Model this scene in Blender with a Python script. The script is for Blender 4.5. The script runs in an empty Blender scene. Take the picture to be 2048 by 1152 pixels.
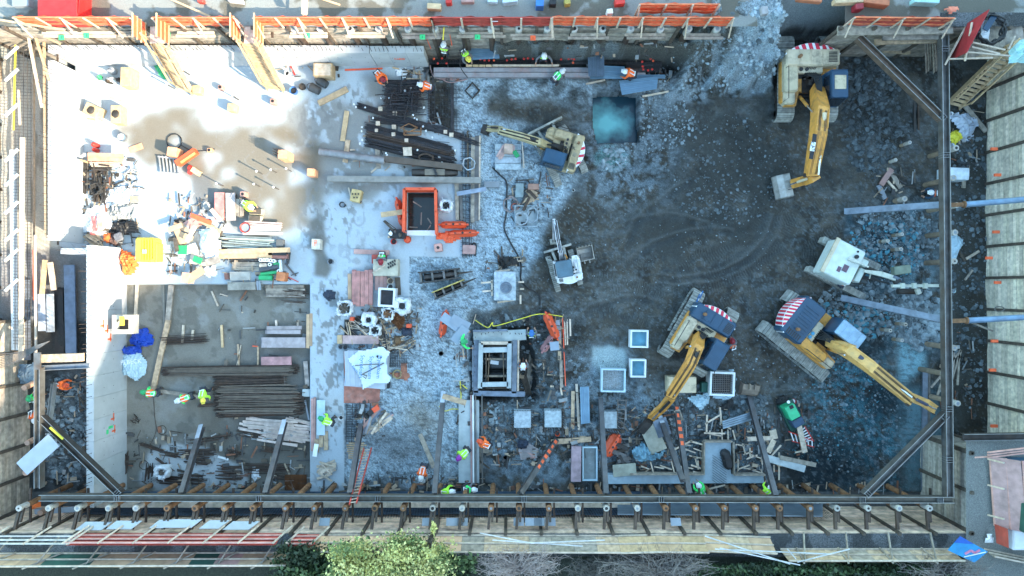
import bpy,math,random
import numpy as np
from mathutils import Vector,Matrix,noise as mnoise
random.seed(7)
rnd=random.Random(11)
sc=bpy.context.scene
COL=sc.collection
S=34.0;H=40.0;D=4.5
def W(px,py,z=0.0):
 k=(H-z)/H
 return Vector(((px-1024)/S*k,(576-py)/S*k,z))
R=math.radians
ORD=['first','second','third','fourth','fifth','sixth','seventh','eighth','ninth','tenth','eleventh','twelfth','thirteenth','fourteenth','fifteenth','sixteenth','seventeenth','eighteenth','nineteenth','twentieth','twenty-first','twenty-second','twenty-third','twenty-fourth','twenty-fifth','twenty-sixth','twenty-seventh','twenty-eighth','twenty-ninth','thirtieth','thirty-first','thirty-second','thirty-third','thirty-fourth']
# ---------------------------------------------------------------- materials
MATS={}
def mat(name,col,rough=0.75,metal=0.0,var=0.18,scale=3.0,bump=0.15,dirt=0.25,dcol=(0.10,0.085,0.07),dscale=1.3,coat=0.0,spec=0.4):
 if name in MATS:return MATS[name]
 m=bpy.data.materials.new(name);m.use_nodes=True
 nt=m.node_tree;N=nt.nodes;L=nt.links
 b=N['Principled BSDF']
 b.inputs['Roughness'].default_value=rough
 b.inputs['Metallic'].default_value=metal
 b.inputs['Specular IOR Level'].default_value=spec
 b.inputs['Coat Weight'].default_value=coat
 geo=N.new('ShaderNodeNewGeometry')
 att=N.new('ShaderNodeAttribute');att.attribute_name='tint'
 n1=N.new('ShaderNodeTexNoise');n1.inputs['Scale'].default_value=scale;n1.inputs['Detail'].default_value=4
 L.new(geo.outputs['Position'],n1.inputs['Vector'])
 mr=N.new('ShaderNodeMapRange');mr.inputs[1].default_value=0.3;mr.inputs[2].default_value=0.7
 mr.inputs[3].default_value=1-var;mr.inputs[4].default_value=1+var
 L.new(n1.outputs['Fac'],mr.inputs[0])
 mul=N.new('ShaderNodeMix');mul.data_type='RGBA';mul.blend_type='MULTIPLY';mul.inputs[0].default_value=1
 mul.inputs[6].default_value=(*col,1)
 L.new(att.outputs['Color'],mul.inputs[7])
 vm=N.new('ShaderNodeVectorMath');vm.operation='SCALE'
 L.new(mul.outputs[2],vm.inputs[0]);L.new(mr.outputs[0],vm.inputs['Scale'])
 out=vm.outputs[0]
 if dirt>0:
  n2=N.new('ShaderNodeTexNoise');n2.inputs['Scale'].default_value=dscale;n2.inputs['Detail'].default_value=6
  n2.inputs['Roughness'].default_value=0.7
  L.new(geo.outputs['Position'],n2.inputs['Vector'])
  m2=N.new('ShaderNodeMapRange');m2.inputs[1].default_value=0.5;m2.inputs[2].default_value=0.68
  m2.inputs[3].default_value=dirt*0.25;m2.inputs[4].default_value=min(1,dirt*1.6)
  L.new(n2.outputs['Fac'],m2.inputs[0])
  mx=N.new('ShaderNodeMix');mx.data_type='RGBA';mx.inputs[7].default_value=(*dcol,1)
  L.new(m2.outputs[0],mx.inputs[0]);L.new(out,mx.inputs[6]);out=mx.outputs[2]
 L.new(out,b.inputs['Base Color'])
 if bump>0:
  bp=N.new('ShaderNodeBump');bp.inputs['Strength'].default_value=bump;bp.inputs['Distance'].default_value=0.03
  n3=N.new('ShaderNodeTexNoise');n3.inputs['Scale'].default_value=scale*6
  L.new(geo.outputs['Position'],n3.inputs['Vector']);L.new(n3.outputs['Fac'],bp.inputs['Height'])
  L.new(bp.outputs[0],b.inputs['Normal'])
 MATS[name]=m
 return m
wood=mat('weathered_wood',(0.47,0.335,0.22),0.85,var=0.3,scale=5,dirt=0.3)
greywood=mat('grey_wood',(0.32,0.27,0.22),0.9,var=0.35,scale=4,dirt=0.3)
newwood=mat('fresh_lumber',(0.52,0.36,0.21),0.8,var=0.2,scale=5,dirt=0.15)
palewood=mat('pale_lumber',(0.55,0.44,0.34),0.8,var=0.25,scale=5,dirt=0.12)
ply=mat('plywood',(0.52,0.34,0.21),0.8,var=0.2,scale=2,dirt=0.25)
pinkply=mat('pink_plywood',(0.42,0.24,0.21),0.75,var=0.25,scale=2.5,dirt=0.25,dcol=(0.3,0.24,0.22))
redply=mat('red_faced_plywood',(0.40,0.055,0.04),0.6,var=0.2,scale=2.5,dirt=0.15)
darkwood=mat('dark_wet_wood',(0.085,0.065,0.05),0.8,var=0.35,scale=5,dirt=0.2)
orange=mat('orange_plastic',(0.75,0.10,0.035),0.5,var=0.12,scale=3,dirt=0.12)
orangenet=mat('orange_netting',(0.80,0.12,0.045),0.7,var=0.15,scale=8,dirt=0.08)
orangepaint=mat('orange_spray_paint',(0.85,0.14,0.05),0.7,dirt=0)
greenpaint=mat('green_spray_paint',(0.05,0.55,0.2),0.7,dirt=0)
steel=mat('mill_steel',(0.15,0.145,0.14),0.55,0.5,var=0.3,scale=2.5,dirt=0.35,dcol=(0.13,0.075,0.045))
darksteel=mat('dark_steel',(0.055,0.052,0.05),0.6,0.4,var=0.3,scale=3,dirt=0.3,dcol=(0.10,0.055,0.03))
rust=mat('rusty_steel',(0.22,0.105,0.05),0.8,0.1,var=0.4,scale=4,dirt=0.35,dcol=(0.35,0.2,0.1))
brownsteel=mat('brown_steel',(0.075,0.05,0.038),0.7,0.3,var=0.3,scale=4)
bluesteel=mat('blue_grey_steel',(0.17,0.20,0.25),0.5,0.4,var=0.25,scale=3,dirt=0.2)
rebar=mat('rebar_steel',(0.065,0.048,0.04),0.75,0.3,var=0.3,scale=5,dirt=0.3,dcol=(0.15,0.08,0.045))
rebarblue=mat('dark_rebar',(0.035,0.036,0.042),0.6,0.4,var=0.3,scale=5,dirt=0.3,dcol=(0.09,0.05,0.03))
conc=mat('cast_concrete',(0.42,0.42,0.415),0.85,var=0.12,scale=1.5,dirt=0.12,dcol=(0.26,0.25,0.24))
paleconc=mat('pale_concrete',(0.36,0.40,0.41),0.8,var=0.15,scale=2,dirt=0.12,dcol=(0.2,0.2,0.2))
white=mat('white_plastic',(0.72,0.72,0.72),0.5,var=0.06,dirt=0.1,dcol=(0.4,0.38,0.34))
galv=mat('galvanised_sheet',(0.25,0.31,0.36),0.4,0.6,var=0.12,scale=2,dirt=0.12)
bluegrey=mat('grey_panel',(0.24,0.26,0.29),0.6,var=0.1,scale=2,dirt=0.12)
black=mat('black_plastic',(0.018,0.018,0.02),0.5,var=0.2,dirt=0.1)
rubber=mat('black_rubber',(0.025,0.025,0.026),0.8,dirt=0.2)
cream=mat('cream_paint',(0.58,0.47,0.32),0.5,var=0.15,scale=2,dirt=0.42,dcol=(0.16,0.135,0.105),dscale=2.2)
yellow=mat('machine_yellow',(0.66,0.295,0.055),0.45,var=0.18,scale=2.5,dirt=0.42,dcol=(0.11,0.085,0.055),dscale=2.2)
brightyellow=mat('bright_yellow',(0.80,0.58,0.06),0.5,var=0.08,dirt=0.1)
navy=mat('navy_blue_panel',(0.016,0.055,0.105),0.4,var=0.15,scale=2,dirt=0.1,dcol=(0.08,0.1,0.12))
glass=mat('dark_cab_glass',(0.02,0.03,0.045),0.12,var=0.0,dirt=0.0,bump=0,spec=0.8)
redstripe=mat('red_stripe_paint',(0.60,0.03,0.06),0.5,dirt=0.1)
whitepaint=mat('white_paint',(0.76,0.77,0.78),0.45,var=0.05,dirt=0.14,dcol=(0.3,0.3,0.3))
shoe=mat('muddy_track_steel',(0.34,0.33,0.295),0.75,0.15,var=0.35,scale=4,dirt=0.22,dcol=(0.07,0.065,0.055))
bucketgrey=mat('worn_bucket_steel',(0.36,0.34,0.31),0.5,0.35,var=0.25,scale=3,dirt=0.3,dcol=(0.16,0.12,0.09))
chrome=mat('cylinder_chrome',(0.6,0.62,0.65),0.2,0.9,var=0.03,dirt=0)
blackline=mat('black_marking',(0.02,0.02,0.025),0.7,dirt=0,bump=0)
bluemark=mat('blue_print',(0.03,0.16,0.42),0.7,dirt=0,bump=0)
bluetarp=mat('blue_tarp',(0.02,0.07,0.42),0.45,var=0.15,dirt=0)
paletarp=mat('pale_blue_tarp',(0.42,0.55,0.62),0.5,var=0.1,dirt=0.06)
whitetarp=mat('white_poly_sheet',(0.66,0.68,0.70),0.45,var=0.08,dirt=0.1,dcol=(0.4,0.4,0.4))
greytarp=mat('dusty_grey_tarp',(0.16,0.16,0.16),0.6,var=0.25,dirt=0.2)
orangetarp=mat('orange_tarp',(0.80,0.17,0.04),0.5,var=0.15,dirt=0.05)
greenpl=mat('green_plastic',(0.03,0.33,0.12),0.45,var=0.1,dirt=0.1)
greenmach=mat('green_machine_paint',(0.03,0.42,0.19),0.45,var=0.12,dirt=0.15)
darkgreen=mat('dark_green_board',(0.02,0.085,0.065),0.7,var=0.15,dirt=0.2)
redpl=mat('red_plastic',(0.55,0.04,0.03),0.5,dirt=0.05)
bluepl=mat('blue_plastic',(0.04,0.16,0.42),0.45,dirt=0.08)
yelpl=mat('yellow_tape',(0.72,0.62,0.05),0.6,dirt=0.05)
skin=mat('skin',(0.42,0.24,0.16),0.6,dirt=0,bump=0)
hair=mat('dark_hair',(0.03,0.02,0.015),0.7,dirt=0,bump=0)
jeans=mat('dark_work_trousers',(0.035,0.04,0.055),0.85,var=0.25,scale=14,dirt=0.2)
boot=mat('brown_boot_leather',(0.07,0.045,0.03),0.7,dirt=0.2)
limevest=mat('lime_safety_fabric',(0.42,0.85,0.06),0.6,var=0.2,scale=12,dirt=0)
greenvest=mat('green_safety_fabric',(0.05,0.75,0.16),0.6,var=0.2,scale=12,dirt=0)
orvest=mat('orange_safety_fabric',(0.95,0.16,0.03),0.6,var=0.2,scale=12,dirt=0)
greyfab=mat('grey_fabric',(0.14,0.14,0.15),0.85,var=0.2,scale=12,dirt=0)
reflect=mat('reflective_tape',(0.75,0.77,0.78),0.35,dirt=0,bump=0)
water_dark=mat('dark_water',(0.016,0.020,0.018),0.12,var=0.3,scale=0.8,bump=0.05,dirt=0.15,dcol=(0.06,0.055,0.03),spec=0.6)
membrane=mat('wet_blue_membrane',(0.05,0.085,0.13),0.3,0.1,var=0.35,scale=1.2,dirt=0.25,dcol=(0.14,0.19,0.24))
rockm=mat('broken_rock',(0.145,0.175,0.19),0.85,var=0.35,scale=3,bump=0.5,dirt=0.25,dcol=(0.06,0.06,0.055))
bark=mat('bark',(0.10,0.08,0.06),0.9,var=0.2)
greytwig=mat('bare_twig',(0.24,0.205,0.185),0.9,var=0.25,dirt=0)
# ---------------------------------------------------------------- mesh builder
def frame(p,q,roll=0.0):
 d=(q-p);l=d.length;d=d/max(l,1e-9)
 up=Vector((0,0,1))if abs(d.z)<0.97 else Vector((0,1,0))
 s=d.cross(up).normalized();u=s.cross(d).normalized()
 if roll:
  c,sn=math.cos(roll),math.sin(roll)
  s,u=s*c+u*sn,u*c-s*sn
 return d,s,u,l
class MB:
 def __init__(s,jit=0.12):
  s.v=[];s.f=[];s.t=[];s.jit=jit;s.sm=[]
 def tn(s,t=None):
  if t is None:
   a=1+rnd.uniform(-s.jit,s.jit);return(a*rnd.uniform(.98,1.02),a,a*rnd.uniform(.97,1.03))
  if isinstance(t,(int,float)):return(t,t,t)
  return t
 def add(s,vs,fs,t=None,smooth=False):
  o=len(s.v);s.v.extend([tuple(v)for v in vs]);t=s.tn(t)
  for f in fs:
   s.f.append(tuple(i+o for i in f));s.t.append(t);s.sm.append(smooth)
  return s
 def boxm(s,m,sx,sy,sz,t=None):
  vs=[m@Vector((x*sx/2,y*sy/2,z*sz/2))for x in(-1,1)for y in(-1,1)for z in(-1,1)]
  return s.add(vs,[(0,1,3,2),(4,6,7,5),(0,4,5,1),(2,3,7,6),(0,2,6,4),(1,5,7,3)],t)
 def box(s,c,sx,sy,sz,rz=0,t=None,rx=0,ry=0):
  m=Matrix.Translation(c)@Matrix.Rotation(rz,4,'Z')@Matrix.Rotation(ry,4,'Y')@Matrix.Rotation(rx,4,'X')
  return s.boxm(m,sx,sy,sz,t)
 def chbox(s,c,sx,sy,sz,rz=0,ch=0.05,t=None):
  """box with bevelled vertical edges and a bevelled top edge"""
  m=Matrix.Translation(c)@Matrix.Rotation(rz,4,'Z')
  def ring(ix,z):
   x,y=sx/2-ix,sy/2-ix;k=ch
   return[m@Vector(p+(z,))for p in((x-k,y),(x,y-k),(x,-y+k),(x-k,-y),(-x+k,-y),(-x,-y+k),(-x,y-k),(-x+k,y))]
  vs=ring(0,-sz/2)+ring(0,sz/2-ch)+ring(ch*.7,sz/2)
  fs=[tuple(range(7,-1,-1)),tuple(range(16,24))]
  for r in(0,8):
   for i in range(8):
    j=(i+1)%8;fs.append((r+j,r+i,r+8+i,r+8+j))
  fs=[tuple(reversed(f))for f in fs]
  return s.add(vs,fs,t)
 def beam(s,p,q,w,h,roll=0,t=None,w2=None,h2=None):
  d,a,u,l=frame(p,q,roll);w2=w if w2 is None else w2;h2=h if h2 is None else h2
  vs=[]
  for c,ww,hh in((p,w,h),(q,w2,h2)):
   for x,y in((-1,-1),(1,-1),(1,1),(-1,1)):vs.append(c+a*x*ww/2+u*y*hh/2)
  return s.add(vs,[(0,1,2,3),(7,6,5,4),(0,4,5,1),(1,5,6,2),(2,6,7,3),(3,7,4,0)],t)
 def ibeam(s,p,q,w,h,th=0.03,roll=0,t=None):
  """H section; w = flange width, h = depth between flanges"""
  d,a,u,l=frame(p,q,roll);t=s.tn(t)
  for k in(-1,1):s.beam(p+u*k*(h/2-th/2),q+u*k*(h/2-th/2),w,th,roll,t)
  s.beam(p,q,th,h-2*th,roll,t);return s
 def tube(s,p,q,r,n=10,r2=None,t=None,cap=True,hollow=False):
  d,a,u,l=frame(p,q);r2=r if r2 is None else r2;vs=[]
  for c,rr in((p,r),(q,r2)):
   for i in range(n):
    g=2*math.pi*i/n;vs.append(c+a*math.cos(g)*rr+u*math.sin(g)*rr)
  fs=[(i,i+n,(i+1)%n+n,(i+1)%n)for i in range(n)]
  t=s.tn(t);s.add(vs,fs,t,True)
  if cap:s.add(vs,[tuple(range(n)),tuple(range(2*n-1,n-1,-1))],t)
  return s
 def pipe(s,pts,r,n=6,t=None,r2=None):
  pts=[Vector(p)for p in pts];t=s.tn(t);vs=[];m=len(pts)
  for i,p in enumerate(pts):
   dd=pts[min(i+1,m-1)]-pts[max(i-1,0)]
   _,a,u,_=frame(p,p+dd);rr=r if r2 is None else r+(r2-r)*i/(m-1)
   for k in range(n):
    g=2*math.pi*k/n;vs.append(p+a*math.cos(g)*rr+u*math.sin(g)*rr)
  fs=[]
  for i in range(m-1):
   for k in range(n):
    k2=(k+1)%n;fs.append((i*n+k,(i+1)*n+k,(i+1)*n+k2,i*n+k2))
  fs+=[tuple(range(n)),tuple(range(m*n-1,(m-1)*n-1,-1))]
  return s.add(vs,fs,t,True)
 def ring(s,c,R_,r,n=20,t=None,turns=1,wob=0.0,ez=None):
  pts=[];tot=int(n*turns)
  for i in range(tot+1):
   g=2*math.pi*i/n;w=1+wob*math.sin(i*1.7)*0.5+(rnd.uniform(-wob,wob)if wob else 0)
   pts.append(Vector(c)+Vector((math.cos(g)*R_*w,math.sin(g)*R_*w*(ez or 1),r*(1+(i//n)*1.2))))
  return s.pipe(pts,r,5,t)
 def prism(s,poly,z0,z1,t=None):
  n=len(poly);ar=sum(poly[i][0]*poly[(i+1)%n][1]-poly[(i+1)%n][0]*poly[i][1]for i in range(n))
  if ar<0:poly=poly[::-1]
  vs=[(x,y,z0)for x,y,*_ in poly]+[(x,y,z1)for x,y,*_ in poly]
  fs=[tuple(range(n-1,-1,-1)),tuple(range(n,2*n))]+[(i,(i+1)%n,(i+1)%n+n,i+n)for i in range(n)]
  return s.add(vs,fs,t)
 def quad3(s,a,b,c,d,th=0.02,t=None):
  nrm=(b-a).cross(d-a).normalized()*th
  vs=[a,b,c,d,a+nrm,b+nrm,c+nrm,d+nrm]
  return s.add(vs,[(3,2,1,0),(4,5,6,7),(0,1,5,4),(1,2,6,5),(2,3,7,6),(3,0,4,7)],t)
 def lathe(s,c,prof,n=16,t=None,sx=1,sy=1):
  vs=[];c=Vector(c);t=s.tn(t)
  for r,z in prof:
   for i in range(n):
    g=2*math.pi*i/n;vs.append(c+Vector((math.cos(g)*r*sx,math.sin(g)*r*sy,z)))
  fs=[]
  for j in range(len(prof)-1):
   for i in range(n):fs.append((j*n+i,j*n+(i+1)%n,(j+1)*n+(i+1)%n,(j+1)*n+i))
  s.add(vs,fs,t,True)
  return s.add([vs[i]for i in range(n)]+[vs[-n+i]for i in range(n)],[tuple(range(n-1,-1,-1)),tuple(range(n,2*n))],t)
 def blob(s,c,rx,ry,rz,seed=0,amp=0.25,n=10,m=6,t=None,smooth=True):
  vs=[];c=Vector(c)
  for j in range(m+1):
   th=math.pi*j/m
   for i in range(n):
    g=2*math.pi*i/n
    d=Vector((math.sin(th)*math.cos(g),math.sin(th)*math.sin(g),math.cos(th)))
    k=1+amp*mnoise.noise(d*1.9+Vector((seed*3.1,seed*1.7,0)))*2
    vs.append(c+Vector((d.x*rx*k,d.y*ry*k,d.z*rz*k)))
  fs=[(j*n+i,(j+1)*n+i,(j+1)*n+(i+1)%n,j*n+(i+1)%n)for j in range(m)for i in range(n)]
  return s.add(vs,fs,t,smooth)
 def cloth(s,poly,z,amp=0.12,seed=0,step=0.09,fold=5.0,lift=0.0,t=None,jag=0.1):
  """crumpled sheet whose outline is poly (world xy), draped over z with folds"""
  xs=[p[0]for p in poly];ys=[p[1]for p in poly];cx,cy=sum(xs)/len(xs),sum(ys)/len(ys)
  nx=max(3,int((max(xs)-min(xs))/step));ny=max(3,int((max(ys)-min(ys))/step))
  idx={};vs=[];fs=[]
  def inside(x,y):
   x+=jag*mnoise.noise(Vector((x*2,y*2,seed+5)));y+=jag*mnoise.noise(Vector((x*2,y*2,seed+9)))
   c=False;n=len(poly)
   for i in range(n):
    x1,y1=poly[i][0],poly[i][1];x2,y2=poly[i-1][0],poly[i-1][1]
    if(y1>y)!=(y2>y)and x<(x2-x1)*(y-y1)/(y2-y1)+x1:c=not c
   return c
  def vid(i,j):
   if(i,j)in idx:return idx[(i,j)]
   x=min(xs)+(max(xs)-min(xs))*i/nx;y=min(ys)+(max(ys)-min(ys))*j/ny
   q=Vector((x*fold*.35,y*fold*.35,seed));w=mnoise.noise(q)*2
   h=abs(mnoise.noise(Vector((x*fold+w,y*fold*.5-w,seed+3))))+.5*abs(mnoise.noise(Vector((x*fold*2.2,y*fold*1.6+w,seed+7))))
   rr=max(0,1-math.hypot((x-cx)/(max(xs)-min(xs)+.01)*2,(y-cy)/(max(ys)-min(ys)+.01)*2)**2)
   idx[(i,j)]=len(vs);vs.append((x,y,z+.01+h*amp*1.6+lift*rr));return idx[(i,j)]
  for i in range(nx):
   for j in range(ny):
    x=min(xs)+(max(xs)-min(xs))*(i+.5)/nx;y=min(ys)+(max(ys)-min(ys))*(j+.5)/ny
    if inside(x,y):fs.append((vid(i,j),vid(i+1,j),vid(i+1,j+1),vid(i,j+1)))
  if fs:s.add(vs,fs,t,False)
  return s
 def build(s,name,m,parent=None,loc=None,rz=0.0,world=True):
  """world=True: verts are world coords; the object is parented and verts moved to its local frame"""
  me=bpy.data.meshes.new(name)
  if parent is not None:M4=parent['_m']if False else TM[parent.name]if parent.name in TM else Matrix.Identity(4)
  else:M4=Matrix.Translation(loc)@Matrix.Rotation(rz,4,'Z')if loc is not None else Matrix.Identity(4)
  if world and s.v:
   a=np.array(s.v,dtype=np.float64);inv=np.array(M4.inverted())
   a=a@inv[:3,:3].T+inv[:3,3];vv=a.tolist()
  else:vv=s.v
  me.from_pydata(vv,[],s.f)
  at=me.attributes.new('tint','FLOAT_COLOR','FACE')
  at.data.foreach_set('color',np.array([c+(1.0,)for c in s.t],dtype=np.float32).ravel())
  me.polygons.foreach_set('use_smooth',s.sm)
  me.materials.append(m);me.update()
  o=bpy.data.objects.new(name,me);COL.objects.link(o)
  if parent is not None:o.parent=parent;TM[o.name]=M4
  else:
   if loc is not None:o.location=loc;o.rotation_euler=(0,0,rz)
   TM[o.name]=M4
  return o
TM={}
def tag(o,label=None,cat=None,group=None,kind=None):
 if label:o['label']=label
 if cat:o['category']=cat
 if group:o['group']=group
 if kind:o['kind']=kind
 return o
def thing(name,label,cat,loc,rz=0.0,group=None):
 o=bpy.data.objects.new(name,None);COL.objects.link(o);o.empty_display_size=0.2
 o.location=loc;o.rotation_euler=(0,0,rz)
 TM[o.name]=Matrix.Translation(loc)@Matrix.Rotation(rz,4,'Z')
 return tag(o,label,cat,group)
def copy_tree(o,loc=None,rz=None,label=None,group=None,parent=None,mats=None,scale=None):
 c=o.copy();COL.objects.link(c)
 if parent is not None:c.parent=parent
 if loc is not None:c.location=loc
 if rz is not None:c.rotation_euler=(0,0,rz)
 if scale is not None:c.scale=(scale,)*3
 if label:c['label']=label
 if group:c['group']=group
 if mats and c.type=='MESH' and o.name.split('.')[0]in mats:
  for sl in c.material_slots:sl.link='OBJECT';sl.material=mats[o.name.split('.')[0]]
 for ch in list(KIDS.get(o.name,o.children)):copy_tree(ch,parent=c,mats=mats)
 return c
KIDS={}
def text(s_,size,loc,rz,m,parent,rx=0.0,name='lettering',ext=0.004):
 cu=bpy.data.curves.new('t','FONT');cu.body=s_;cu.size=size;cu.extrude=ext;cu.align_x='CENTER';cu.align_y='CENTER'
 o=bpy.data.objects.new('t',cu);COL.objects.link(o)
 me=bpy.data.meshes.new_from_object(o);bpy.data.objects.remove(o);bpy.data.curves.remove(cu)
 M_=Matrix.Translation(loc)@Matrix.Rotation(rz,4,'Z')@Matrix.Rotation(rx,4,'X')
 if parent is not None:M_=TM[parent.name].inverted()@M_
 me.transform(M_)
 at=me.attributes.new('tint','FLOAT_COLOR','FACE')
 at.data.foreach_set('color',np.ones(len(me.polygons)*4,dtype=np.float32))
 me.materials.clear();me.materials.append(m)
 o=bpy.data.objects.new(name,me);COL.objects.link(o);o.parent=parent
 if parent is not None:TM[o.name]=TM[parent.name]
 return o
def one(name,mb,m,label,cat,px,py,z=0.0,group=None,kind=None):
 """a single-mesh top-level thing whose origin sits at pixel px,py height z"""
 return tag(mb.build(name,m,None,W(px,py,z)),label,cat,group,kind)
# ---------------------------------------------------------------- camera, light
cam=bpy.data.cameras.new('camera');cam.sensor_width=36;cam.lens=36*H/(2048/S);cam.clip_end=2000;cam.clip_start=0.5
camo=bpy.data.objects.new('camera',cam);COL.objects.link(camo);camo.location=(0,0,H);sc.camera=camo
ELEV=32.0;AZV=Vector((0.88,-0.475)).normalized()
sun=bpy.data.lights.new('sun','SUN');sun.energy=2.1;sun.angle=R(0.6);sun.color=(1.0,0.87,0.66)
suno=bpy.data.objects.new('sun',sun);COL.objects.link(suno)
sd=Vector((AZV.x*math.cos(R(ELEV)),AZV.y*math.cos(R(ELEV)),math.sin(R(ELEV))))
suno.rotation_euler=sd.to_track_quat('Z','Y').to_euler();suno.location=sd*150
w=bpy.data.worlds.new('World');sc.world=w;w.use_nodes=True
nt=w.node_tree;sky=nt.nodes.new('ShaderNodeTexSky');sky.sky_type='NISHITA';sky.sun_disc=False
sky.sun_elevation=R(ELEV);sky.sun_rotation=math.atan2(AZV.x,AZV.y);sky.air_density=1.0;sky.ozone_density=0.8;sky.dust_density=1.0
tintn=nt.nodes.new('ShaderNodeVectorMath');tintn.operation='MULTIPLY';tintn.inputs[1].default_value=(.90,1.07,.95)
nt.links.new(sky.outputs[0],tintn.inputs[0]);nt.links.new(tintn.outputs[0],nt.nodes['Background'].inputs[0]);nt.nodes['Background'].inputs[1].default_value=0.15
sc.view_settings.view_transform='Standard';sc.view_settings.look='None';sc.view_settings.gamma=1
sc.view_settings.exposure=2.75
sc.cycles.use_denoising=True
sc.cycles.max_bounces=5;sc.cycles.diffuse_bounces=3
# ---------------------------------------------------------------- pit ground: heights and colours laid out on a grid
ST=2.5;X0,X1,Y0,Y1=-95,2145,-20,1175
gx=np.arange(X0,X1+.1,ST);gy=np.arange(Y0,Y1+.1,ST);NX,NY=len(gx),len(gy)
GX,GY=np.meshgrid(gx,gy)
def vnoise(sx,sy,seed,X=None,Y=None):
 X=GX if X is None else X;Y=GY if Y is None else Y
 r=np.random.RandomState(seed);T=r.rand(512,512)
 u=(X+4000)/sx;v=(Y+4000)/sy;iu=np.floor(u).astype(int);iv=np.floor(v).astype(int)
 fu=u-iu;fv=v-iv;fu=fu*fu*(3-2*fu);fv=fv*fv*(3-2*fv)
 a=T[iv%512,iu%512];b=T[iv%512,(iu+1)%512];c=T[(iv+1)%512,iu%512];d=T[(iv+1)%512,(iu+1)%512]
 return(a*(1-fu)+b*fu)*(1-fv)+(c*(1-fu)+d*fu)*fv
def fbm(s,seed,o=4,sy=None,X=None,Y=None):
 t=0;a=1;n=0;sy=sy or s
 for i in range(o):t=t+a*vnoise(s/2**i,sy/2**i,seed+i*7,X,Y);n+=a;a*=.55
 return t/n
def blur(m,r):
 r=int(round(r/ST))
 if r<1:return m
 for _ in range(2):
  for ax in(0,1):
   k=2*r+1;p=[(0,0),(0,0)];p[ax]=(r+1,r)
   c=np.cumsum(np.pad(m,p,mode='edge'),axis=ax)
   m=(np.take(c,range(k,c.shape[ax]),axis=ax)-np.take(c,range(0,c.shape[ax]-k),axis=ax))/k
 return m
WX=(fbm(60,901,4)-.5);WY=(fbm(60,951,4)-.5)
def pm(poly,soft=0,warp=0):
 X=GX+WX*warp*2;Y=GY+WY*warp*2;c=np.zeros(GX.shape,bool);n=len(poly)
 for i in range(n):
  x1,y1=poly[i];x2,y2=poly[i-1]
  if y1==y2:continue
  c^=((y1>Y)!=(y2>Y))&(X<(x2-x1)*(Y-y1)/(y2-y1)+x1)
 return blur(c.astype(float),soft)
def rc(x0,y0,x1,y1):return[(x0,y0),(x1,y0),(x1,y1),(x0,y1)]
def ell(cx,cy,rx,ry,soft=.3,warp=0,ang=0):
 X=GX+WX*warp*2-cx;Y=GY+WY*warp*2-cy
 c,s_=math.cos(ang),math.sin(ang);X,Y=X*c+Y*s_,Y*c-X*s_
 r=np.sqrt((X/rx)**2+(Y/ry)**2);return np.clip((1+soft-r)/(2*soft),0,1)
C=np.zeros((NY,NX,3));Hh=np.zeros((NY,NX));SP=np.zeros((NY,NX))
def paint(mask,col,a=1.0):
 global C
 m=(mask*a)[...,None];C=C*(1-m)+np.array(col)*m
def sstep(x,a,b):
 t=np.clip((x-a)/(b-a),0,1);return t*t*(3-2*t)
n_big=fbm(150,3);n_mid=fbm(40,13,5);n_fin=fbm(9,23,3);n_px=np.random.RandomState(5).rand(NY,NX)
paint(np.ones((NY,NX)),(0.046,0.038,0.028));SP[:]=.35
paint(sstep(n_big,.42,.62),(0.066,0.057,0.045),.9)
paint(sstep(n_mid,.5,.72),(0.10,0.094,0.082),.5)
Hh+=(n_mid-.5)*.22+(fbm(90,17,3)-.5)*.5
paint(sstep(fbm(90,19,5,22),.54,.68),(.115,.12,.115),.5);paint(sstep(fbm(28,29,4),.56,.66),(.022,.019,.015),.75)
def rub(mask,a=.8,col=(0.20,0.25,0.285),h=.12):
 global Hh,SP
 nn=fbm(16,77,4);paint(mask*sstep(nn,.36,.62),col,a);paint(mask*sstep(fbm(7,99,2),.62,.75),(.30,.38,.43),.7*a)
 paint(mask*sstep(fbm(11,199,3),.60,.72),(.03,.035,.035),.7*a)
 Hh+=mask*(fbm(20,55,4)-.5)*h*3;SP=np.maximum(SP,mask*.8)
grav=pm([(818,515),(925,515),(925,262),(905,150),(1010,160),(1180,160),(1200,200),(1130,210),(1000,185),(960,240),(1090,250),(1170,330),(1110,420),(1075,470),(1060,560),(1010,600),(960,655),(945,700),(948,960),(690,965),(690,700),(818,600)],8,30)
paint(grav,(0.31,0.39,0.45));paint(grav*sstep(fbm(50,41),.5,.68),(.21,.245,.27),.6)
gsp=(n_px>.62)*1.0;paint(grav*gsp,(0.44,0.53,0.58),.8);paint(grav*(n_px<.13),(0.13,0.14,0.15),.7)
SP=np.maximum(SP*(1-grav),grav*.6);Hh+=grav*((n_fin-.5)*.05)
paint(ell(835,835,40,35,.6,30)*.6,(.27,.22,.15));paint(ell(800,905,60,30,.5,40)*.7,(.11,.12,.125))
rub(pm([(1180,170),(1330,160),(1370,240),(1340,330),(1330,400),(1210,420),(1140,380),(1180,330),(1175,240)],25,50),.85,(.20,.25,.285))
rub(pm([(1420,40),(1552,40),(1550,160),(1470,175),(1380,180),(1250,205),(1225,190),(1330,130),(1400,95),(1455,85)],14,30),.95,(.27,.29,.30),.2)
paint(pm([(1480,55),(1552,40),(1552,130),(1500,150)],12,20),(.42,.52,.58),.8)
paint(ell(1225,318,32,28,.25,12)*sstep(n_fin,.3,.6),(.20,.34,.36),.9);paint(ell(1215,322,20,14,.4,20),(.06,.22,.20),.5)
rub(pm([(1670,90),(1740,100),(1800,180),(1840,260),(1780,330),(1720,300),(1690,220)],20,40),.6,(.12,.14,.155))
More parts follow.
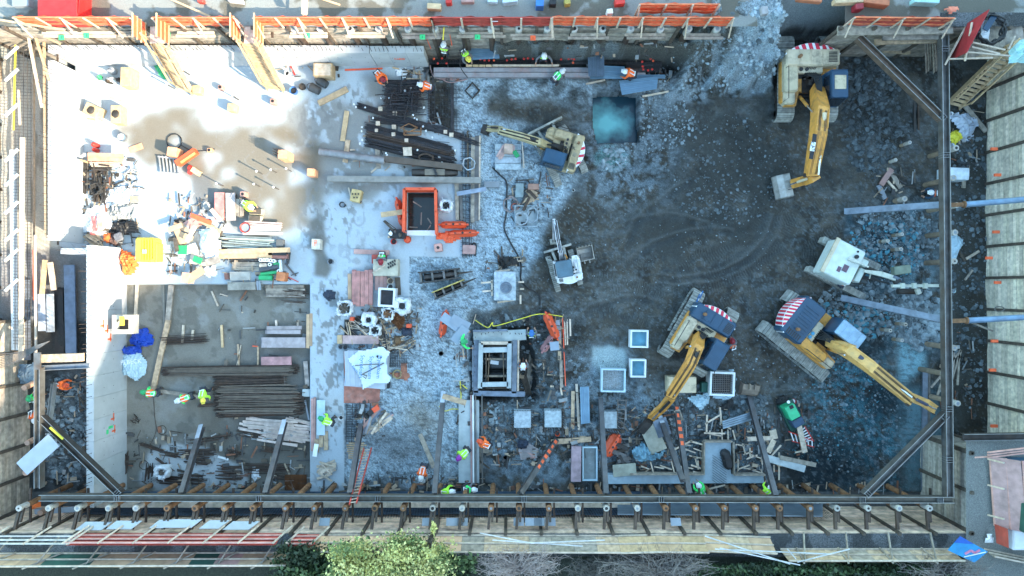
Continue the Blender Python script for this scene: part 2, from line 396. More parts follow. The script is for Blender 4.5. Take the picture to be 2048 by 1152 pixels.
rub(pm([(1690,415),(1880,420),(1870,560),(1760,560),(1690,500)],20,30),.9,(.06,.14,.19))
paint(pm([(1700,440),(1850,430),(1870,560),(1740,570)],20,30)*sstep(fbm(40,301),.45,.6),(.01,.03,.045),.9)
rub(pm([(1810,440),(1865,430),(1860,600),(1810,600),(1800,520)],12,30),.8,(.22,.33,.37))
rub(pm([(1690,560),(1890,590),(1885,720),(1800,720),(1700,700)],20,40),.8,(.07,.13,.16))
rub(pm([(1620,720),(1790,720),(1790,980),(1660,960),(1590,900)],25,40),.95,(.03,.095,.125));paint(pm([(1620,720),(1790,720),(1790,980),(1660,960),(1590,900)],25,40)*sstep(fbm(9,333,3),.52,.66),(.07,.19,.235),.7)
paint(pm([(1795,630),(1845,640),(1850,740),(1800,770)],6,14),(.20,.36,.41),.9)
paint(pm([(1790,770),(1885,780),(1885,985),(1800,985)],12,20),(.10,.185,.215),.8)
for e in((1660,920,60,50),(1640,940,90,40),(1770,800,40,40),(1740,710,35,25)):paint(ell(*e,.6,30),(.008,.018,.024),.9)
mm=sstep(fbm(7,921,3),.55,.7)*sstep(n_big,.38,.55);paint(mm,(.10,.12,.13),.4);paint(sstep(fbm(5,931,2),.66,.74),(.15,.18,.195),.45);paint(sstep(fbm(12,941,3,5),.58,.7),(.03,.034,.035),.5)
def tread(cx,cy,r_,a0,a1,sep=62,w_=9):
 global Hh
 th=np.arctan2(GY-cy,GX-cx);rr=np.hypot(GX-cx,GY-cy)+WX*8
 for r0 in(r_,r_+sep):
  k=(np.abs(rr-r0)<w_)*(th>a0)*(th<a1)*sstep(fbm(30,977,3),.35,.55);b_=.5+.5*np.sin(th*r0*1.15)
  paint(blur(k,2.5)*b_,(.022,.02,.017),.6);paint(k*(1-b_),(.10,.105,.10),.35);Hh-=blur(k,3)*(.03+.04*b_)
for a_ in((1360,330,120,.1,2.2),(1360,330,190,.3,1.9),(1500,720,230,-2.5,-1.2),(1240,640,60,-1.9,.6),(1700,200,260,1.7,2.7),(1150,900,290,-1.5,-.7),(1480,200,260,.9,2.0),(1600,900,330,-2.2,-1.5),(1250,200,300,.5,1.3)):tread(*a_)
for e in((1440,330,130,120),(1590,290,110,110),(1740,190,60,90),(1080,190,90,30),(1060,250,50,18),(1400,460,160,60),(1480,120,1,1)):
 m=ell(*e,.4,60);paint(m*sstep(n_mid,.3,.55),(.036,.037,.034),.85);Hh+=m*(fbm(14,66,3)-.45)*.2
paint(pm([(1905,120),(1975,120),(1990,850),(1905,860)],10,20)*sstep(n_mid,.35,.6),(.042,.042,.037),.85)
for(cx,cy,r_,a0,a1)in((1370,400,170,.15,1.9),(1370,400,190,.15,1.9),(1420,640,210,-2.6,-1.3),(1260,700,120,-2.9,-.9),(1500,560,260,-2.9,-2.1),(1330,560,150,-2.5,-.8)):
 rr=np.hypot(GX-cx+WX*12,(GY-cy)*1.2+WY*12);th=np.arctan2(GY-cy,GX-cx)
 k=np.exp(-((rr-r_)/6.)**2)*((th>a0)&(th<a1));Hh-=k*.07;paint(k,(.035,.042,.046),.4)
 k=np.exp(-((rr-r_-12)/4.)**2)*((th>a0)&(th<a1));Hh+=k*.08;paint(k,(.12,.13,.13),.3)
for(x1,y1,x2,y2)in((1440,560,1560,480),(1455,572,1575,492),(1150,620,1260,640),(1180,720,1330,560),(1480,640,1540,590)):
 L_=math.hypot(x2-x1,y2-y1);u=((GX-x1)*(x2-x1)+(GY-y1)*(y2-y1))/L_;v=(-(GX-x1)*(y2-y1)+(GY-y1)*(x2-x1))/L_
 k=((u>0)&(u<L_))*np.exp(-((v+WX*10)/9.)**2);paint(k*(.5+.5*np.sin(u*1.3)),(.03,.036,.04),.55);Hh-=k*.05
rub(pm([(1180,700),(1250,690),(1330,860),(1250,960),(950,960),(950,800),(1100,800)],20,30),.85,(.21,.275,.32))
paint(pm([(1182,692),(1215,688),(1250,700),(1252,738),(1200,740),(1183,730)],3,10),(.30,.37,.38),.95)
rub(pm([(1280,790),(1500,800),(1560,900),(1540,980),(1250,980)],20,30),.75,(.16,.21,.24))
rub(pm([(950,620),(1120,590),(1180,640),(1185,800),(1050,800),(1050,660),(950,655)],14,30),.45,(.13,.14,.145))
slab=pm([(100,80),(860,80),(860,240),(905,262),(925,262),(925,515),(818,515),(818,600),(690,640),(690,990),(620,990),(620,568),(245,568),(118,492),(100,492)])
paint(slab,(0.37,0.42,0.46));SP=SP*(1-slab)+slab*.12;Hh=Hh*(1-slab)
paint(slab*sstep(n_mid,.5,.7),(.34,.35,.355),.5)
sunk=pm(rc(245,568,620,985))
paint(sunk,(0.185,0.17,0.145));SP=SP*(1-sunk)+sunk*.15;Hh=Hh*(1-sunk)-.45*sunk
paint(sunk*sstep(n_big,.45,.6),(.12,.108,.09),.8);paint(sunk*sstep(n_mid,.55,.7),(.25,.25,.24),.5);paint(sunk*sstep(fbm(22,515,4),.56,.64),(.10,.09,.075),.5)
paint(sunk*ell(540,780,90,100,.5,30),(.10,.10,.10),.7)
paint(sunk*ell(590,900,90,60,.6,40),(.085,.08,.07),.75)
paint(sunk*pm([(290,905),(330,890),(400,900),(490,940),(480,975),(270,980),(275,940)],3,18),(.42,.44,.45),.95)
wet=pm([(560,215),(640,200),(700,215),(760,160),(850,210),(860,300),(930,350),(800,380),(640,400),(600,300),(540,290)],4,30)
paint(wet*slab*sstep(fbm(25,411,4),.34,.46),(.20,.195,.18),.85)
wet2=pm([(240,250),(300,225),(390,200),(410,260),(520,240),(640,270),(650,440),(520,480),(420,430),(380,360),(300,350),(250,300)],6,25)
paint(blur(wet2*sstep(fbm(34,431,4),.24,.48),6)*slab,(.15,.122,.085),.9)
paint(pm([(385,350),(420,350),(440,430),(385,425)],3,5)*slab,(.13,.13,.13),.8)
paint(pm([(622,440),(645,425),(655,470),(652,500),(665,540),(655,556),(628,552),(632,510),(618,480)],2,6),(.135,.125,.11),.95)
paint(pm([(720,150),(860,140),(860,240),(760,240)],5,20)*slab,(.17,.165,.15),.6)
paint(pm([(640,355),(800,360),(810,420),(700,400),(640,400)],5,20)*slab*sstep(fbm(18,471,3),.4,.5),(.21,.20,.19),.8)
spl=sstep(fbm(9,511,3,14),.57,.63)*(pm([(625,560),(690,560),(690,900),(625,900)],10,10)+pm([(600,380),(720,380),(720,440),(620,520),(600,470)],12,20)+pm([(560,250),(700,160),(740,190),(600,300)],12,20)+.5*pm(rc(680,460,800,640),20,20))
paint(np.clip(spl,0,1)*slab,(.17,.17,.165),.85)
cr=np.abs(fbm(120,611,3)-.5);paint(slab*(1-sstep(cr,.0015,.005)),(.2,.2,.2),.5)
lf=pm(rc(60,640,182,1000),4,4);paint(lf,(.035,.035,.035));rub(lf*pm(rc(90,740,178,985),10,20),.75,(.14,.16,.175),.1)
paint(pm(rc(-60,60,118,500),2,2),(.42,.39,.34));paint(pm(rc(60,60,118,500))*sstep(fbm(20,711,3,90),.45,.6),(.20,.175,.14),.8)
paint(pm(rc(-60,500,118,640),4,4),(.25,.25,.26));paint(pm(rc(90,495,182,640),4,4),(.14,.14,.14))
tr=pm([(850,96),(1010,100),(1330,102),(1400,118),(1440,130),(1330,142),(850,140)],4,5)
Hh=Hh*(1-tr)-1.2*tr;paint(tr,(.03,.034,.036),.95)
bank=pm([(985,60),(1460,60),(1430,150),(1400,150),(1330,128),(985,127)],2.5,5)
Hh=Hh*(1-bank)+bank*(2.5+(fbm(30,808,4)-.5)*1.5);paint(bank,(.11,.105,.09),.9);paint(bank*sstep(fbm(24,818,4),.5,.65),(.20,.235,.25),.7)
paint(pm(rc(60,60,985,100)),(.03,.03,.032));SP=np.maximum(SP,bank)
ramp=pm([(1370,40),(1512,40),(1545,185),(1330,205),(1360,140)],5,8)
rub(ramp,.95,(.26,.31,.34),.2);paint(pm([(1440,60),(1512,60),(1530,140),(1460,150)],10,15),(.38,.48,.55),.7)
Hh=Hh*(1-ramp)+ramp*(4.5*np.clip((190-GY+(fbm(40,838,3)-.5)*60)/105,0,1)+(fbm(26,828,4)-.5)*.5)
r2=pm([(1490,-20),(1720,-20),(1720,74),(1512,74)],2,4)
Hh=Hh*(1-r2)+r2*(4.48*np.clip((72-GY)/88,0,1)**.6);paint(r2,(.23,.25,.25),.9);paint(r2*sstep(fbm(24,848,4)+(GY-62)/60,.5,.7),(.06,.055,.048),.9)
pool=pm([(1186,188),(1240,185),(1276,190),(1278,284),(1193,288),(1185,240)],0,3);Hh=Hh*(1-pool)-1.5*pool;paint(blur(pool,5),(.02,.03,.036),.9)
opit=pm(rc(815,384,874,464));Hh=Hh*(1-opit)-1.3*opit;paint(opit,(.03,.03,.028))
sh=pm([(945,668),(1060,655),(1075,800),(945,798)],2,4);Hh=Hh*(1-sh)-1.6*sh;paint(sh,(.045,.047,.045))
shr=pm([(935,625),(1090,615),(1105,690),(1095,800),(1060,815),(945,800)],5,10)*(1-sh);Hh-=shr*.5;paint(shr,(.06,.062,.06),.8)
rub(shr,.5,(.15,.17,.175))
shc=pm(rc(972,690,1018,776));Hh-=shc*2.0
lshaft=pm(rc(122,92,150,150));Hh-=lshaft*1.5;paint(lshaft,(.02,.02,.02))
bb=pm(rc(60,985,1905,1120));paint(bb,(.11,.11,.11),.8);Hh*=(1-bb)
def gz(px,py):
 i=int(np.clip((px-X0)/ST,0,NX-1));j=int(np.clip((py-Y0)/ST,0,NY-1));return float(Hh[j,i])
def grid_obj(name,Hm,Cm,SPm,matl):
 me=bpy.data.meshes.new(name);ny,nx=Hm.shape
 vs=np.stack([(GX-1024)/S,(576-GY)/S,Hm],-1).reshape(-1,3)
 idx=np.arange(ny*nx).reshape(ny,nx);q=np.stack([idx[:-1,:-1],idx[1:,:-1],idx[1:,1:],idx[:-1,1:]],-1).reshape(-1,4)
 me.vertices.add(len(vs));me.vertices.foreach_set('co',vs.ravel().astype(np.float32))
 me.loops.add(q.size);me.loops.foreach_set('vertex_index',q.ravel().astype(np.int32))
 me.polygons.add(len(q));me.polygons.foreach_set('loop_start',np.arange(0,q.size,4,dtype=np.int32))
 me.polygons.foreach_set('use_smooth',np.ones(len(q),bool))
 me.update(calc_edges=True)
 a=me.attributes.new('Col','FLOAT_COLOR','POINT')
 a.data.foreach_set('color',np.concatenate([np.clip(Cm,0,1),SPm[...,None]],-1).astype(np.float32).ravel())
 me.materials.append(matl);o=bpy.data.objects.new(name,me);COL.objects.link(o);return o
def ground_mat(name,attr=True,col=(.3,.3,.3),sp=.3,col2=None):
 m=bpy.data.materials.new(name);m.use_nodes=True;N=m.node_tree.nodes;L=m.node_tree.links;b=N['Principled BSDF']
 b.inputs['Roughness'].default_value=.85;b.inputs['Specular IOR Level'].default_value=.3
 a=N.new('ShaderNodeAttribute');a.attribute_name='Col';g=N.new('ShaderNodeNewGeometry')
 n1=N.new('ShaderNodeTexNoise');n1.inputs['Scale'].default_value=14;n1.inputs['Detail'].default_value=5;n1.inputs['Roughness'].default_value=.75
 v1=N.new('ShaderNodeTexVoronoi');v1.inputs['Scale'].default_value=30;v1.inputs['Randomness'].default_value=1
 for n in(n1,v1):L.new(g.outputs['Position'],n.inputs['Vector'])
 sub=N.new('ShaderNodeMath');sub.operation='ADD';
 r1=N.new('ShaderNodeMapRange');r1.inputs[1].default_value=.3;r1.inputs[2].default_value=.7;r1.inputs[3].default_value=-.5;r1.inputs[4].default_value=.5
 r2=N.new('ShaderNodeSeparateColor');L.new(v1.outputs['Color'],r2.inputs[0])
 r3=N.new('ShaderNodeMath');r3.operation='SUBTRACT';r3.inputs[1].default_value=.5;L.new(r2.outputs[0],r3.inputs[0])
 L.new(n1.outputs['Fac'],r1.inputs[0]);L.new(r1.outputs[0],sub.inputs[0]);L.new(r3.outputs[0],sub.inputs[1])
 ml=N.new('ShaderNodeMath');ml.operation='MULTIPLY_ADD';ml.inputs[2].default_value=1.0;L.new(sub.outputs[0],ml.inputs[0])
 sp_=N.new('ShaderNodeMath');sp_.operation='MULTIPLY';sp_.inputs[1].default_value=1.0
 if attr:L.new(a.outputs['Alpha'],sp_.inputs[0])
 else:sp_.inputs[0].default_value=sp
 L.new(sp_.outputs[0],ml.inputs[1])
 vm=N.new('ShaderNodeVectorMath');vm.operation='SCALE';L.new(ml.outputs[0],vm.inputs['Scale'])
 if attr:L.new(a.outputs['Color'],vm.inputs[0])
 elif col2:
  n5=N.new('ShaderNodeTexNoise');n5.inputs['Scale'].default_value=.45;n5.inputs['Detail'].default_value=6;L.new(g.outputs['Position'],n5.inputs['Vector'])
  r5=N.new('ShaderNodeMapRange');r5.inputs[1].default_value=.49;r5.inputs[2].default_value=.53;L.new(n5.outputs['Fac'],r5.inputs[0])
  m5=N.new('ShaderNodeMix');m5.data_type='RGBA';m5.inputs[6].default_value=(*col,1);m5.inputs[7].default_value=(*col2,1);L.new(r5.outputs[0],m5.inputs[0]);L.new(m5.outputs[2],vm.inputs[0])
 else:vm.inputs[0].default_value=col
 L.new(vm.outputs[0],b.inputs['Base Color'])
 bp=N.new('ShaderNodeBump');bp.inputs['Distance'].default_value=.045;L.new(sub.outputs[0],bp.inputs['Height']);L.new(sp_.outputs[0],bp.inputs['Strength'])
 L.new(bp.outputs[0],b.inputs['Normal']);return m
gm=ground_mat('pit_ground_material')
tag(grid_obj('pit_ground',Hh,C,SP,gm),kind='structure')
def zone(name,polys,m,z=D,skirt=None):
 mb=MB(0)
 for p in polys:mb.add([W(x,y,z)if max(abs(x),abs(y))<9000 else None for x,y in p],[tuple(range(len(p)))],1.0)
 mb.f=[tuple(reversed(f))if(Vector(mb.v[f[1]])-Vector(mb.v[f[0]])).cross(Vector(mb.v[f[2]])-Vector(mb.v[f[0]])).z<0 else f for f in mb.f]
 return tag(mb.build(name,m),kind='structure')
streetm=ground_mat('street_concrete',False,(.22,.22,.205),.16,(.115,.105,.085))
soilm=ground_mat('black_gravel',False,(.07,.072,.075),.9,(.15,.155,.165))
sidem=ground_mat('sidewalk_concrete',False,(.22,.27,.29),.1)
gap0,gap1=1515,1690
zone('street',[[(-900,-1500),(3000,-1500),(3000,-90),(-900,-90)],[(-900,-90),(gap0,-90),(gap0,25),(-900,25)],[(gap1,-90),(3000,-90),(3000,25),(gap1,25)],[(-900,25),(gap0,25),(gap0,53),(-900,53)],[(gap1,25),(1880,25),(1880,53),(gap1,53)]],streetm)
zone('verge',[[(-900,1067),(-62,1067),(1932,1067),(1932,1113),(-900,1113)]],soilm)
zone('planting_bed',[[(-900,1113),(1932,1113),(1932,2600),(-900,2600)]],ground_mat('dark_leaf_litter',False,(.035,.04,.03),.8))
zone('pavement',[[(1932,880),(3000,880),(3000,2600),(1932,2600)]],ground_mat('dusty_pavement',False,(.20,.20,.185),.45))
zone('east_bank',[[(2086,53),(3000,53),(3000,880),(2086,880)],[(1880,25),(3000,25),(3000,53),(1880,53)]],soilm)
zone('west_bank',[[(-900,53),(-128,53),(-128,640),(-900,640)],[(-900,640),(-62,640),(-62,1067),(-900,1067)]],soilm)
# ---------------------------------------------------------------- pools
def watersheet(name,poly,z,m):
 mb=MB(0);mb.add([W(x,y,0)+Vector((0,0,z))for x,y in poly],[tuple(range(len(poly)))][:1],1.0)
 mb.f=[tuple(reversed(f))for f in mb.f];return tag(mb.build(name,m),kind='structure')
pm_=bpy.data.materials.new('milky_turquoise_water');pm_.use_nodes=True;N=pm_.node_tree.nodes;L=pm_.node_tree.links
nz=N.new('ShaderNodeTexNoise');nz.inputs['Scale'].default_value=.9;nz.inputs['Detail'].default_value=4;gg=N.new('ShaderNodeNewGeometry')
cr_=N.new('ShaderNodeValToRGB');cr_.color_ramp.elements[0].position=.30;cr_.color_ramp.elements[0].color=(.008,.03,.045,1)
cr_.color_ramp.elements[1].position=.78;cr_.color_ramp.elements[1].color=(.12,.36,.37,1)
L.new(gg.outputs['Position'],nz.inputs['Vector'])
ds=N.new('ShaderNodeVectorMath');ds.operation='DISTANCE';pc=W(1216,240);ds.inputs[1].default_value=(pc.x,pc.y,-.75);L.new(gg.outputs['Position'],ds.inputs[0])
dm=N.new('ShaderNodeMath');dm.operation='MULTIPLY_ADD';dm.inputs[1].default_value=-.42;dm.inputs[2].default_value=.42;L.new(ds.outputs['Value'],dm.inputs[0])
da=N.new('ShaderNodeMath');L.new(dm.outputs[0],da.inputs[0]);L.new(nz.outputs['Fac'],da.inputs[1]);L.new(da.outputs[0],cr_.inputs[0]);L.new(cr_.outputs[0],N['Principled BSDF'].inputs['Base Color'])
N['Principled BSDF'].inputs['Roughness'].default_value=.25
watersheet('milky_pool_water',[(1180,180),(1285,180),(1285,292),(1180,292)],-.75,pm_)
watersheet('pit_water',[(812,380),(878,380),(878,468),(812,468)],-.5,water_dark)
watersheet('shaft_water',[(965,680),(1025,680),(1025,782),(965,782)],-2.6,water_dark)
# ---------------------------------------------------------------- the building whose roof shades the pit
def tower():
 off=Vector((AZV.x,AZV.y))*85;hb=85*math.tan(R(ELEV))
 fp=[Vector((-12.47,60)),Vector((-12.47,3.4)),Vector((-30.1,-3.9)),Vector((-85,-26.6)),Vector((-85,-70)),Vector((60,-70)),Vector((60,60))]
 fp=[p+off for p in fp]
 t=thing('tower_block','tall grey office block standing southeast of the pit, casting its shade over the site','building',(fp[1].x,fp[1].y,D))
 mb=MB(0);mb.prism([(p.x,p.y)for p in fp],0,hb,1.0);mb.build('wall',mat('block_wall',(.22,.22,.22),.8),t)
 wb=MB(.1)
 for a,b in zip(fp,fp[1:]+fp[:1]):
  d=(b-a);l=d.length;d/=l;nrm=Vector((d.y,-d.x))
  cen=(a+b)/2
  for kz in range(1,14):
   z=D+kz*3.5
   for s_ in(1,-1):
    p=cen+nrm*.05*s_
    wb.box((p.x,p.y,z),l-1,.12,1.7,math.atan2(d.y,d.x),1.0)
 wb.build('window',glass,t)
tower()
# ---------------------------------------------------------------- shoring walls (timber lagging between soldier piles)
def P2(px,py):return Vector(((px-1024)/S,(576-py)/S))
def lag_wall(label,a,b,nrm,top=D,pile_px=None,m=wood,bh=.24,ztop_boards=True,gap=.025):
 """a,b world xy of the base line; nrm points into the pit"""
 A=P2(*a);B=P2(*b);d=(B-A);L_=d.length;d/=L_;nrm=Vector(nrm)
 t=thing('retaining_wall',label,'retaining wall',(A.x,A.y,0));ang=math.atan2(d.y,d.x)
 n=max(1,round(L_/1.85));bay=L_/n;mb=MB(.22)
 for i in range(n):
  for k in range(int((top+.5)/bh)):
   z=-.5+bh*(k+.5);c=A+d*bay*(i+.5)-nrm*(.10+rnd.uniform(0,.03))
   mb.box((c.x,c.y,z),bay-.1+rnd.uniform(-.02,.08),.08,bh-gap*rnd.uniform(.2,1.6),ang)
 mb.build('lagging',m,t)
 for i in range(n+1):
  c=A+d*bay*i;pb=MB(.1)
  pb.beam(Vector((c.x-nrm.x*.04,c.y-nrm.y*.04,-.5)),Vector((c.x-nrm.x*.04,c.y-nrm.y*.04,top+.12)),.16,.16)
  pb.build('soldier_pile',darkwood,t)
 return t
lag_wall('weathered timber lagging wall along the lower edge of the pit',(60,1010),(1838,1010),(0,1),m=mat('lower_lagging_wood',(.78,.55,.40),.85,var=.35,scale=3,dirt=.15,dscale=.8))
lag_wall('pale slatted timber lagging wall along the right edge of the pit',(1967,119),(1972,868),(-1,0),m=mat('sunbleached_wood',(.74,.64,.50),.9,var=.25,scale=5,dirt=.2))
lag_wall('brown timber lagging wall along the lower left edge of the pit',(60,640),(60,1010),(1,0),m=mat('brown_wood',(.44,.36,.285),.9,var=.3,scale=4,dirt=.25))
lag_wall('sunlit timber lagging wall along the upper left edge of the pit',(2,119),(2,640),(1,0))
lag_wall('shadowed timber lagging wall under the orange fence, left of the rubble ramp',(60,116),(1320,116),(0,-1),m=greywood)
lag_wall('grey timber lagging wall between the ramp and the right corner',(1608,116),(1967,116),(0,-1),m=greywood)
lag_wall('short timber lagging wall stepping in at the lower right corner',(1838,868),(1838,1010),(-1,0),m=mat('sunbleached_wood2',(.42,.37,.31),.9,var=.25,scale=5,dirt=.2))
lag_wall('timber lagging wall facing up beside the brick pavement',(1838,868),(1972,868),(0,1),top=D,m=greywood)
# --- bottom bench: pale boards, wet membrane, rebar, corrugated strip
def strip(name,mb,m,label,cat,px,py,group=None,z=0):return one(name,mb,m,label,cat,px,py,z,group)
mb=MB(.15)
for i in range(46):
 x=205+i*23.2
 mb.box(W(x,1009,1.7),.66,.34,.03+.01*(i%2))
one('walkway_board',mb,palewood,'run of pale formwork boards laid behind the long lower waler beam','boards',700,1005)
mb=MB(.1)
y0=P2(0,1009).y
for i in range(60):
 xa=205+i*18;mb.beam(Vector((P2(xa,0).x,y0+.05+.05*math.sin(i),1.0)),Vector((P2(xa+18,0).x,y0+.05+.05*math.sin(i+1),1.0)),.03,1.9)
 mb.beam(Vector((P2(xa,0).x,y0+.42,.2)),Vector((P2(xa+18,0).x,y0+.42,.2)),.8,.05)
one('drainage_membrane',mb,membrane,'wet dark blue drainage membrane hung on the lower shoring wall','membrane',700,1015)
mb=MB(.1)
for i in range(290):
 x=P2(175+i*5,0).x;mb.beam(Vector((x,y0+.22,.05)),Vector((x+.25,y0+.16,2.8+rnd.uniform(-.1,.1))),.022,.022)
for k in range(5):
 mb.beam(Vector((P2(175,0).x,y0+.2,.6+k*.38)),Vector((P2(1625,0).x,y0+.2,.6+k*.38)),.02,.02)
one('rebar_curtain',mb,rebarblue,'long curtain of thin rebar standing against the lower shoring wall','rebar',900,1020)
mb=MB(.06)
for i in range(12):mb.beam(W(1235,1005+i*2.1,1.4+.12*i+.04*(i%2)),W(1645,1009+i*2.1,1.4+.12*i+.04*(i%2)),.08,.05)
one('corrugated_ledge',mb,galv,'long pale blue corrugated deck strip beneath the right half of the lower waler','metal deck',1440,1005)
for i,(x0,x1,y)in enumerate(((150,205,1053),(212,265,1051),(298,328,1049),(325,385,1048),(398,440,1050),(445,500,1052))):
 mb=MB(.05);z=4.62;z2=4.3
 a=W(x0,y+8,z);b=W(x1-2,y+8,z);c=W(x1+20,y-9,z2);d_=W(x0+22,y-9,z2)
 mb.quad3(a,b,c,d_,.04)
 one('insulation_panel',mb,mat('grey_foam_panel',(.36,.38,.40),.6,var=.05,dirt=.08),'%s pale grey insulation panel from the left, leaning on the lower lagging wall'%ORD[i],'panel',(x0+x1)/2,y,3,'grey insulation panels on the lower wall')
for i,x in enumerate((845,893,915,1027,1050,1068,1090,1340,640)):
 mb=MB(.05);wd=.9 if i in(1,4)else .55
 mb.quad3(W(x,1036,4.0),W(x,1036,4.0)+Vector((0,-.35,.2)),W(x,1036,4.0)+Vector((wd,-.35,.2)),W(x,1036,4.0)+Vector((wd,0,0)),.04)
 one('foam_block',mb,bluegrey,'%s small dark grey foam block from the left behind the lower rebar curtain'%ORD[i if i<8 else 8],'foam block',x,1042,2.5,'foam blocks behind the rebar')
# --- walers and corner braces: H sections lying on their side
def hbeam(name,label,pts,w_=.42,th=.035,group=None,m=steel,depth=.42,roll=math.pi/2,cat='steel beam',plates=()):
 p,q=[W(*a)for a in pts];mid=(p+q)/2
 t=thing(name,label,cat,mid,0,group)
 mb=MB(.05);mb.ibeam(p,q,depth,w_,th,roll);mb.build('beam_body',m,t)
 d,a,u,l=frame(p,q)
 pb=MB(.1)
 for f in plates:
  c=p.lerp(q,f)
  for k in(-.12,0,.12):pb.beam(c+d*k-a*w_*.5,c+d*k+a*w_*.5,.02,depth*.98)
 eb=MB(.1)
 if roll:
  for k in(-1,1):eb.beam(p+a*0+Vector((-d.y,d.x,0)).normalized()*k*(w_/2-.012)+Vector((0,0,depth/2+.004)),q+Vector((-d.y,d.x,0)).normalized()*k*(w_/2-.012)+Vector((0,0,depth/2+.004)),.028,.012)
  eb.build('flange_edge',mat('light_edge_steel',(.30,.30,.30),.5,.5),t)
 if plates:pb.build('stiffener_plate',mat('light_edge_steel',(.30,.30,.30),.5,.5),t)
 return t
dk=mat('waler_steel',(.12,.11,.095),.55,.45,var=.25,dirt=.3,dcol=(.13,.09,.06))
hbeam('waler_beam','long dark steel waler beam running along the lower side of the pit',((82,994,3.95),(1905,998,3.95)),m=dk,plates=(.085,.24,.37,.53,.68,.90,.985),w_=.33,depth=.4)
hbeam('waler_beam','long upright-running steel waler beam along the right side of the pit',((1886,72,4.0),(1896,992,4.0)),m=steel,plates=(.03,.26,.81,.92),w_=.37)
hbeam('waler_beam','short grey waler beam at the lower left corner running up from the left',((79,735,4.0),(79,975,4.0)),m=steel,w_=.3)
hbeam('corner_brace','diagonal rusty-edged corner brace in the upper right of the pit',((1716,76,3.9),(1887,242,3.9)),m=mat('rust_edged_steel',(.16,.11,.08),.6,.3,var=.3),plates=(.97,),w_=.34)
hbeam('corner_brace','diagonal dark corner brace in the lower right of the pit',((1728,990,3.9),(1890,828,3.9)),m=steel,plates=(.03,.97),w_=.34)
hbeam('corner_brace','diagonal dark corner brace in the lower left of the pit',((84,835,3.9),(243,988,3.9)),m=darksteel,plates=(.97,),w_=.34)
# --- rakers down to the floor
rk=mat('raker_steel',(.10,.098,.105),.5,.4,var=.3,scale=2,dirt=.3,dcol=(.10,.06,.04))
for i,(a,b,lab)in enumerate((((404,852,.2),(364,988,3.9),'dark steel raker rising from the sunken slab beside loose rebar'),((570,842,.2),(531,988,3.9),'dark steel raker crossing the pile of pale lumber'),((722,850,.2),(700,988,3.9),'dark steel raker beside the red ladder'),((887,785,.2),(869,988,3.9),'long blue-tinted raker on the gravel left of the central shaft'),((1112,880,.2),(1040,988,3.9),'steel raker sprayed with orange paint standing alone right of the orange-vested worker'),((1201,798,.2),(1212,988,3.9),'tall raker between the tray and the orange barrier'),((1320,835,.2),(1366,962,3.9),'left raker of the close pair beside the footing'),((1352,812,.2),(1378,988,3.9),'right raker of the close pair beside the footing, orange spray on its foot'),((1498,795,.2),(1551,992,3.9),'dark raker right of the concrete footing'))):
 t=hbeam('raker_beam',lab,(a,b),w_=.3,depth=.27,group='inclined rakers along the lower side',roll=0,m=rk)
 p,q=W(*a),W(*b);fb=MB(.05);d,s_,u,l=frame(p,q)
 fb.beam(p+u*.145,p+d*(l*(.22 if i in(0,1,4)else .12))+u*.145,.26,.012)
 if i in(0,1,3,6):fb.build('frosted_end',mat('frosted_steel',(.42,.46,.52),.5,.3,dirt=.1),t)
 elif i in(4,7):
  fb=MB(.1)
  for k in range(6):fb.beam(p+u*.145+d*(.15+k*.45),p+u*.145+d*(.4+k*.45),.2*rnd.uniform(.6,1.2),.012)
  fb.build('spray_paint',orangepaint,t)
hbeam('strut_beam','long purple-grey strut left of the right waler, upper one of two',((1690,423,.3),(1890,409,3.7)),w_=.34,depth=.34,roll=0,m=bluesteel,group='struts to the right waler')
hbeam('strut_beam','long purple-grey strut below the drill rig, lower one of two',((1683,596,.3),(1890,641,3.7)),w_=.34,depth=.34,roll=0,m=bluesteel,group='struts to the right waler')
for(x0,y0_,x1,y1,lab)in((1930,409,2060,398,'upper blue-grey tube strut between the right waler and the right wall'),(1935,641,2060,634,'lower blue-grey tube strut between the right waler and the right wall')):
 t=thing('tube_strut',lab,'tube strut',W(x0,y0_,3.9),0,'tube struts to the right wall')
 mb=MB(.05);mb.tube(W(x0,y0_,3.9),W(x1,y1,4.3),.16,14);mb.build('tube',mat('blue_tube_paint',(.16,.25,.36),.45,.3),t)
 mb=MB(.1);mb.beam(W(1896,y0_+1,3.9),W(x0+2,y0_,3.9),.22,.12);mb.tube(W(x0-3,y0_,3.9),W(x0-.6,y0_,3.9),.19,12);mb.build('jack',rust,t)
mb=MB(.15)
for i in range(9):mb.box(W(84+i*9.6,717-i*.3,3.9),.25,.42,.3)
one('timber_packing',mb,wood,'row of short timber packing blocks topping the beam at the left corner','timber blocks',120,717,3.8)
hbeam('waler_beam','short blue-grey beam lying just under the timber packing blocks at left',((82,736,3.7),(178,731,3.7)),m=bluesteel,w_=.26,depth=.3)
mb=MB(.05);mb.box(W(75,722,4.2),.34,.9,.1);one('bearing_plate',mb,steel,'upright rectangular steel plate where the left beams meet','steel plate',75,722,4.1)
hb=hbeam('grey_post','slim grey box beam leaning beside the left waler',((108,768,1.5),(96,862,3.8)),m=mat('grey_primer',(.25,.24,.235),.6),w_=.22,depth=.22,cat='beam')
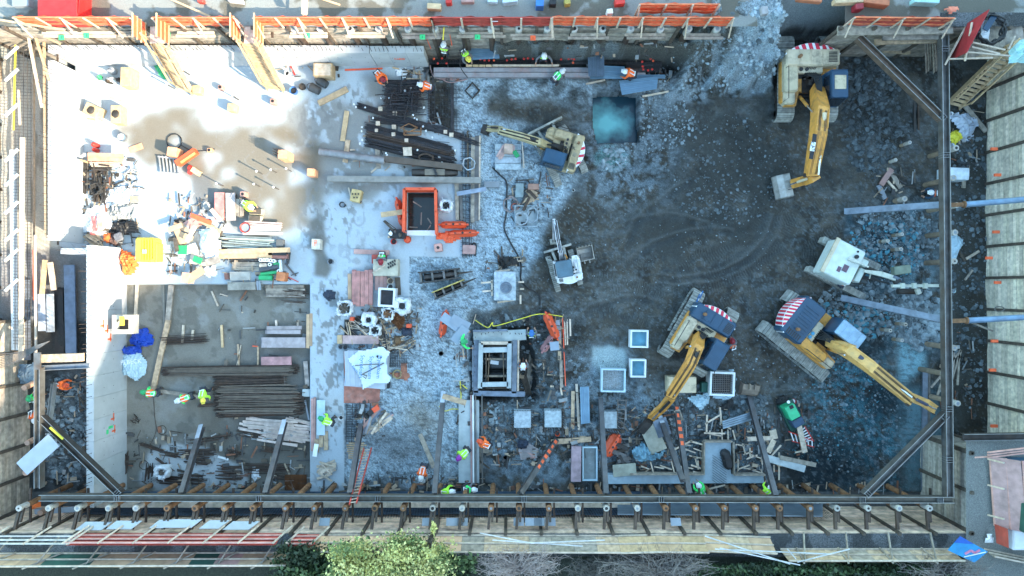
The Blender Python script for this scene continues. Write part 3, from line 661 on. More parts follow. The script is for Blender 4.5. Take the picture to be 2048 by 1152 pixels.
# --- vertical standpipes with white caps
PIPES=[]
def standpipe(px,py,zt,r,label,group,capm=white,m=rust,r_cap=None,world=None):
 base=W(px,py,0)if world is None else world
 t=thing('standpipe',label,'pipe',(base.x,base.y,0),0,group)
 mb=MB(.25);g=min(zt-.5,zt*.85)
 mb.tube(base,base+Vector((0,0,g)),r,12);mb.build('pipe_shaft',m,t)
 mb=MB(.06);mb.tube(base+Vector((0,0,g)),base+Vector((0,0,zt)),r*1.08,12)
 mb.build('cap',capm,t)
 mb=MB(0);mb.tube(base+Vector((0,0,zt)),base+Vector((0,0,zt+.012)),r*rnd.uniform(.3,.6),10);mb.build('opening',black if rnd.random()<.3 else bluegrey,t)
 return t
xs=[37,96,154,216,271,333,389,448,505,570,628,690,749,806,865,924,982,1038,1098,1156,1213,1275,1332,1392,1450,1512,1560,1621,1675,1737,1799,1860]
for i,xt in enumerate(xs):
 zt=4.25;kx=1024+(xt-1024)*(H-zt)/H;base=P2(kx,576+441*(H-zt)/H)
 capm=mat('grimy_white_cap',(.46,.43,.38),.6,dirt=.45,dcol=(.22,.15,.10),dscale=4)if i in(0,1,2,3,4,14,15,19,20,21,28,29,30,31)else rust
 standpipe(0,0,zt,.15,'%s standpipe from the left along the lower waler'%ORD[i],'vertical standpipes along the lower shoring',capm,world=Vector((base.x,base.y,0)))
 t=thing('steel_bracket','%s brown steel bracket from the left on the lower lagging wall'%ORD[i],'bracket',(base.x,base.y-.2,4.1),0,'steel brackets on the lower lagging wall')
 f=(xt-1024)/1000*.35
 mb=MB(.15);a=Vector((base.x,base.y-.05,4.05));b=Vector((base.x-f*.3,P2(0,1005).y,4.45))
 mb.beam(a+Vector((-.05,0,0)),b+Vector((-.14,0,.02)),.14,.16);mb.build('arm',brownsteel,t)
 mb=MB(.15);mb.beam(a+Vector((.10,0,-.05)),b+Vector((.06,.35,-.1)),.11,.12);mb.build('arm',brownsteel,t)
 mb=MB(.15);mb.beam(Vector((base.x+.3+f,P2(0,950).y+.2,3.3)),Vector((base.x+.3+f,P2(0,1006).y,3.3)),.10,.10);mb.build('lower_arm',brownsteel,t)
for i,xt in enumerate((700,757,815,870,925,982,1038,1095,1149,1206,1262,1322,1378,1435,470,587,640)):
 zt=4.35;kx=1024+(xt-1024)*(H-zt)/H;b=P2(kx,576-519*(H-zt)/H)
 standpipe(0,0,zt,.17,'white-topped bucket-like pipe under the orange fence, x-position %s from the left'%ORD[sorted((700,757,815,870,925,982,1038,1095,1149,1206,1262,1322,1378,1435,470,587,640)).index(xt)]if False else '%s white-topped pipe from the left, under the orange guard fence'%ORD[sorted((700,757,815,870,925,982,1038,1095,1149,1206,1262,1322,1378,1435,470,587,640)).index(xt)],'white-topped pipes under the guard fence',mat('dirty_white_cap',(.50,.49,.46),.6,dirt=.3),world=Vector((b.x,b.y,0)),m=brownsteel)
for i,(x,y)in enumerate(((1855,314),(1850,370),(1856,421),(1853,472),(1852,526),(1852,688),(1840,738),(1858,792),(1790,402))):
 standpipe(x,y,2.6 if i<8 else 1.0,.15,'%s pale brown pipe from the top along the right waler'%ORD[i],'pipes along the right waler',mat('grimy_white_cap',(.55,.53,.49)),m=mat('tan_pipe',(.30,.22,.15),.7,dirt=.3))
for i,(x,y)in enumerate(((1776,325),(1800,292),(1785,471),(1757,484),(1783,500),(1762,659),(1792,647),(1785,678))):
 standpipe(x,y,1.0 if i else .8,.10,'%s small ringed pipe from the top in the wet rubble left of the right waler'%ORD[i],'ringed pipe stubs in the rubble',mat('grimy_white_cap',(.55,.53,.49)),m=mat('tan_pipe',(.30,.22,.15)))
# --- timber walers hung on the upper wall with painted tags
for i,(x0,x1,y,m_)in enumerate(((85,228,69,palewood),(240,285,68,greywood),(355,432,69,palewood),(530,545,70,greywood),(578,654,70,palewood),(692,773,70,palewood),(803,880,72,greywood),(915,1008,70,greywood),(1022,1110,74,greywood),(1138,1214,73,greywood),(1250,1327,73,greywood),(1366,1443,73,greywood))):
 t=thing('timber_waler','%s pair of timber planks from the left hung along the upper shoring'%ORD[i],'timber beam',W((x0+x1)/2,y,4.1),0,'timber walers along the upper shoring')
 for k in(-3.2,3.2):
  mb=MB(.15);mb.beam(W(x0+rnd.uniform(-4,4),y+k,4.1),W(x1+rnd.uniform(-4,4),y+k,4.1),.14,.08);mb.build('plank',m_,t)
 mb=MB(.15)
 for f in(.15,.4,.65,.9):mb.box(W(x0+(x1-x0)*f,y,4.05),.18,.28,.08)
 mb.build('spacer',brownsteel,t)
for i,(x,y,g)in enumerate(((845,74,1),(955,74,1),(615,71,1),(123,75,1),(173,71,1),(1066,76,0),(283,73,1),(335,70,1))):
 mb=MB(0);mb.box(W(x,y,4.2),.28,.26,.02);mb2=None
 t=thing('survey_tag',('green' if g else 'orange')+' square survey tag, %s from the left on the upper timber planks'%ORD[[123,173,283,335,615,845,955,1066].index(x)],'tag',W(x,y,4.2),0,'survey tags')
 mb.build('tag_board',greenpaint if g else orangepaint,t)
 text('1',.18,W(x,y,4.22),0,blackline,t)
# --- guard fences of orange netting on timber rails
def fence(label,x0,x1,y,n,h=1.25,side=1,net=orangenet,solid=False,lean=.0,fn=None,z=D,posts=True,out=1):
 fn=fn or(lambda x:(x,y));t=thing('guard_fence',label,'fence',W(*fn(x0),z))
 mb=MB(.12);g=MB(.08);pst=MB(.1);N_=n*3
 for i in range(N_):
  a=W(*fn(x0+(x1-x0)*i/N_),z);b=W(*fn(x0+(x1-x0)*(i+1)/N_),z);w1,w2=.04*math.sin(i*2.1),.04*math.sin((i+1)*2.1)
  g.quad3(a+Vector((0,w1,.12)),b+Vector((0,w2,.12)),b+Vector((0,w2*2+lean,h)),a+Vector((0,w1*2+lean,h)),.012)
 for k in(.35,.75,1.0):
  mb.beam(W(*fn(x0),z)+Vector((0,-.04+lean*k,h*k)),W(*fn(x1),z)+Vector((0,-.04+lean*k,h*k)),.05,.11)
 mb.build('rail',mat('salmon_rail2',(.74,.20,.09),.7,var=.25)if not solid else redply,t);g.build('netting' if not solid else 'panel',net,t)
 for i in range(n+1):
  p=W(*fn(x0+(x1-x0)*i/n),z);q=MB(.1);q.beam(p+Vector((0,-.08,0)),p+Vector((0,-.08+lean,h+.05)),.10,.05);q.build('post',palewood,t)
  q=MB(.1);q.beam(p+Vector((0,-.1-.55*side*0,h*.9)),p+Vector((.12,-.62,.04)),.07,.05);
  if i%2==0:q.build('kicker',palewood,t)
 return t
lam=lambda y0,y1,x0,x1:(lambda x:(x,y0+(y1-y0)*(x-x0)/(x1-x0)))
fence('sunlit orange netting fence at the upper left, before the first stair',62,288,53,5,fn=lam(52,53,62,288))
fence('sunlit orange netting fence between the two wooden stairs',330,488,53,4)
fence('orange netting fence right of the second stair, ending at the shadow',525,868,53,8)
fence('solid red fence panels in the middle of the upper edge with a small notice',868,1100,53,4,net=redply,solid=True)
fence('striped orange rail fence along the upper edge right of the red panels',1102,1452,53,8,fn=lam(52,53,1100,1452))
fence('red and orange fence at the upper right beside the timber beams',1685,1878,53,4,net=redply,fn=lam(52,54,1685,1878))
fence('orange netting fence section standing on the upper street',1270,1424,28,3,h=1.3)
t=thing('notice','small white notice fixed on the red fence panel','notice',W(990,48,5.4));mb=MB(0);mb.box(W(990,42,5.5),.3,.02,.22,0,1,.6);mb.build('sheet',whitepaint,t)
# --- guard rail along the lower edge (white left, red right) and plywood hoarding
def rail3(label,x0,x1,y,m_,boards,n,netm=None,lean=.35):
 t=thing('guard_rail',label,'guard rail',W((x0+x1)/2,y,D));z=D
 for k in range(3):
  mb=MB(.1);zz=.35+k*.4;mb.beam(W(x0,y,z)+Vector((0,-lean*zz*.3,zz)),W(x1,y,z)+Vector((0,-lean*zz*.3,zz)),.05,.12);mb.build('rail',boards,t)
 if netm:
  mb=MB(.1)
  for i in range(12):
   a,b=x0+(x1-x0)*i/12,x0+(x1-x0)*(i+1)/12
   mb.quad3(W(a,y,z)+Vector((0,-.03,.1)),W(b,y,z)+Vector((0,-.03,.1)),W(b,y,z)+Vector((0,-.25,1.15)),W(a,y,z)+Vector((0,-.25,1.15)),.012)
  mb.build('netting',netm,t)
 for i in range(n+1):
  p=W(x0+(x1-x0)*i/n,y,z);mb=MB(.1);mb.beam(p+Vector((.5,.35,.02)),p+Vector((-.1,-.12,1.25)),.09,.05);mb.build('post',palewood,t)
rail3('guard rail of three white boards at the lower left edge',0,168,1066,None,mat('white_boards',(.55,.52,.47),.7,dirt=.2),2)
rail3('red netted guard rail along the lower left edge',160,566,1064,None,mat('red_rail_boards',(.62,.35,.30),.7),6,redply)
rail3('short red netted guard rail right of the gap in the lower edge',590,640,1066,None,mat('red_rail_boards',(.62,.35,.30),.7),1,redply)
def hoarding(label,segs,hb=1.5,mats_=(ply,),z=D,slope=.55,braces=True,seed=3,upto=None):
 """boarded hoarding leaning outwards; segs = list of picture points along its foot"""
 t=thing('timber_hoarding',label,'hoarding',W(*segs[0],z));r_=random.Random(seed);groups={}
 for(x0,y0),(x1,y1)in zip(segs,segs[1:]):
  n=max(1,int(abs(x1-x0)/42))
  for i in range(n):
   a=W(x0+(x1-x0)*i/n,y0+(y1-y0)*i/n,z);b=W(x0+(x1-x0)*(i+1)/n,y0+(y1-y0)*(i+1)/n,z)
   up=Vector((0,-slope,hb));m_=r_.choice(mats_);mb=MB(.16);mb.quad3(a,b-Vector((.01,0,0)),b+up-Vector((.01,0,0)),a+up,.02);mb.build('board',m_,t)
 mb=MB(.1)
 for(x0,y0),(x1,y1)in zip(segs,segs[1:]):
  for f in(.04,.5,1.0):mb.beam(W(x0,y0,z)+Vector((0,-slope*f+.05,hb*f)),W(x1,y1,z)+Vector((0,-slope*f+.05,hb*f)),.07,.06)
 mb.build('rail',palewood,t)
 if braces:
  for(x0,y0),(x1,y1)in zip(segs,segs[1:]):
   n=max(1,int(abs(x1-x0)/82))
   for i in range(n):
    p=W(x0+(x1-x0)*(i+.4)/n,y0,z);sx=-(p.x)/26*1.0
    mb=MB(.1);mb.beam(p+Vector((sx*.2+.45,.9,.03)),p+Vector((0,-slope*.8,hb*.8)),.06,.08);mb.build('brace',greywood,t)
    mb=MB(.1);mb.beam(p+Vector((sx*.6+.3,.1,.03)),p+Vector((-sx*.2-.3,-slope*1.15,hb*1.1)),.07,.09);mb.build('strut',greywood,t)
 return t
hoarding('long plywood hoarding with green boards at the lower left',((-40,1108),(250,1107),(585,1106)),mats_=(ply,ply,ply,darkgreen,pinkply),hb=1.1,slope=.25,seed=4)
tanply=mat('tan_plywood',(.60,.37,.23),.8,var=.15,dirt=.15)
hoarding('smooth tan plywood hoarding behind the green tree at the bottom',((615,1070),(925,1071)),mats_=(tanply,),hb=1.2,slope=.45,braces=False,seed=5)
hoarding('grey weathered plywood hoarding at the bottom centre',((925,1071),(1235,1072)),mats_=(greywood,wood),hb=1.2,slope=.45,braces=False,seed=6)
hoarding('patchwork plywood hoarding with one orange board at the bottom',((1235,1072),(1310,1070),(1405,1071)),mats_=(greywood,newwood,ply),hb=1.25,slope=.45,braces=False,seed=9)
hoarding('torn plywood hoarding slumping towards the gravel at the bottom right',((1405,1070),(1540,1075)),mats_=(greywood,ply,wood),hb=1.0,slope=.5,braces=False,seed=11)
hoarding('braced grey hoarding below the right end of the lower waler',((1560,1099),(1900,1099)),mats_=(greywood,wood),hb=1.2,slope=.15,seed=12)
hoarding('low pale hoarding at the lower right corner by the brick pavement',((1968,1099),(2060,1118)),mats_=(greywood,),hb=.8,slope=.1,braces=False,seed=13)
for i,(a,b)in enumerate((((985,1080),(1165,1092)),((960,1066),(1062,1086)),((1062,1086),(1210,1080)),((1410,1072),(1580,1128)),((1430,1098),(1660,1108)),((1440,1096),(1600,1130)),((1575,1098),(1592,1118)),((1595,1124),(1700,1098)))):
 mb=MB(.05);mb.beam(W(*a,5.9),W(*b,5.8),.05,.04);one('fallen_batten',mb,mat('white_batten',(.6,.58,.56),.7),'%s thin white batten from the left, lying over the lower hoarding'%ORD[(1,0,2,3,5,4,6,7)[i]],'batten',(a[0]+b[0])/2,(a[1]+b[1])/2,5.8,'fallen white battens')
# --- concrete basement walls
def cwall(label,a,b,zt,th,nrm,panels=8,m=conc,zb=0,name='basement_wall'):
 A=P2(*a);B=P2(*b);d=B-A;L_=d.length;d/=L_;nv=Vector(nrm);ang=math.atan2(d.y,d.x);c=(A+B)/2-nv*th/2
 t=thing(name,label,'concrete wall',(c.x,c.y,zb));mb=MB(.04)
 for i in range(panels):
  p=A+d*L_*(i+.5)/panels-nv*th/2;mb.box((p.x,p.y,(zt+zb)/2),L_/panels-.012,th,zt-zb,ang)
 mb.build('wall_body',m,t)
 dw=MB(.2);n=int(L_/.22)
 for i in range(n):
  p=A+d*L_*(i+.5)/n-nv*th*rnd.choice((.25,.75));ln=rnd.uniform(.25,.8)
  dw.beam(Vector((p.x,p.y,zt)),Vector((p.x+rnd.uniform(-.05,.05)-nv.x*.05,p.y-nv.y*.05,zt+ln)),.02,.02)
 dw.build('dowels',rebar,t)
 fm=MB(.02);k=int(L_/.75)
 for i in range(k):
  for z in(zt*.33,zt*.66):
   p=A+d*L_*(i+.5)/k+nv*.004;fm.box((p.x,p.y,z),.035,.012,.035,ang,.5)
 fm.build('tie_holes',darkwood,t)
 return t
cw=mat('wall_concrete',(.43,.44,.45),.8,var=.1,scale=1.2,dirt=.12,dcol=(.3,.3,.3))
cwall('blown-out white concrete wall along the upper left of the slab',(150,132),(755,133),2.35,.4,(0,-1),14,cw)
cwall('grey concrete wall section ending the upper wall, orange writing on its face',(756,134),(858,134),2.35,.4,(0,-1),3,cw)
cwall('sunlit concrete wall along the upper left edge of the slab',(168,150),(168,487),2.6,.35,(1,0),8,cw)
cwall('tall concrete basement wall beside the sunken slab, dowels along its left edge',(245,496),(245,985),2.75,.4,(1,0),12,cw,zb=-.45)
cwall('short sunlit concrete return wall above the sunken slab',(182,502),(232,502),2.7,.3,(0,1),2,cw)
t=thing('wall_marking','orange sprayed letters on the upper concrete wall end','spray marking',W(808,118,1.5));wy=P2(0,134).y-.012
text('N88',.35,(P2(800,0).x+.2,wy,1.4),0,orangepaint,t,rx=R(90))
t=thing('wall_marking','orange sprayed strokes on the wall beside the boxed tool tray','spray marking',W(222,660,2));wx=P2(245,0).x+.012
mb=MB(0)
for(y,z)in((655,1.5),(672,1.2),(828,.9),(852,.8),(976,.8),(645,1.9)):
 mb.box((wx,P2(0,y).y,z),.01,.45,.09,0,1);mb.box((wx,P2(0,y+3).y,z+.1),.01,.1,.35,0,1)
mb.build('stroke',orangepaint,t)
mb=MB(0);mb.box((wx,P2(0,853).y,1.5),.01,.25,.2,0,1);mb.box((wx,P2(0,846).y,1.2),.01,.15,.4,0,1);one('wall_marking',mb,greenpaint,'green sprayed blotch low on the left basement wall','spray marking',225,875,1.2)
mb=MB(.1)
for k in range(2):mb.beam(W(868,141+k*10,.35),W(1180,141+k*10,.35),.25,.3)
mb.beam(W(1180,146,.3),W(1290,148,.3),.5,.3)
one('trench_form',mb,mat('form_steel',(.30,.29,.31),.55,.2,dirt=.35,dcol=(.4,.18,.14)),'long grey formwork channel with orange paint along the upper trench','formwork',1020,146,.3)
mb=MB(.12)
for i in range(14):mb.beam(W(932+i*13.2,131.5,.75),W(944+i*13.2,131.5,.75),.12,.06)
one('form_batten',mb,newwood,'row of short orange-brown timber battens on the trench formwork','battens',1020,131,.7)
mb=MB(.12);mb.beam(W(985,131,.9),W(1118,131,.9),.1,.08);one('form_plank',mb,palewood,'pale plank lying along the trench beside the battens','plank',1040,131,.8)
mb=MB(.15)
for i in range(150):
 x=858+i*3.1
 mb.beam(W(x,127+rnd.uniform(-1,1),.1),W(x+rnd.uniform(-1,1),121+rnd.uniform(-3,2),.9),.02,.02)
for k in range(4):mb.beam(W(858,118+k*3,.6),W(1325,119+k*3,.6),.03,.03)
for i in range(40):mb.beam(W(1255+i*1.7,115,.5),W(1257+i*1.7,145,.5),.02,.02)
for i in range(12):mb.beam(W(1252,116+i*2.6,.52),W(1322,116+i*2.6,.52),.02,.02)
one('trench_rebar',mb,rebarblue,'dark rebar cage filling the upper trench','rebar cage',1080,122,.3)
i=0
capx=[(868,118),(884,117),(876,127),(893,127),(961,119),(969,121),(978,121),(988,121),(1014,121),(1023,119),(1031,118),(1048,118),(1056,117),(1066,118),(1091,121),(1102,119),(1122,119),(1131,116),(1137,118),(1143,117),(1148,119),(1146,126),(1301,118),(1284,124),(1285,133),(1286,139),(1296,141),(1304,139),(1306,122)]
for i,(x,y)in enumerate(capx):
 mb=MB(.05);mb.lathe(W(x,y,.9),[(.03,0),(.07,.03),(.07,.06),(.02,.09)],8)
 one('safety_cap',mb,redpl if i%7 else orange,'small red mushroom cap on a trench rebar end','rebar cap',x,y,.9,'red caps on the trench rebar')
def sheet(label,corners,z,m=galv,rib=.1,name='metal_decking',tilt=0):
 """ribbed steel decking; corners = picture quad a,b,c,d with ribs running a->b"""
 a,b,c,d=[W(x,y,z+(tilt if k in(2,3)else 0))for k,(x,y)in enumerate(corners)]
 n=max(4,int((d-a).length/rib));mb=MB(.06)
 for i in range(n):
  f0,f1=i/n,(i+.55)/n;h=Vector((0,0,.045))
  mb.quad3(a.lerp(d,f0),b.lerp(c,f0),b.lerp(c,(i+1)/n),a.lerp(d,(i+1)/n),-.012)
  mb.quad3(a.lerp(d,f0)+h,b.lerp(c,f0)+h,b.lerp(c,f1)+h,a.lerp(d,f1)+h,-.03)
 cx=sum(p[0]for p in corners)/4;cy=sum(p[1]for p in corners)/4
 return one(name,mb,m,label,'metal decking',cx,cy,z)
bd=mat('blue_decking',(.17,.28,.38),.4,.4,var=.1,dirt=.08)  # even blue base colour of the decking sheets
sheet('rumpled blue decking sheets beside two workers at the upper trench',((935,97),(996,94),(999,117),(942,120)),1.3,bd)
sheet('square blue-grey decking sheet across the upper trench',((1175,103),(1177,153),(1209,153),(1208,103)),1.1,mat('slate_decking',(.13,.18,.24),.4,.5))
sheet('blue decking sheet lying in line with the upper trench',((1205,132),(1249,134),(1248,158),(1207,157)),.7,bd)
sheet('tilted stack of pale blue decking at the right end of the upper trench',((1238,162),(1316,154),(1313,178),(1244,190)),.7,bd)
sheet('pale decking sheet beneath the right corner of the upper trench',((1180,151),(1330,150),(1330,157),(1180,158)),.45,bd)
sheet('narrow blue corrugated stack beside upright planks, lower middle',((1160,774),(1162,848),(1180,846),(1178,773)),.5,bd)
sheet('tilted corrugated sheets over the rubble left of the footing post',((1444,842),(1506,822),(1510,838),(1446,858)),.6,mat('slate_decking2',(.2,.26,.31),.4,.5))
# --- wooden stairs
def stair(label,top,bot,z0,z1,wd,side):
 t=thing('wooden_stair',label,'stair',W(*bot,0));a=W(*top,z1);b=W(*bot,z0);d=b-a;h=Vector((d.x,d.y,0)).normalized();s_=Vector((-h.y,h.x,0))
 for k in(-1,1):
  mb=MB(.08);mb.beam(a+s_*k*wd/2,b+s_*k*wd/2,.06,.28);mb.build('stringer',newwood,t)
  mb=MB(.08);o=s_*k*(wd/2+.04)+Vector((0,0,1.0));mb.beam(a+o,b+o,.06,.1);mb.build('handrail',newwood,t)
  for f in(.02,.34,.67,.98):
   mb=MB(.08);p=a.lerp(b,f)+s_*k*(wd/2+.04);mb.beam(p,p+Vector((0,0,1.05)),.07,.07);mb.build('post',newwood,t)
 n=15
 for i in range(n):
  mb=MB(.1);p=a.lerp(b,(i+.5)/n)+Vector((0,0,.1));mb.beam(p-s_*wd/2,p+s_*wd/2,.16,.04);mb.build('tread',newwood,t)
 return t
stair('sunlit wooden stair, left one of two, descending from the upper fence',(318,88),(372,182),.1,4.3,.95,1)
stair('sunlit wooden stair, right one of two, descending from the upper fence',(503,88),(552,180),.1,4.3,.95,1)
for(x,lab)in((315,'left'),(503,'right')):
 t=thing('stair_landing','boxed stair landing with orange netting sides above the %s stair'%lab,'landing',W(x,70,D))
 mb=MB(.1)
 for i in range(7):mb.box(W(x-12+i*5,62,4.45),.13,1.3,.05)
 mb.build('deck',palewood,t)
 for dx in(-22,24):
  mb=MB(.1);mb.quad3(W(x+dx,48,D),W(x+dx,88,D),W(x+dx,88,D)+Vector((0,0,1.3)),W(x+dx,48,D)+Vector((0,0,1.3)),.02);mb.build('netting',orangenet,t)
  for k in(.1,.5,.9,1.3):
   mb=MB(.1);mb.beam(W(x+dx,46,D)+Vector((0,0,k)),W(x+dx,92,D)+Vector((0,0,k)),.06,.07);mb.build('rail',newwood,t)
t=stair('grey wooden stair descending beside the red panel at the upper right',(2028,95),(1905,213),.2,4.4,.8,1)
t=thing('red_panel_fence','tall red plywood panel wall at the upper right corner','panel wall',W(1905,90,D))
mb=MB(.06);a,b=P2(1891,130),P2(1930,52);mb.quad3(Vector((*(P2(1885,128)*.93),3.0)),Vector((*(P2(1932,48)*.89),D)),Vector((*(P2(1941,40)*.89),D+1.3)),Vector((*(P2(1900,122)*.89),D+1.2)),.03);mb.build('panel',mat('deep_red_ply',(.28,.02,.025),.5,dirt=.1),t)
mb=MB(.1);mb.beam(W(1930,122,5.2),W(1944,45,5.2),.07,.08);mb.beam(W(1890,130,4.2),W(1933,50,4.4),.08,.08);mb.build('rail',palewood,t)
mb=MB(.12)
for i in range(16):mb.beam(W(1933+i*7,40,4.35),W(1940+i*7,118-i*2.5,4.35),.18,.05)
one('work_platform',mb,greywood,'grey plank platform above the right corner stair','platform',1985,80,4.3)
mb=MB(.1)
for(a,b)in(((1945,85),(2010,100)),((1943,94),(2000,108)),((1930,104),(2020,112)),((2017,98),(2030,72)),((1900,118),(1985,116))):mb.beam(W(*a,5.0),W(*b,5.0),.07,.09)
one('platform_rail',mb,palewood,'pale timber rails in front of the upper right plank platform','rail',1970,100,5)
for i,(x0,y0,x1,y1,w_,z,m_)in enumerate(((1675,62,1905,58,.5,4.3,greywood),(1765,72,1890,70,.45,3.9,greywood),(1750,84,1880,80,.3,3.4,wood),(1765,93,1823,94,.25,1.2,greywood),(1765,100,1820,105,.25,.9,wood),(1920,105,2000,110,.4,4,wood))):
 mb=MB(.1);mb.beam(W(x0,y0,z),W(x1,y1,z),w_,.12);one('timber_beam',mb,m_,'%s timber beam from the top under the upper right fence'%ORD[i],'timber beam',(x0+x1)/2,(y0+y1)/2,z,'timbers at the upper right')
mb=MB(.12)
for i in range(6):mb.beam(W(1851+i*5.2,84,3.3),W(1853+i*5,145-(i%3)*4,.9),.14,.04)
one('timber_sheeting',mb,greywood,'upright grey planks hanging beside the top of the right waler','planks',1865,112,2)
mb=MB(.1);mb.beam(W(1930,212,.3),W(1972,263,.3),.25,.1);one('plank',mb,greywood,'lone grey plank at the foot of the right corner stair','plank',1950,238,.3)
t=thing('guard_fence','tall pink rail fence beside the brick pavement at lower right','fence',W(1985,980,D))
for k in range(3):
 mb=MB(.1);mb.beam(W(1980+k*1,912,D+.2)+Vector((.45*k,0,.5*k)),W(1990,1052,D+.2)+Vector((.45*k,0,.5*k)),.09,.09);mb.build('rail',mat('salmon_rail',(.62,.33,.27),.7),t)
mb=MB(.05);mb.quad3(W(1978,912,D+.2),W(1990,1052,D+.2),W(1990,1052,D+.2)+Vector((.9,0,1)),W(1978,912,D+.2)+Vector((.9,0,1)),.01);mb.build('netting',mat('pale_red_net',(.42,.25,.24),.8),t)
for y in(918,970,1030):
 mb=MB(.1);mb.beam(W(1976,y,D+.3),W(2008,y+8,D+1.3),.08,.07);mb.build('post',palewood,t)
mb=MB(.05);mb.quad3(W(1990,1048,D+.3),W(1994,1086,D+.3),W(2018,1096,D+1.3),W(2016,1058,D+1.3),.03);one('red_board',mb,mat('brick_red_board',(.45,.075,.05),.6),'flat brick-red board at the lower end of the pink fence','board',2004,1072,5)
mb=MB(.1)
for k in range(3):mb.beam(W(1975,905+k*5,5.8),W(2060,895+k*5,5.8),.07,.07)
mb.beam(W(1950,915,5.6),W(1985,913,5.6),.06,.06)
one('fence_rail',mb,mat('salmon_rail',(.6,.33,.28)),'top rails of the pink fence running off the right edge','rail',2020,905,5.7)
hbeam('timber_beam','heavy dark beam along the step in the right wall',((1925,874,4.6),(2070,872,4.6)),m=darksteel,w_=.35,depth=.3)
for i,(x,y,sx,sy,h,m_,lab)in enumerate(((2040,928,1.6,.7,1.2,navy,'dark blue storage box on the brick pavement'),(2045,965,.9,.7,.5,bluegrey,'grey square lid on the brick pavement'),(2045,1020,1.8,1.5,1.4,darkgreen,'dark green bin at the lower right edge'),(2020,1060,.7,1.6,.7,whitepaint,'white crate beside the red board at lower right'))):
 t=thing('storage_box',lab,'box',W(x,y,D));mb=MB(.03);mb.chbox(W(x,y,D)+Vector((0,0,h/2)),sx,sy,h);mb.build('box_body',m_,t);mb=MB(0);mb.chbox(W(x,y,D)+Vector((0,0,h+.03)),sx*.92,sy*.92,.06);mb.build('lid',m_,t)
mb=MB(.1)
for ix in range(5):
 for iy in range(6):mb.box(W(2012+ix*20,930+iy*22,D)+Vector((0,0,.02)),.5,.55,.03)
one('paving',mb,mat('paver',(.24,.27,.28),.8),'pale square pavers right of the pink fence','paving',2040,980,D)
t=thing('fallen_banner','bright blue banner board lying over the hoarding at lower right','banner',W(1935,1100,5.5),R(-33))
z=5.6;mb=MB(0);q=[W(1920,1072,z),W(1975,1103,z),W(1948,1125,z),W(1895,1100,z)]
mb.quad3(q[0],q[3],q[2],q[1],.03);mb.build('board',mat('sky_blue_print',(.02,.24,.48),.5,dirt=.05),t)
mb=MB(0);mb.quad3(W(1920,1072,z+.04),W(1908,1085,z+.04),W(1938,1088,z+.04),W(1948,1088,z+.04),.004);mb.build('dark_band',mat('royal_print',(.01,.09,.38),.5,dirt=0),t)
mb=MB(0);mb.beam(W(1928,1114,z+.05),W(1972,1104,z+.05),.05,.004);mb.build('stripe',whitepaint,t)
mb=MB(0)
for a,b in(((1930,1108),(1942,1101)),((1942,1101),(1950,1106)),((1950,1106),(1960,1100))):mb.beam(W(*a,z+.05),W(*b,z+.05),.12,.004)
mb.build('emblem',mat('pink_print',(.6,.2,.3),.5,dirt=0),t)
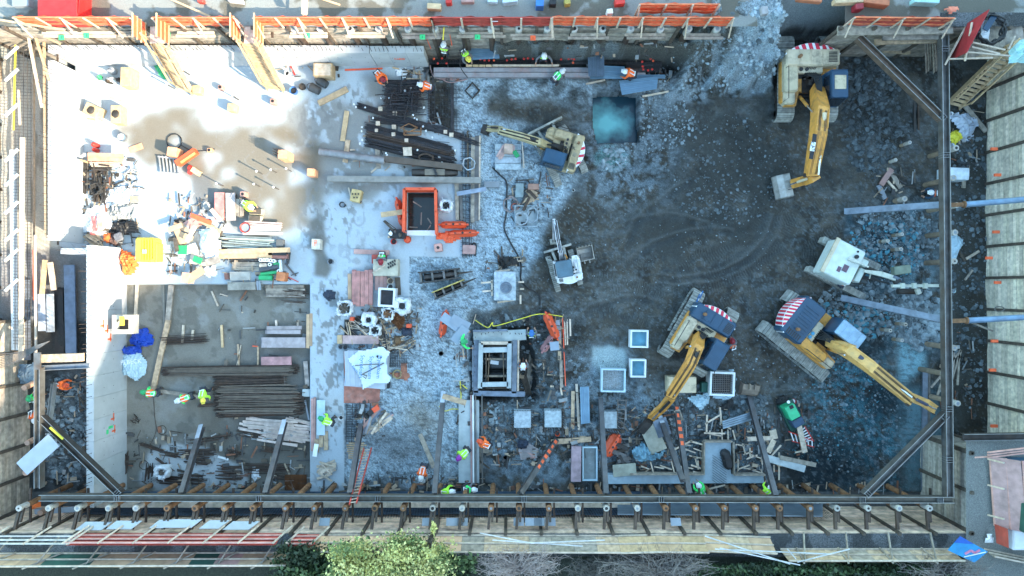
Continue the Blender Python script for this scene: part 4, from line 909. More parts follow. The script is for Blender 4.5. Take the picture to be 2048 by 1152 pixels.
# ---------------------------------------------------------------- excavators
def stripes_cw(t,r_out,half,h,z0,xb,mred,n=12,skew=.5):
 pass
def arc_pts(xr,half,R_,n=14):
 """counterweight outline: rear arc from +half to -half, x = distance behind the swing centre"""
 out=[];a=math.asin(min(.98,half/R_))
 for i in range(n+1):
  g=a-2*a*i/n;out.append((-(xr-R_)-R_*math.cos(g),R_*math.sin(g)))
 return out
def excavator(label,cx,cy,thead,bhead,P,boom,stick,tool='bucket',blade=None,group='excavators'):
 """cx,cy = picture position of the undercarriage at z 1; thead/bhead = heading of tracks / upper body (deg);
    boom, stick = picture points (px, py, z) along the two members"""
 z1=P.get('zt',.95);base=W(cx,cy,z1);base.z=0
 t=thing('excavator',label,'excavator',base,R(bhead),group)
 sc_=P.get('k',1.0);tl,tw,tg=P['tl'],P['tw'],P['tg'];th=P.get('th',.95)
 cT=Matrix.Translation(base)@Matrix.Rotation(R(thead),4,'Z');cB=Matrix.Translation(base)@Matrix.Rotation(R(bhead),4,'Z')@Matrix.Translation((P.get('ox',0),P.get('oy',0),0))
 def LB(x,y,z):return cB@Vector((x,y,z))
 def bx(mb,x,y,z,sx,sy,sz,tt=None,ch=None):
  if ch:return mb.chbox(LB(x,y,z),sx,sy,sz,R(bhead),ch,tt)
  return mb.box(LB(x,y,z),sx,sy,sz,R(bhead),tt)
 for s_ in(-1,1):
  mb=MB(.22);r=th/2;pitch=.19*sc_ if tw>.5 else .11;per=2*(tl-2*r)+2*math.pi*r;n=int(per/pitch);L_=tl-2*r
  for i in range(n):
   d=i*per/n
   if d<L_:x,z,a=-L_/2+d,th,0
   elif d<L_+math.pi*r:g=(d-L_)/r;x,z,a=L_/2+r*math.sin(g),r+r*math.cos(g),g
   elif d<2*L_+math.pi*r:x,z,a=L_/2-(d-L_-math.pi*r),0,math.pi
   else:g=(d-2*L_-math.pi*r)/r;x,z,a=-L_/2-r*math.sin(g),r-r*math.cos(g),math.pi+g
   m_=cT@Matrix.Translation((x,s_*tg/2,z))@Matrix.Rotation(a,4,'Y')
   mb.boxm(m_,pitch*.86,tw,.05);mb.boxm(m_@Matrix.Translation((0,0,.035)),pitch*.2,tw*.98,.045)
  tr_=mb.build('track',shoe,t)
  mb=MB(.1);m_=cT@Matrix.Translation((0,s_*tg/2,th/2));mb.boxm(m_,tl-th,tw*.6,th*.75)
  for k in range(6):
   c=cT@Vector((-L_/2+L_*k/5,s_*(tg/2),.22*th));e=cT.to_3x3()@Vector((0,tw*.36,0));mb.tube(c-e,c+e,.18*th,10)
  for k in(-1,1):
   c=cT@Vector((k*L_/2,s_*(tg/2),th/2));e=cT.to_3x3()@Vector((0,tw*.36,0));mb.tube(c-e,c+e,.42*th,14)
  mb.build('roller_frame',darksteel,tr_)
 mb=MB(.1);mb.boxm(cT@Matrix.Translation((0,0,th*.55)),tl*.42,tg,th*.4);mb.tube(base+Vector((0,0,th*.6)),base+Vector((0,0,th+.15)),tg*.3,20)
 mb.build('undercarriage',darksteel,t)
 if blade:
  bd_,bw=blade;mb=MB(.1);mb.boxm(cT@Matrix.Translation((bd_,0,.32)),.12,bw,.5);mb.build('dozer_blade',shoe,t)
  for k in(-1,1):
   mb=MB(.1);mb.beam(cT@Vector((bd_,k*bw*.22,.35)),cT@Vector((tl*.15,k*tg*.2,.4)),.14,.16);mb.build('blade_arm',shoe,t)
 xr,xf,hw,zb=P['xr'],P['xf'],P['hw'],th+.15;bh=P.get('bh',1.0);zt=zb+bh
 mb=MB(.04);mb.prism([tuple(LB(x,y,0))[:2]for x,y in((xf*.55,-hw*.35),(xf,-hw*.45),(xf,-hw*.82),(xf-.25,-hw),(-xr*.45,-hw),(-xr*.45,hw),(xf*.1,hw),(xf*.15,.15),(xf*.55,.1))],zb,zb+.35)
 mb.build('deck',P['body'],t)
 mb=MB(.05);bx(mb,xf*.15,-hw*.72,zb+bh*.42,xf*.95,hw*.5,bh*.84,ch=.12);mb.build('fuel_tank',P['tank'],t)
 mb=MB(.05);bx(mb,xf*.72,-hw*.73,zb+bh*.3,xf*.5,hw*.42,bh*.6,ch=.1);mb.build('tool_box',P['tool'],t)
 mb=MB(.04);hl=P.get('hl',xr*.5);hx=-xr*.62+P.get('hx',0)
 ln=5 if P.get('ribs')else 3
 bx(mb,hx,0,zb+bh*.5,hl,hw*1.94,bh,ch=.1);hood=mb.build('engine_hood',P['hood'],t)
 mb=MB(.05)
 if P.get('ribs'):
  for k in range(9):bx(mb,hx+.05,-hw*.62+k*hw*.15,zt+.02,hl*.62,.05,.05)
 else:
  for k in(-.5,-.08,.32):bx(mb,hx,k*hw,zt+.012,hl*.98,.025,.03)
  bx(mb,hx,-.3*hw,zt+.02,hl*.5,hw*.3,.05)
 mb.build('hood_panel',P['hood'],hood)
 mb=MB(.05)
 for k in range(7):bx(mb,hx+(k-3)*hl*.09,hw*(.7 if not P.get('ribs')else-.75),zt+.012,hl*.04,hw*.3,.03)
 mb.build('vent_grille',black,hood)
 mb=MB(.0);c=LB(hx,-hw*.5,zt);mb.tube(c,c+Vector((0,0,.25)),.075*sc_+.02,10);mb.build('exhaust',rust,hood)
 Rr=P.get('cR',hw*1.25);ap=arc_pts(xr,hw*.98,Rr);inner=[(-xr*.80+(.0),-hw*.98),(-xr*.80,hw*.98)]
 xin=P.get('cin',xr*.78)
 poly=[(x,y)for x,y in ap]+[(max(-xin,ap[-1][0]+.05),-hw*.98),(max(-xin,ap[0][0]+.05),hw*.98)]
 mb=MB(0);mb.prism([tuple(LB(x,y,0))[:2]for x,y in poly],zb+.05,zt-.04);cwt=mb.build('counterweight',whitepaint if P.get('striped',1)else P['body'],t)
 if P.get('striped',1):
  ns=P.get('ns',7)
  for k in range(ns):
   f=(k+.5)/ns;mb=MB(0);y0_=hw*.96*(1-2*f);wv=hw*(.07 if ns<9 else .05);sk=P.get('skew',.12)*(1 if P.get('sdir',1)>0 else-1)
   def rx(y):y=max(-Rr*.97,min(Rr*.97,y));return-(xr-Rr)-math.sqrt(Rr*Rr-y*y)
   xe=-xin
   for(xa,xb,za)in((None,xe,zt-.035),):
    qs=[]
    for(yy,edge)in((y0_-wv,0),(y0_+wv,0),(y0_+wv+sk,1),(y0_-wv+sk,1)):
     yy=max(-hw*.97,min(hw*.97,yy));x=rx(yy)+.01 if edge==0 else max(xe-.02,rx(yy)+.02);qs.append(LB(x,yy,za))
    mb.quad3(qs[0],qs[3],qs[2],qs[1],.006)if(qs[3]-qs[0]).cross(qs[1]-qs[0]).z>0 else mb.quad3(qs[0],qs[1],qs[2],qs[3],.006)
   ya,yb=max(-hw*.97,y0_-wv),min(hw*.97,y0_+wv)
   a_,b_=LB(rx(ya)-.012,ya,zb+.1),LB(rx(yb)-.012,yb,zb+.1)
   mb.quad3(a_,b_,b_+Vector((0,0,bh-.2)),a_+Vector((0,0,bh-.2)),.006);mb.build('stripe',redstripe,cwt)
 cl,cw_,chh=P['cab'];cxx=P.get('cabx',xf-cl*.45);cyy=hw-cw_/2+.04;cz=zb+.3
 mb=MB(.03)
 lo=[LB(cxx+x*cl/2,cyy+y*cw_/2,cz)for x,y in((-1,-1),(1,-1),(1,1),(-1,1))];hi=[LB(cxx-.04+x*cl*(.42 if x>0 else .48),cyy+y*cw_*.46,cz+chh)for x,y in((-1,-1),(1,-1),(1,1),(-1,1))]
 mb.add(lo+hi,[(3,2,1,0),(4,5,6,7),(0,1,5,4),(1,2,6,5),(2,3,7,6),(3,0,4,7)]);cab=mb.build('cab',P['cabm'],t)
 mb=MB(.03);bx(mb,cxx-.05,cyy,cz+chh+.04,cl*.9,cw_*.92,.09,ch=.06);mb.build('cab_roof',P['roof'],cab)
 if P.get('hatch'):mb=MB(.0);bx(mb,cxx-cl*.08,cyy,cz+chh+.10,cl*.45,cw_*.62,.05,ch=.02);mb.build('roof_hatch',P['hatch'],cab)
 else:
  mb=MB(.1)
  for k in(-.25,0,.25):bx(mb,cxx-.05+k*cl,cyy,cz+chh+.09,.03,cw_*.8,.02)
  mb.build('roof_rib',P['roof'],cab)
 mb=MB(0)
 a,b=LB(cxx+cl*.505,cyy-cw_*.42,cz+.35),LB(cxx+cl*.505,cyy+cw_*.42,cz+.35);u1,u2=LB(cxx-.04+cl*.43,cyy-cw_*.4,cz+chh*.92),LB(cxx-.04+cl*.43,cyy+cw_*.4,cz+chh*.92)
 mb.quad3(a,b,u2,u1,.015);mb.build('windscreen',glass,cab)
 for s_ in(-1,1):
  mb=MB(0);yy=cyy+s_*(cw_/2+.006);q=[LB(cxx-cl*.36,yy,cz+chh*.45),LB(cxx+cl*.34,yy,cz+chh*.45),LB(cxx+cl*.3,yy-s_*cw_*.03,cz+chh*.9),LB(cxx-cl*.36,yy-s_*cw_*.03,cz+chh*.9)]
  if s_>0:q=q[::-1]
  mb.quad3(*q,.012);mb.build('side_window',glass,cab)
 mb=MB(.2);rg=random.Random(int(cx))
 for k in range(10):x_,y_=rg.uniform(-xr*.35,xf*.3),rg.uniform(-hw*.3,hw*.25);bx(mb,x_,y_,zb+.42,rg.uniform(.08,.3),rg.uniform(.06,.2),rg.uniform(.1,.35))
 mb.build('machinery',darksteel,t)
 mb=MB(.2);bx(mb,-xr*.1,0,zb+.37,xr*.55,hw*.9,.03,.35);bx(mb,xf*.35,0,zb+.37,xf*.5,hw*.5,.03,.3);mb.build('deck_tread_plate',darksteel,t)
 mb=MB(.1)
 for k in range(6):mb.pipe([LB(xf*.1,-hw*.2+k*.07,zb+.5),LB(-xr*.2,-hw*.1+k*.09,zb+.7),LB(-xr*.3,hw*.2+k*.05,zb+.55)],.022,4)
 mb.build('service_hose',rubber,t)
 mb=MB(0);pts=[LB(xf*.9,-hw*.97,zb+bh*.6),LB(xf*.9,-hw*.97,zt+.35),LB(-xr*.1,-hw*.97,zt+.35),LB(-xr*.1,-hw*.97,zb+bh)];mb.pipe(pts,.022,5);mb.build('handrail',darksteel,t)
 mb=MB(0);mb.beam(LB(xf*.85,hw,zt+.2),LB(xf*1.1,hw+.22,zt+.3),.03,.03);bx(mb,xf*1.1,hw+.25,zt+.3,.05,.16,.24);mb.build('mirror',black,t)
 mb=MB(.1)
 for k in range(3):c=LB(-xr*.12+.02,-hw*(.15+.2*k),zb+.36+bh*.3);mb.tube(c,c+Vector((0,0,.08)),.10*sc_,12)
 mb.build('filler_cap',P.get('capm',black),t)
 mb=MB(.1);bx(mb,-xr*.14,-hw*.05,zb+.35+bh*.15,xr*.32,hw*1.0,bh*.3,ch=.05);mb.build('valve_cover',P['tool'],t)
 mb=MB(.1)
 foot=W(*boom[0])
 for k in range(6):
  a=LB(-xr*.05,(k-3)*.12*sc_,zb+.5);pk=(a+foot)/2+Vector((0,0,.5+.05*k));b=foot.lerp(W(*boom[1]),.25)+Vector(((k-3)*.04,0,.28))
  mb.pipe([a,a.lerp(pk,.6),pk,pk.lerp(b,.5)+Vector((0,0,.05)),b],.028,5)
 mb.build('hydraulic_hose',rubber,t)
 bw=P['bw'];bhh=P.get('bhh',bw*1.25)
 def member(name,pts,w0,hs,m_):
  """box-section member through pts with section heights hs"""
  vs=[];n=len(pts)
  for i,p in enumerate(pts):
   dd=(pts[min(i+1,n-1)]-pts[max(i-1,0)]);_,a,u,_=frame(p,p+dd);ww=w0[i]if isinstance(w0,(list,tuple))else w0
   for x,y in((-1,-1),(1,-1),(1,1),(-1,1)):vs.append(p+a*x*ww/2+u*y*hs[i]/2)
  fs=[(0,1,2,3),tuple(4*(n-1)+i for i in(3,2,1,0))]
  for i in range(n-1):
   for k in range(4):fs.append((i*4+k,(i+1)*4+k,(i+1)*4+(k+1)%4,i*4+(k+1)%4))
  mb=MB(0);mb.add(vs,fs,1.0)
  for i in range(n-1):
   for x in(-1,1):
    _,a,u,_=frame(pts[i],pts[i+1]);ww0=w0[i]if isinstance(w0,(list,tuple))else w0;ww1=w0[i+1]if isinstance(w0,(list,tuple))else w0
    mb.beam(pts[i]+a*x*ww0*.46+u*(hs[i]/2),pts[i+1]+a*x*ww1*.46+u*(hs[i+1]/2),.04,.05,0,1.0)
  return mb.build(name,m_,t),vs
 bp=[W(*p)for p in boom];n=len(bp);hs=[bhh*(.6+.55*math.sin(math.pi*i/(n-1)))for i in range(n)]
 bo,_=member('boom',bp,bw,hs,P['boom'])
 sp_=[W(*p)for p in stick];n2=len(sp_);hs2=[bhh*(.75-.4*i/(n2-1))for i in range(n2)]
 st,_=member('stick',sp_,bw*.8,hs2,P['boom'])
 mb=MB(0);_,a,u,_=frame(bp[-2],bp[-1]);mb.tube(bp[-1]-a*bw*.65,bp[-1]+a*bw*.65,.11*sc_,12);mb.build('pin',darksteel,bo)
 mb=MB(.1)
 for k in(-.28,-.18,.2,.3):
  mb.pipe([bp[i]+frame(bp[max(i-1,0)],bp[min(i+1,n-1)])[1]*k*bw+Vector((0,0,hs[i]/2+.03))for i in range(n)],.018,4)
 mb.build('hydraulic_line',P.get('linem',darksteel),bo)
 def cyl(name,a,b,r,f,par,sleeve=black):
  mb=MB(0);mb.tube(a,a.lerp(b,f),r,12);c=mb.build(name,sleeve,par);mb=MB(0);mb.tube(a.lerp(b,f),b,r*.55,10);mb.build('piston_rod',chrome,c)
 _,a,u,_=frame(bp[0],bp[1])
 for s_ in(-1,1):
  cyl('boom_cylinder',LB(xf*.75,0,zb+.1)+a*s_*bw*.65,bp[1]+a*s_*bw*.62-u*.1,.09*sc_,.6,t,P.get('sleeve',yellow))
 e=n-2 if n>2 else 1
 cyl('stick_cylinder',bp[1].lerp(bp[2]if n>2 else bp[-1],.15)+Vector((0,0,hs[1]*.5+.16)),sp_[0]+Vector((0,0,bhh*.55)),.11*sc_,P.get('cf',.6),t,P.get('scyl',black))
 _,a2,u2,_=frame(sp_[0],sp_[-1])
 cyl('bucket_cylinder',sp_[0].lerp(sp_[-1],.12)+u2*(hs2[0]*.5+.12),sp_[0].lerp(sp_[-1],.9)+u2*(hs2[-1]*.5+.15),.08*sc_,.55,t,P.get('scyl',black))
 tip=sp_[-1];dirv=(sp_[-1]-sp_[-2]);dh=Vector((dirv.x,dirv.y,0)).normalized()if Vector((dirv.x,dirv.y)).length>.2 else(cB.to_3x3()@Vector((1,0,0)))
 sd_=Vector((-dh.y,dh.x,0))
 mb=MB(.1)
 for s_ in(-1,1):mb.beam(tip+sd_*s_*bw*.4,tip+dh*.3*sc_+Vector((0,0,-.25*sc_))+sd_*s_*bw*.4,.05,.12)
 mb.build('linkage',darksteel,t)
 if tool=='breaker':
  mb=MB(.1);q=tip+dh*.2;e_=q+dh*.75*sc_+Vector((0,0,-.5));mb.beam(q,e_,.42*sc_,.42*sc_);mb.tube(e_,e_+(e_-q).normalized()*.6,.07,10);mb.build('grapple',darksteel,t)
  for k in(-1,1):
   mb=MB(.1);mb.beam(e_+sd_*k*.22,e_+dh*.55+sd_*k*.3+Vector((0,0,-.3)),.09,.12);mb.build('tine',darksteel,t)
 elif tool:
  bucket_mesh(t,tip+Vector((0,0,-.1)),math.atan2(dh.y,dh.x),P['bk'],P.get('bkm',bucketgrey),P.get('bkl',1.0))
 return t,LB,zt,zb
def bucket_mesh(t,o,ang,wd,m_,k=1.0,up=False):
 """open digging bucket: curved shell, side plates and teeth; mouth faces back towards the machine (or up)"""
 M_=Matrix.Translation(o)@Matrix.Rotation(ang,4,'Z')
 if up:M_=M_@Matrix.Rotation(R(92),4,'Y')
 pr=[(0,.0),(.38,-.05),(.68,-.25),(.82,-.6),(.72,-.95),(.45,-1.15),(.05,-1.2),(-.15,-1.12)]
 pr=[(x*k,z*k)for x,z in pr];th=.05*k;mb=MB(.04)
 for(x0,z0),(x1,z1)in zip(pr,pr[1:]):
  a=M_@Vector((x0,0,z0));b=M_@Vector((x1,0,z1));sdv=(M_.to_3x3()@Vector((0,1,0)))
  q=[a-sdv*wd/2,a+sdv*wd/2,b+sdv*wd/2,b-sdv*wd/2];mb.quad3(*q,th)
 sh_=mb.build('bucket',m_,t)
 for s_ in(-1,1):
  mb=MB(.04);vs=[M_@Vector((x,s_*wd/2,z))for x,z in pr]+[M_@Vector((x,s_*(wd/2-th),z))for x,z in pr];n=len(pr)
  fs=[tuple(range(n)),tuple(range(2*n-1,n-1,-1))]+[(i,(i+1)%n,(i+1)%n+n,i+n)for i in range(n)];mb.add(vs,fs);mb.build('side_plate',m_,sh_)
 for i in range(5):
  mb=MB(.1);y=-wd*.42+wd*.84*i/4;mb.beam(M_@Vector((-.1*k,y,-1.16*k)),M_@Vector((-.36*k,y,-1.1*k)),.1*k,.07*k,0,None,.05*k,.02*k);mb.build('tooth',darksteel,sh_)
 mb=MB(.1)
 for s_ in(-1,1):mb.boxm(M_@Matrix.Translation((.12*k,s_*wd*.16,.08*k)),.4*k,.05,.3*k)
 mb.build('lug',m_,sh_)
big=dict(tl=4.85,tw=.98,tg=2.5,th=.98,oy=-.18,xr=1.55,xf=1.8,hw=1.56,bh=1.0,cR=2.3,cin=1.12,hl=.95,hx=.2,cab=(1.7,1.0,1.45),body=yellow,tank=cream,tool=cream,hood=cream,cabm=navy,roof=navy,hatch=cream,bw=.62,boom=yellow,bk=1.35,ns=8,sleeve=yellow,scyl=cream,linem=darksteel,cf=.72)
excavator('yellow excavator at the upper right, boom stretched down to a pale grey bucket',1615,154,90,-90,big,[(1634,178,1.9),(1640,225,3.6),(1637,262,4.0),(1622,350,2.9)],[(1630,352,2.9),(1612,360,2.2),(1585,368,1.2)],'bucket')
e4=dict(big,oy=0,tl=4.2,tw=.73,tg=2.27,xr=1.62,xf=1.6,hw=1.3,cR=1.8,cin=1.2,hl=.95,hx=.08,cab=(1.75,.95,1.4),tank=cream,tool=cream,hood=navy,hatch=None,ns=8,bw=.5,boom=yellow,capm=blackline,scyl=black,cf=.62)
excavator('yellow excavator with blue hood, its arm reaching down over a white box',1400,666,-119.5,-121,e4,[(1398,672,1.9),(1392,698,3.3),(1380,728,3.8),(1340,792,2.9)],[(1346,789,2.8),(1326,814,2.0),(1302,836,1.0)],'breaker')
e5=dict(big,tl=4.8,tw=.72,tg=2.3,oy=.3,xr=2.3,xf=1.9,hw=1.27,bh=1.1,cR=1.6,cin=1.7,hl=1.45,hx=.2,cab=(1.75,1.0,1.45),cabx=1.05,hood=navy,ribs=True,roof=mat('pale_blue_cab_roof',(.22,.34,.46),.3,.2,dirt=.15),hatch=None,tank=yellow,tool=cream,ns=11,skew=.3,bw=.55,boom=mat('faded_yellow',(.60,.33,.10),.5,dirt=.25,dcol=(.25,.2,.12)),capm=mat('cyan_tank_cap',(.05,.3,.5),.4),scyl=mat('navy_sleeve',(.05,.06,.10),.5),cf=.66)
excavator('large yellow excavator with ribbed blue hood, long boom reaching the lower right corner',1616,673,-39,-38.5,e5,[(1660,684,2.0),(1702,706,4.0),(1745,738,4.9),(1822,800,4.6)],[(1815,792,4.6),(1850,806,4.4),(1868,818,4.0)],None)
DC=mat('dusty_cream',(.44,.34,.20),.6,var=.25,scale=4,dirt=.4,dcol=(.10,.085,.06))
e2=dict(big,tl=2.95,tw=.42,tg=1.72,th=.7,zt=.7,xr=1.28,xf=1.15,hw=1.12,bh=.75,cR=1.25,cin=.98,hl=.55,hx=.02,cab=(1.35,.85,1.2),cabx=.35,k=.7,body=DC,tank=DC,tool=DC,hood=DC,roof=navy,hatch=None,ns=5,bw=.36,boom=mat('dusty_yellow',(.46,.37,.20),.55,dirt=.3),bk=.5,bkl=.5,bkm=darksteel,scyl=black,cf=.75,striped=1)
excavator('small cream excavator beside the milky pool, boom reaching left to the rebar pile',1121,310,117,163,e2,[(1098,294,1.4),(1075,284,2.5),(1050,276,2.8),(1000,262,2.1)],[(1006,260,2.1),(992,258,1.6),(976,258,.9)],'bucket',blade=(1.95,2.2))
e3=dict(big,tl=2.05,tw=.3,tg=1.35,th=.5,zt=.5,xr=.82,xf=.75,hw=.76,bh=.7,cR=.85,cin=.62,hl=.4,hx=.0,cab=(1.05,1.0,1.15),cabx=.12,k=.5,body=whitepaint,tank=whitepaint,tool=whitepaint,hood=whitepaint,cabm=whitepaint,roof=mat('slate_cab_roof',(.07,.13,.17),.35),hatch=None,ns=5,bw=.2,boom=mat('pale_grey_paint',(.50,.50,.52),.5,dirt=.2),bk=.45,bkl=.38,bkm=shoe,striped=0,scyl=mat('slate_sleeve',(.12,.14,.18),.5),cf=.8)
excavator('white mini excavator with dozer blade in the middle of the dirt',1129,541,107,100,e3,[(1124,526,.9),(1121,505,1.7),(1116,480,2.1),(1110,442,1.9)],[(1108,440,1.9),(1108,462,1.1),(1108,478,.5)],'bucket',blade=(1.35,1.65))
ex=[o for o in COL.objects if o.name.startswith('excavator')and o.parent is None]
e1,e4o,e2o=ex[0],ex[1],ex[3]
def decal(par,name,m,a,b,w_,z):mb=MB(0);mb.beam(W(*a,z),W(*b,z),w_,.01,0,1);return mb.build(name,m,par)
decal(e1,'boom_marking',blackline,(1630,268),(1622,318),.22,4.52);decal(e1,'boom_plate',whitepaint,(1627,284),(1624,302),.24,4.54);text('CAT',.26,W(1625.5,293,4.56),R(-82),blackline,e1)
text('P90',.22,W(1146,296,1.64),R(-20),blackline,e2o);decal(e2o,'hood_plate',mat('worn_plate',(.3,.25,.17)),(1146,308),(1152,311),.25,1.63)
for k in range(3):decal(e4o,'chalk_mark',bluemark if k!=1 else whitepaint,(1393+k*3,605-k*4),(1400+k*3,588-k*3),.07,1.07)
# ---------------------------------------------------------------- white drill rig
def rig():
 a=R(-27);base=W(1660,528,0);c4=Matrix.Translation(base)@Matrix.Rotation(a,4,'Z')
 t=thing('drill_rig','white tracked drill rig at the right with a boxy body and thin drilling boom','drill rig',base,a)
 for s_ in(-1,1):
  mb=MB(.2);
  for i in range(32):mb.boxm(c4@Matrix.Translation((-1.2+i*.115,s_*.95,.62)),.09,.38,.05)
  mb.boxm(c4@Matrix.Translation((.6,s_*.95,.32)),3.7,.34,.55);mb.build('track',shoe,t)
 mb=MB(.03);m_=c4@Matrix.Translation((-.1,0,1.35));mb.chbox(c4@Vector((-.1,.0,1.3)),1.75,2.1,1.25,a,.08);b=mb.build('body',mat('rig_white',(.58,.63,.58),.5,var=.08,dirt=.16,dcol=(.3,.3,.27)),t)
 mb=MB(.05);mb.beam(c4@Vector((-.98,-1.05,1.9)),c4@Vector((-.98,1.05,1.9)),.22,.12);mb.build('edge_panel',cream,b)
 mb=MB(0);mb.tube(c4@Vector((.35,.55,1.93)),c4@Vector((.35,.55,2.06)),.11,14);mb.tube(c4@Vector((.3,.85,1.93)),c4@Vector((.3,.85,1.98)),.06,10);mb.build('exhaust',black,b)
 mb=MB(0);mb.boxm(c4@Matrix.Translation((.1,-.3,1.945)),.3,.4,.02);mb.boxm(c4@Matrix.Translation((-.2,-.5,1.945)),.2,.3,.02);mb.build('sticker',mat('purple_sticker',(.14,.08,.11),.6),b)
 for(x,y,sx,sy,sz)in((1.05,.55,.45,.4,.9),(1.2,-.15,.35,.85,.6)):
  mb=MB(.04);mb.chbox(c4@Vector((x,y,1.2)),sx,sy,sz,a,.06);mb.build('control_box',mat('rig_white',(.6,.6,.5)),t)
 bm_=mat('rig_boom_paint',(.52,.52,.44),.5,dirt=.2)
 mb=MB(.05);mb.beam(W(1697,517,2.0),W(1722,527,2.2),.22,.25,0,None,.14,.16);mb.beam(W(1722,527,2.2),W(1737,534,2.2),.08,.08);mb.build('upper_arm',bm_,t)
 mb=MB(.05);mb.beam(W(1728,542,1.9),W(1762,548,2.0),.14,.16,0,None,.28,.22);mb.beam(W(1762,548,2.0),W(1790,557,1.9),.26,.2);mb.beam(W(1742,546,1.9),W(1739,557,1.6),.05,.05);mb.build('boom',bm_,t)
 mb=MB(.1);mb.beam(W(1786,553,2.0),W(1802,560,1.9),.16,.12);mb.build('feed_clamp',bluesteel,t)
 mb=MB(.1);mb.beam(W(1788,566,1.9),W(1800,560,1.9),.2,.2);mb.tube(W(1795,583,1.4),W(1832,583,1.4),.16,10);mb.build('rotary_head',darksteel,t)
 mb=MB(.05);mb.beam(W(1784,572,2.2),W(1896,571,2.2),.16,.2);fb=mb.build('feed_beam',bm_,t)
 for x in(1828,1850,1805):mb=MB(.05);mb.box(W(x,571.5,2.3),.16,.3,.24);mb.build('carriage',bm_,fb)
 mb=MB(.05);mb.box(W(1836,583,1.9),.22,.3,.2,.4);mb.build('bracket',bm_,fb)
 mb=MB(.1);mb.tube(W(1878,571,2.3),W(1897,571,2.3),.07,8);mb.build('drill_bit',darksteel,fb)
 mb=MB(.1)
 for k in range(5):mb.pipe([W(1690,535+k,1.5),W(1712,548+k*2,1.0),W(1745,556+k,1.3),W(1780,568,1.8)],.03,5)
 mb.build('hose',rubber,t)
rig()
mb=MB(.05);mb.chbox(W(1802,540,1.2),.95,.48,.4,R(8),.04);one('dusty_box',mb,mat('dusty_green_box',(.25,.29,.22),.7),'dusty green box beside the drill rig boom','box',1802,540,1)
t=thing('loose_bucket','pale toothed bucket lying beside the white mini excavator','digging bucket',W(1169,505,0),R(20));
bucket_mesh(t,W(1174,521,.7),R(-78),.92,bucketgrey,.75,up=True)
t=thing('loose_bucket','brown rusty bucket with divided back lying right of the open sack','digging bucket',W(1504,752,0),R(-10))
bucket_mesh(t,W(1504,770,.75),R(-97),1.0,mat('brown_bucket',(.26,.20,.155),.65,.2,dirt=.3),.82)
for(a,b,lab,ym)in(((838,556),(930,545),'upper dark hydraulic breaker lying on the gravel',0),((867,592),(938,562),'lower dark hydraulic breaker with yellow edge lying on the gravel',1)):
 t=thing('hydraulic_breaker',lab,'breaker',W((a[0]+b[0])/2,(a[1]+b[1])/2,0),0,'hydraulic breakers on the gravel')
 p,q=W(*a,.4),W(*b,.35);d=(q-p).normalized();s_=Vector((-d.y,d.x,0));wd=.62 if not ym else .42
 for k in(-1,1):
  mb=MB(.1);mb.beam(p+s_*k*wd/2,p.lerp(q,.9)+s_*k*wd*.42,.07,.7);mb.build('side_plate',darksteel if not(ym and k>0)else mat('yellow_plate',(.4,.3,.08),.6),t)
 mb=MB(.1);mb.tube(p.lerp(q,.12),p.lerp(q,.8),wd*.3,12);mb.tube(p.lerp(q,.8),q+d*.45,.08,10,.03);mb.build('hammer_body',darksteel,t)
 for f in(.05,.3,.55,.8):mb=MB(.1);mb.beam(p.lerp(q,f)-s_*wd*.5,p.lerp(q,f)+s_*wd*.5,.12,.5);mb.build('crossplate',steel,t)
# ---------------------------------------------------------------- people
def skinned(name,joints,edges,radii,m_,parent,root=0,sub=2):
 me=bpy.data.meshes.new(name);me.from_pydata([Vector(j)for j in joints],edges,[]);me.update()
 o=bpy.data.objects.new(name,me);COL.objects.link(o)
 md=o.modifiers.new('s','SKIN');md.use_smooth_shade=True;ss=o.modifiers.new('u','SUBSURF');ss.levels=sub;ss.render_levels=sub
 for i,v in enumerate(me.skin_vertices[0].data):v.radius=(radii[i]if isinstance(radii[i],tuple)else(radii[i],radii[i]));v.use_root=(i==root)
 dg=bpy.context.evaluated_depsgraph_get();ev=o.evaluated_get(dg);nm=bpy.data.meshes.new_from_object(ev)
 bpy.data.objects.remove(o);bpy.data.meshes.remove(me)
 at=nm.attributes.new('tint','FLOAT_COLOR','FACE');at.data.foreach_set('color',np.ones(len(nm.polygons)*4,dtype=np.float32))
 nm.materials.clear();nm.materials.append(m_);nm.name=name
 return nm
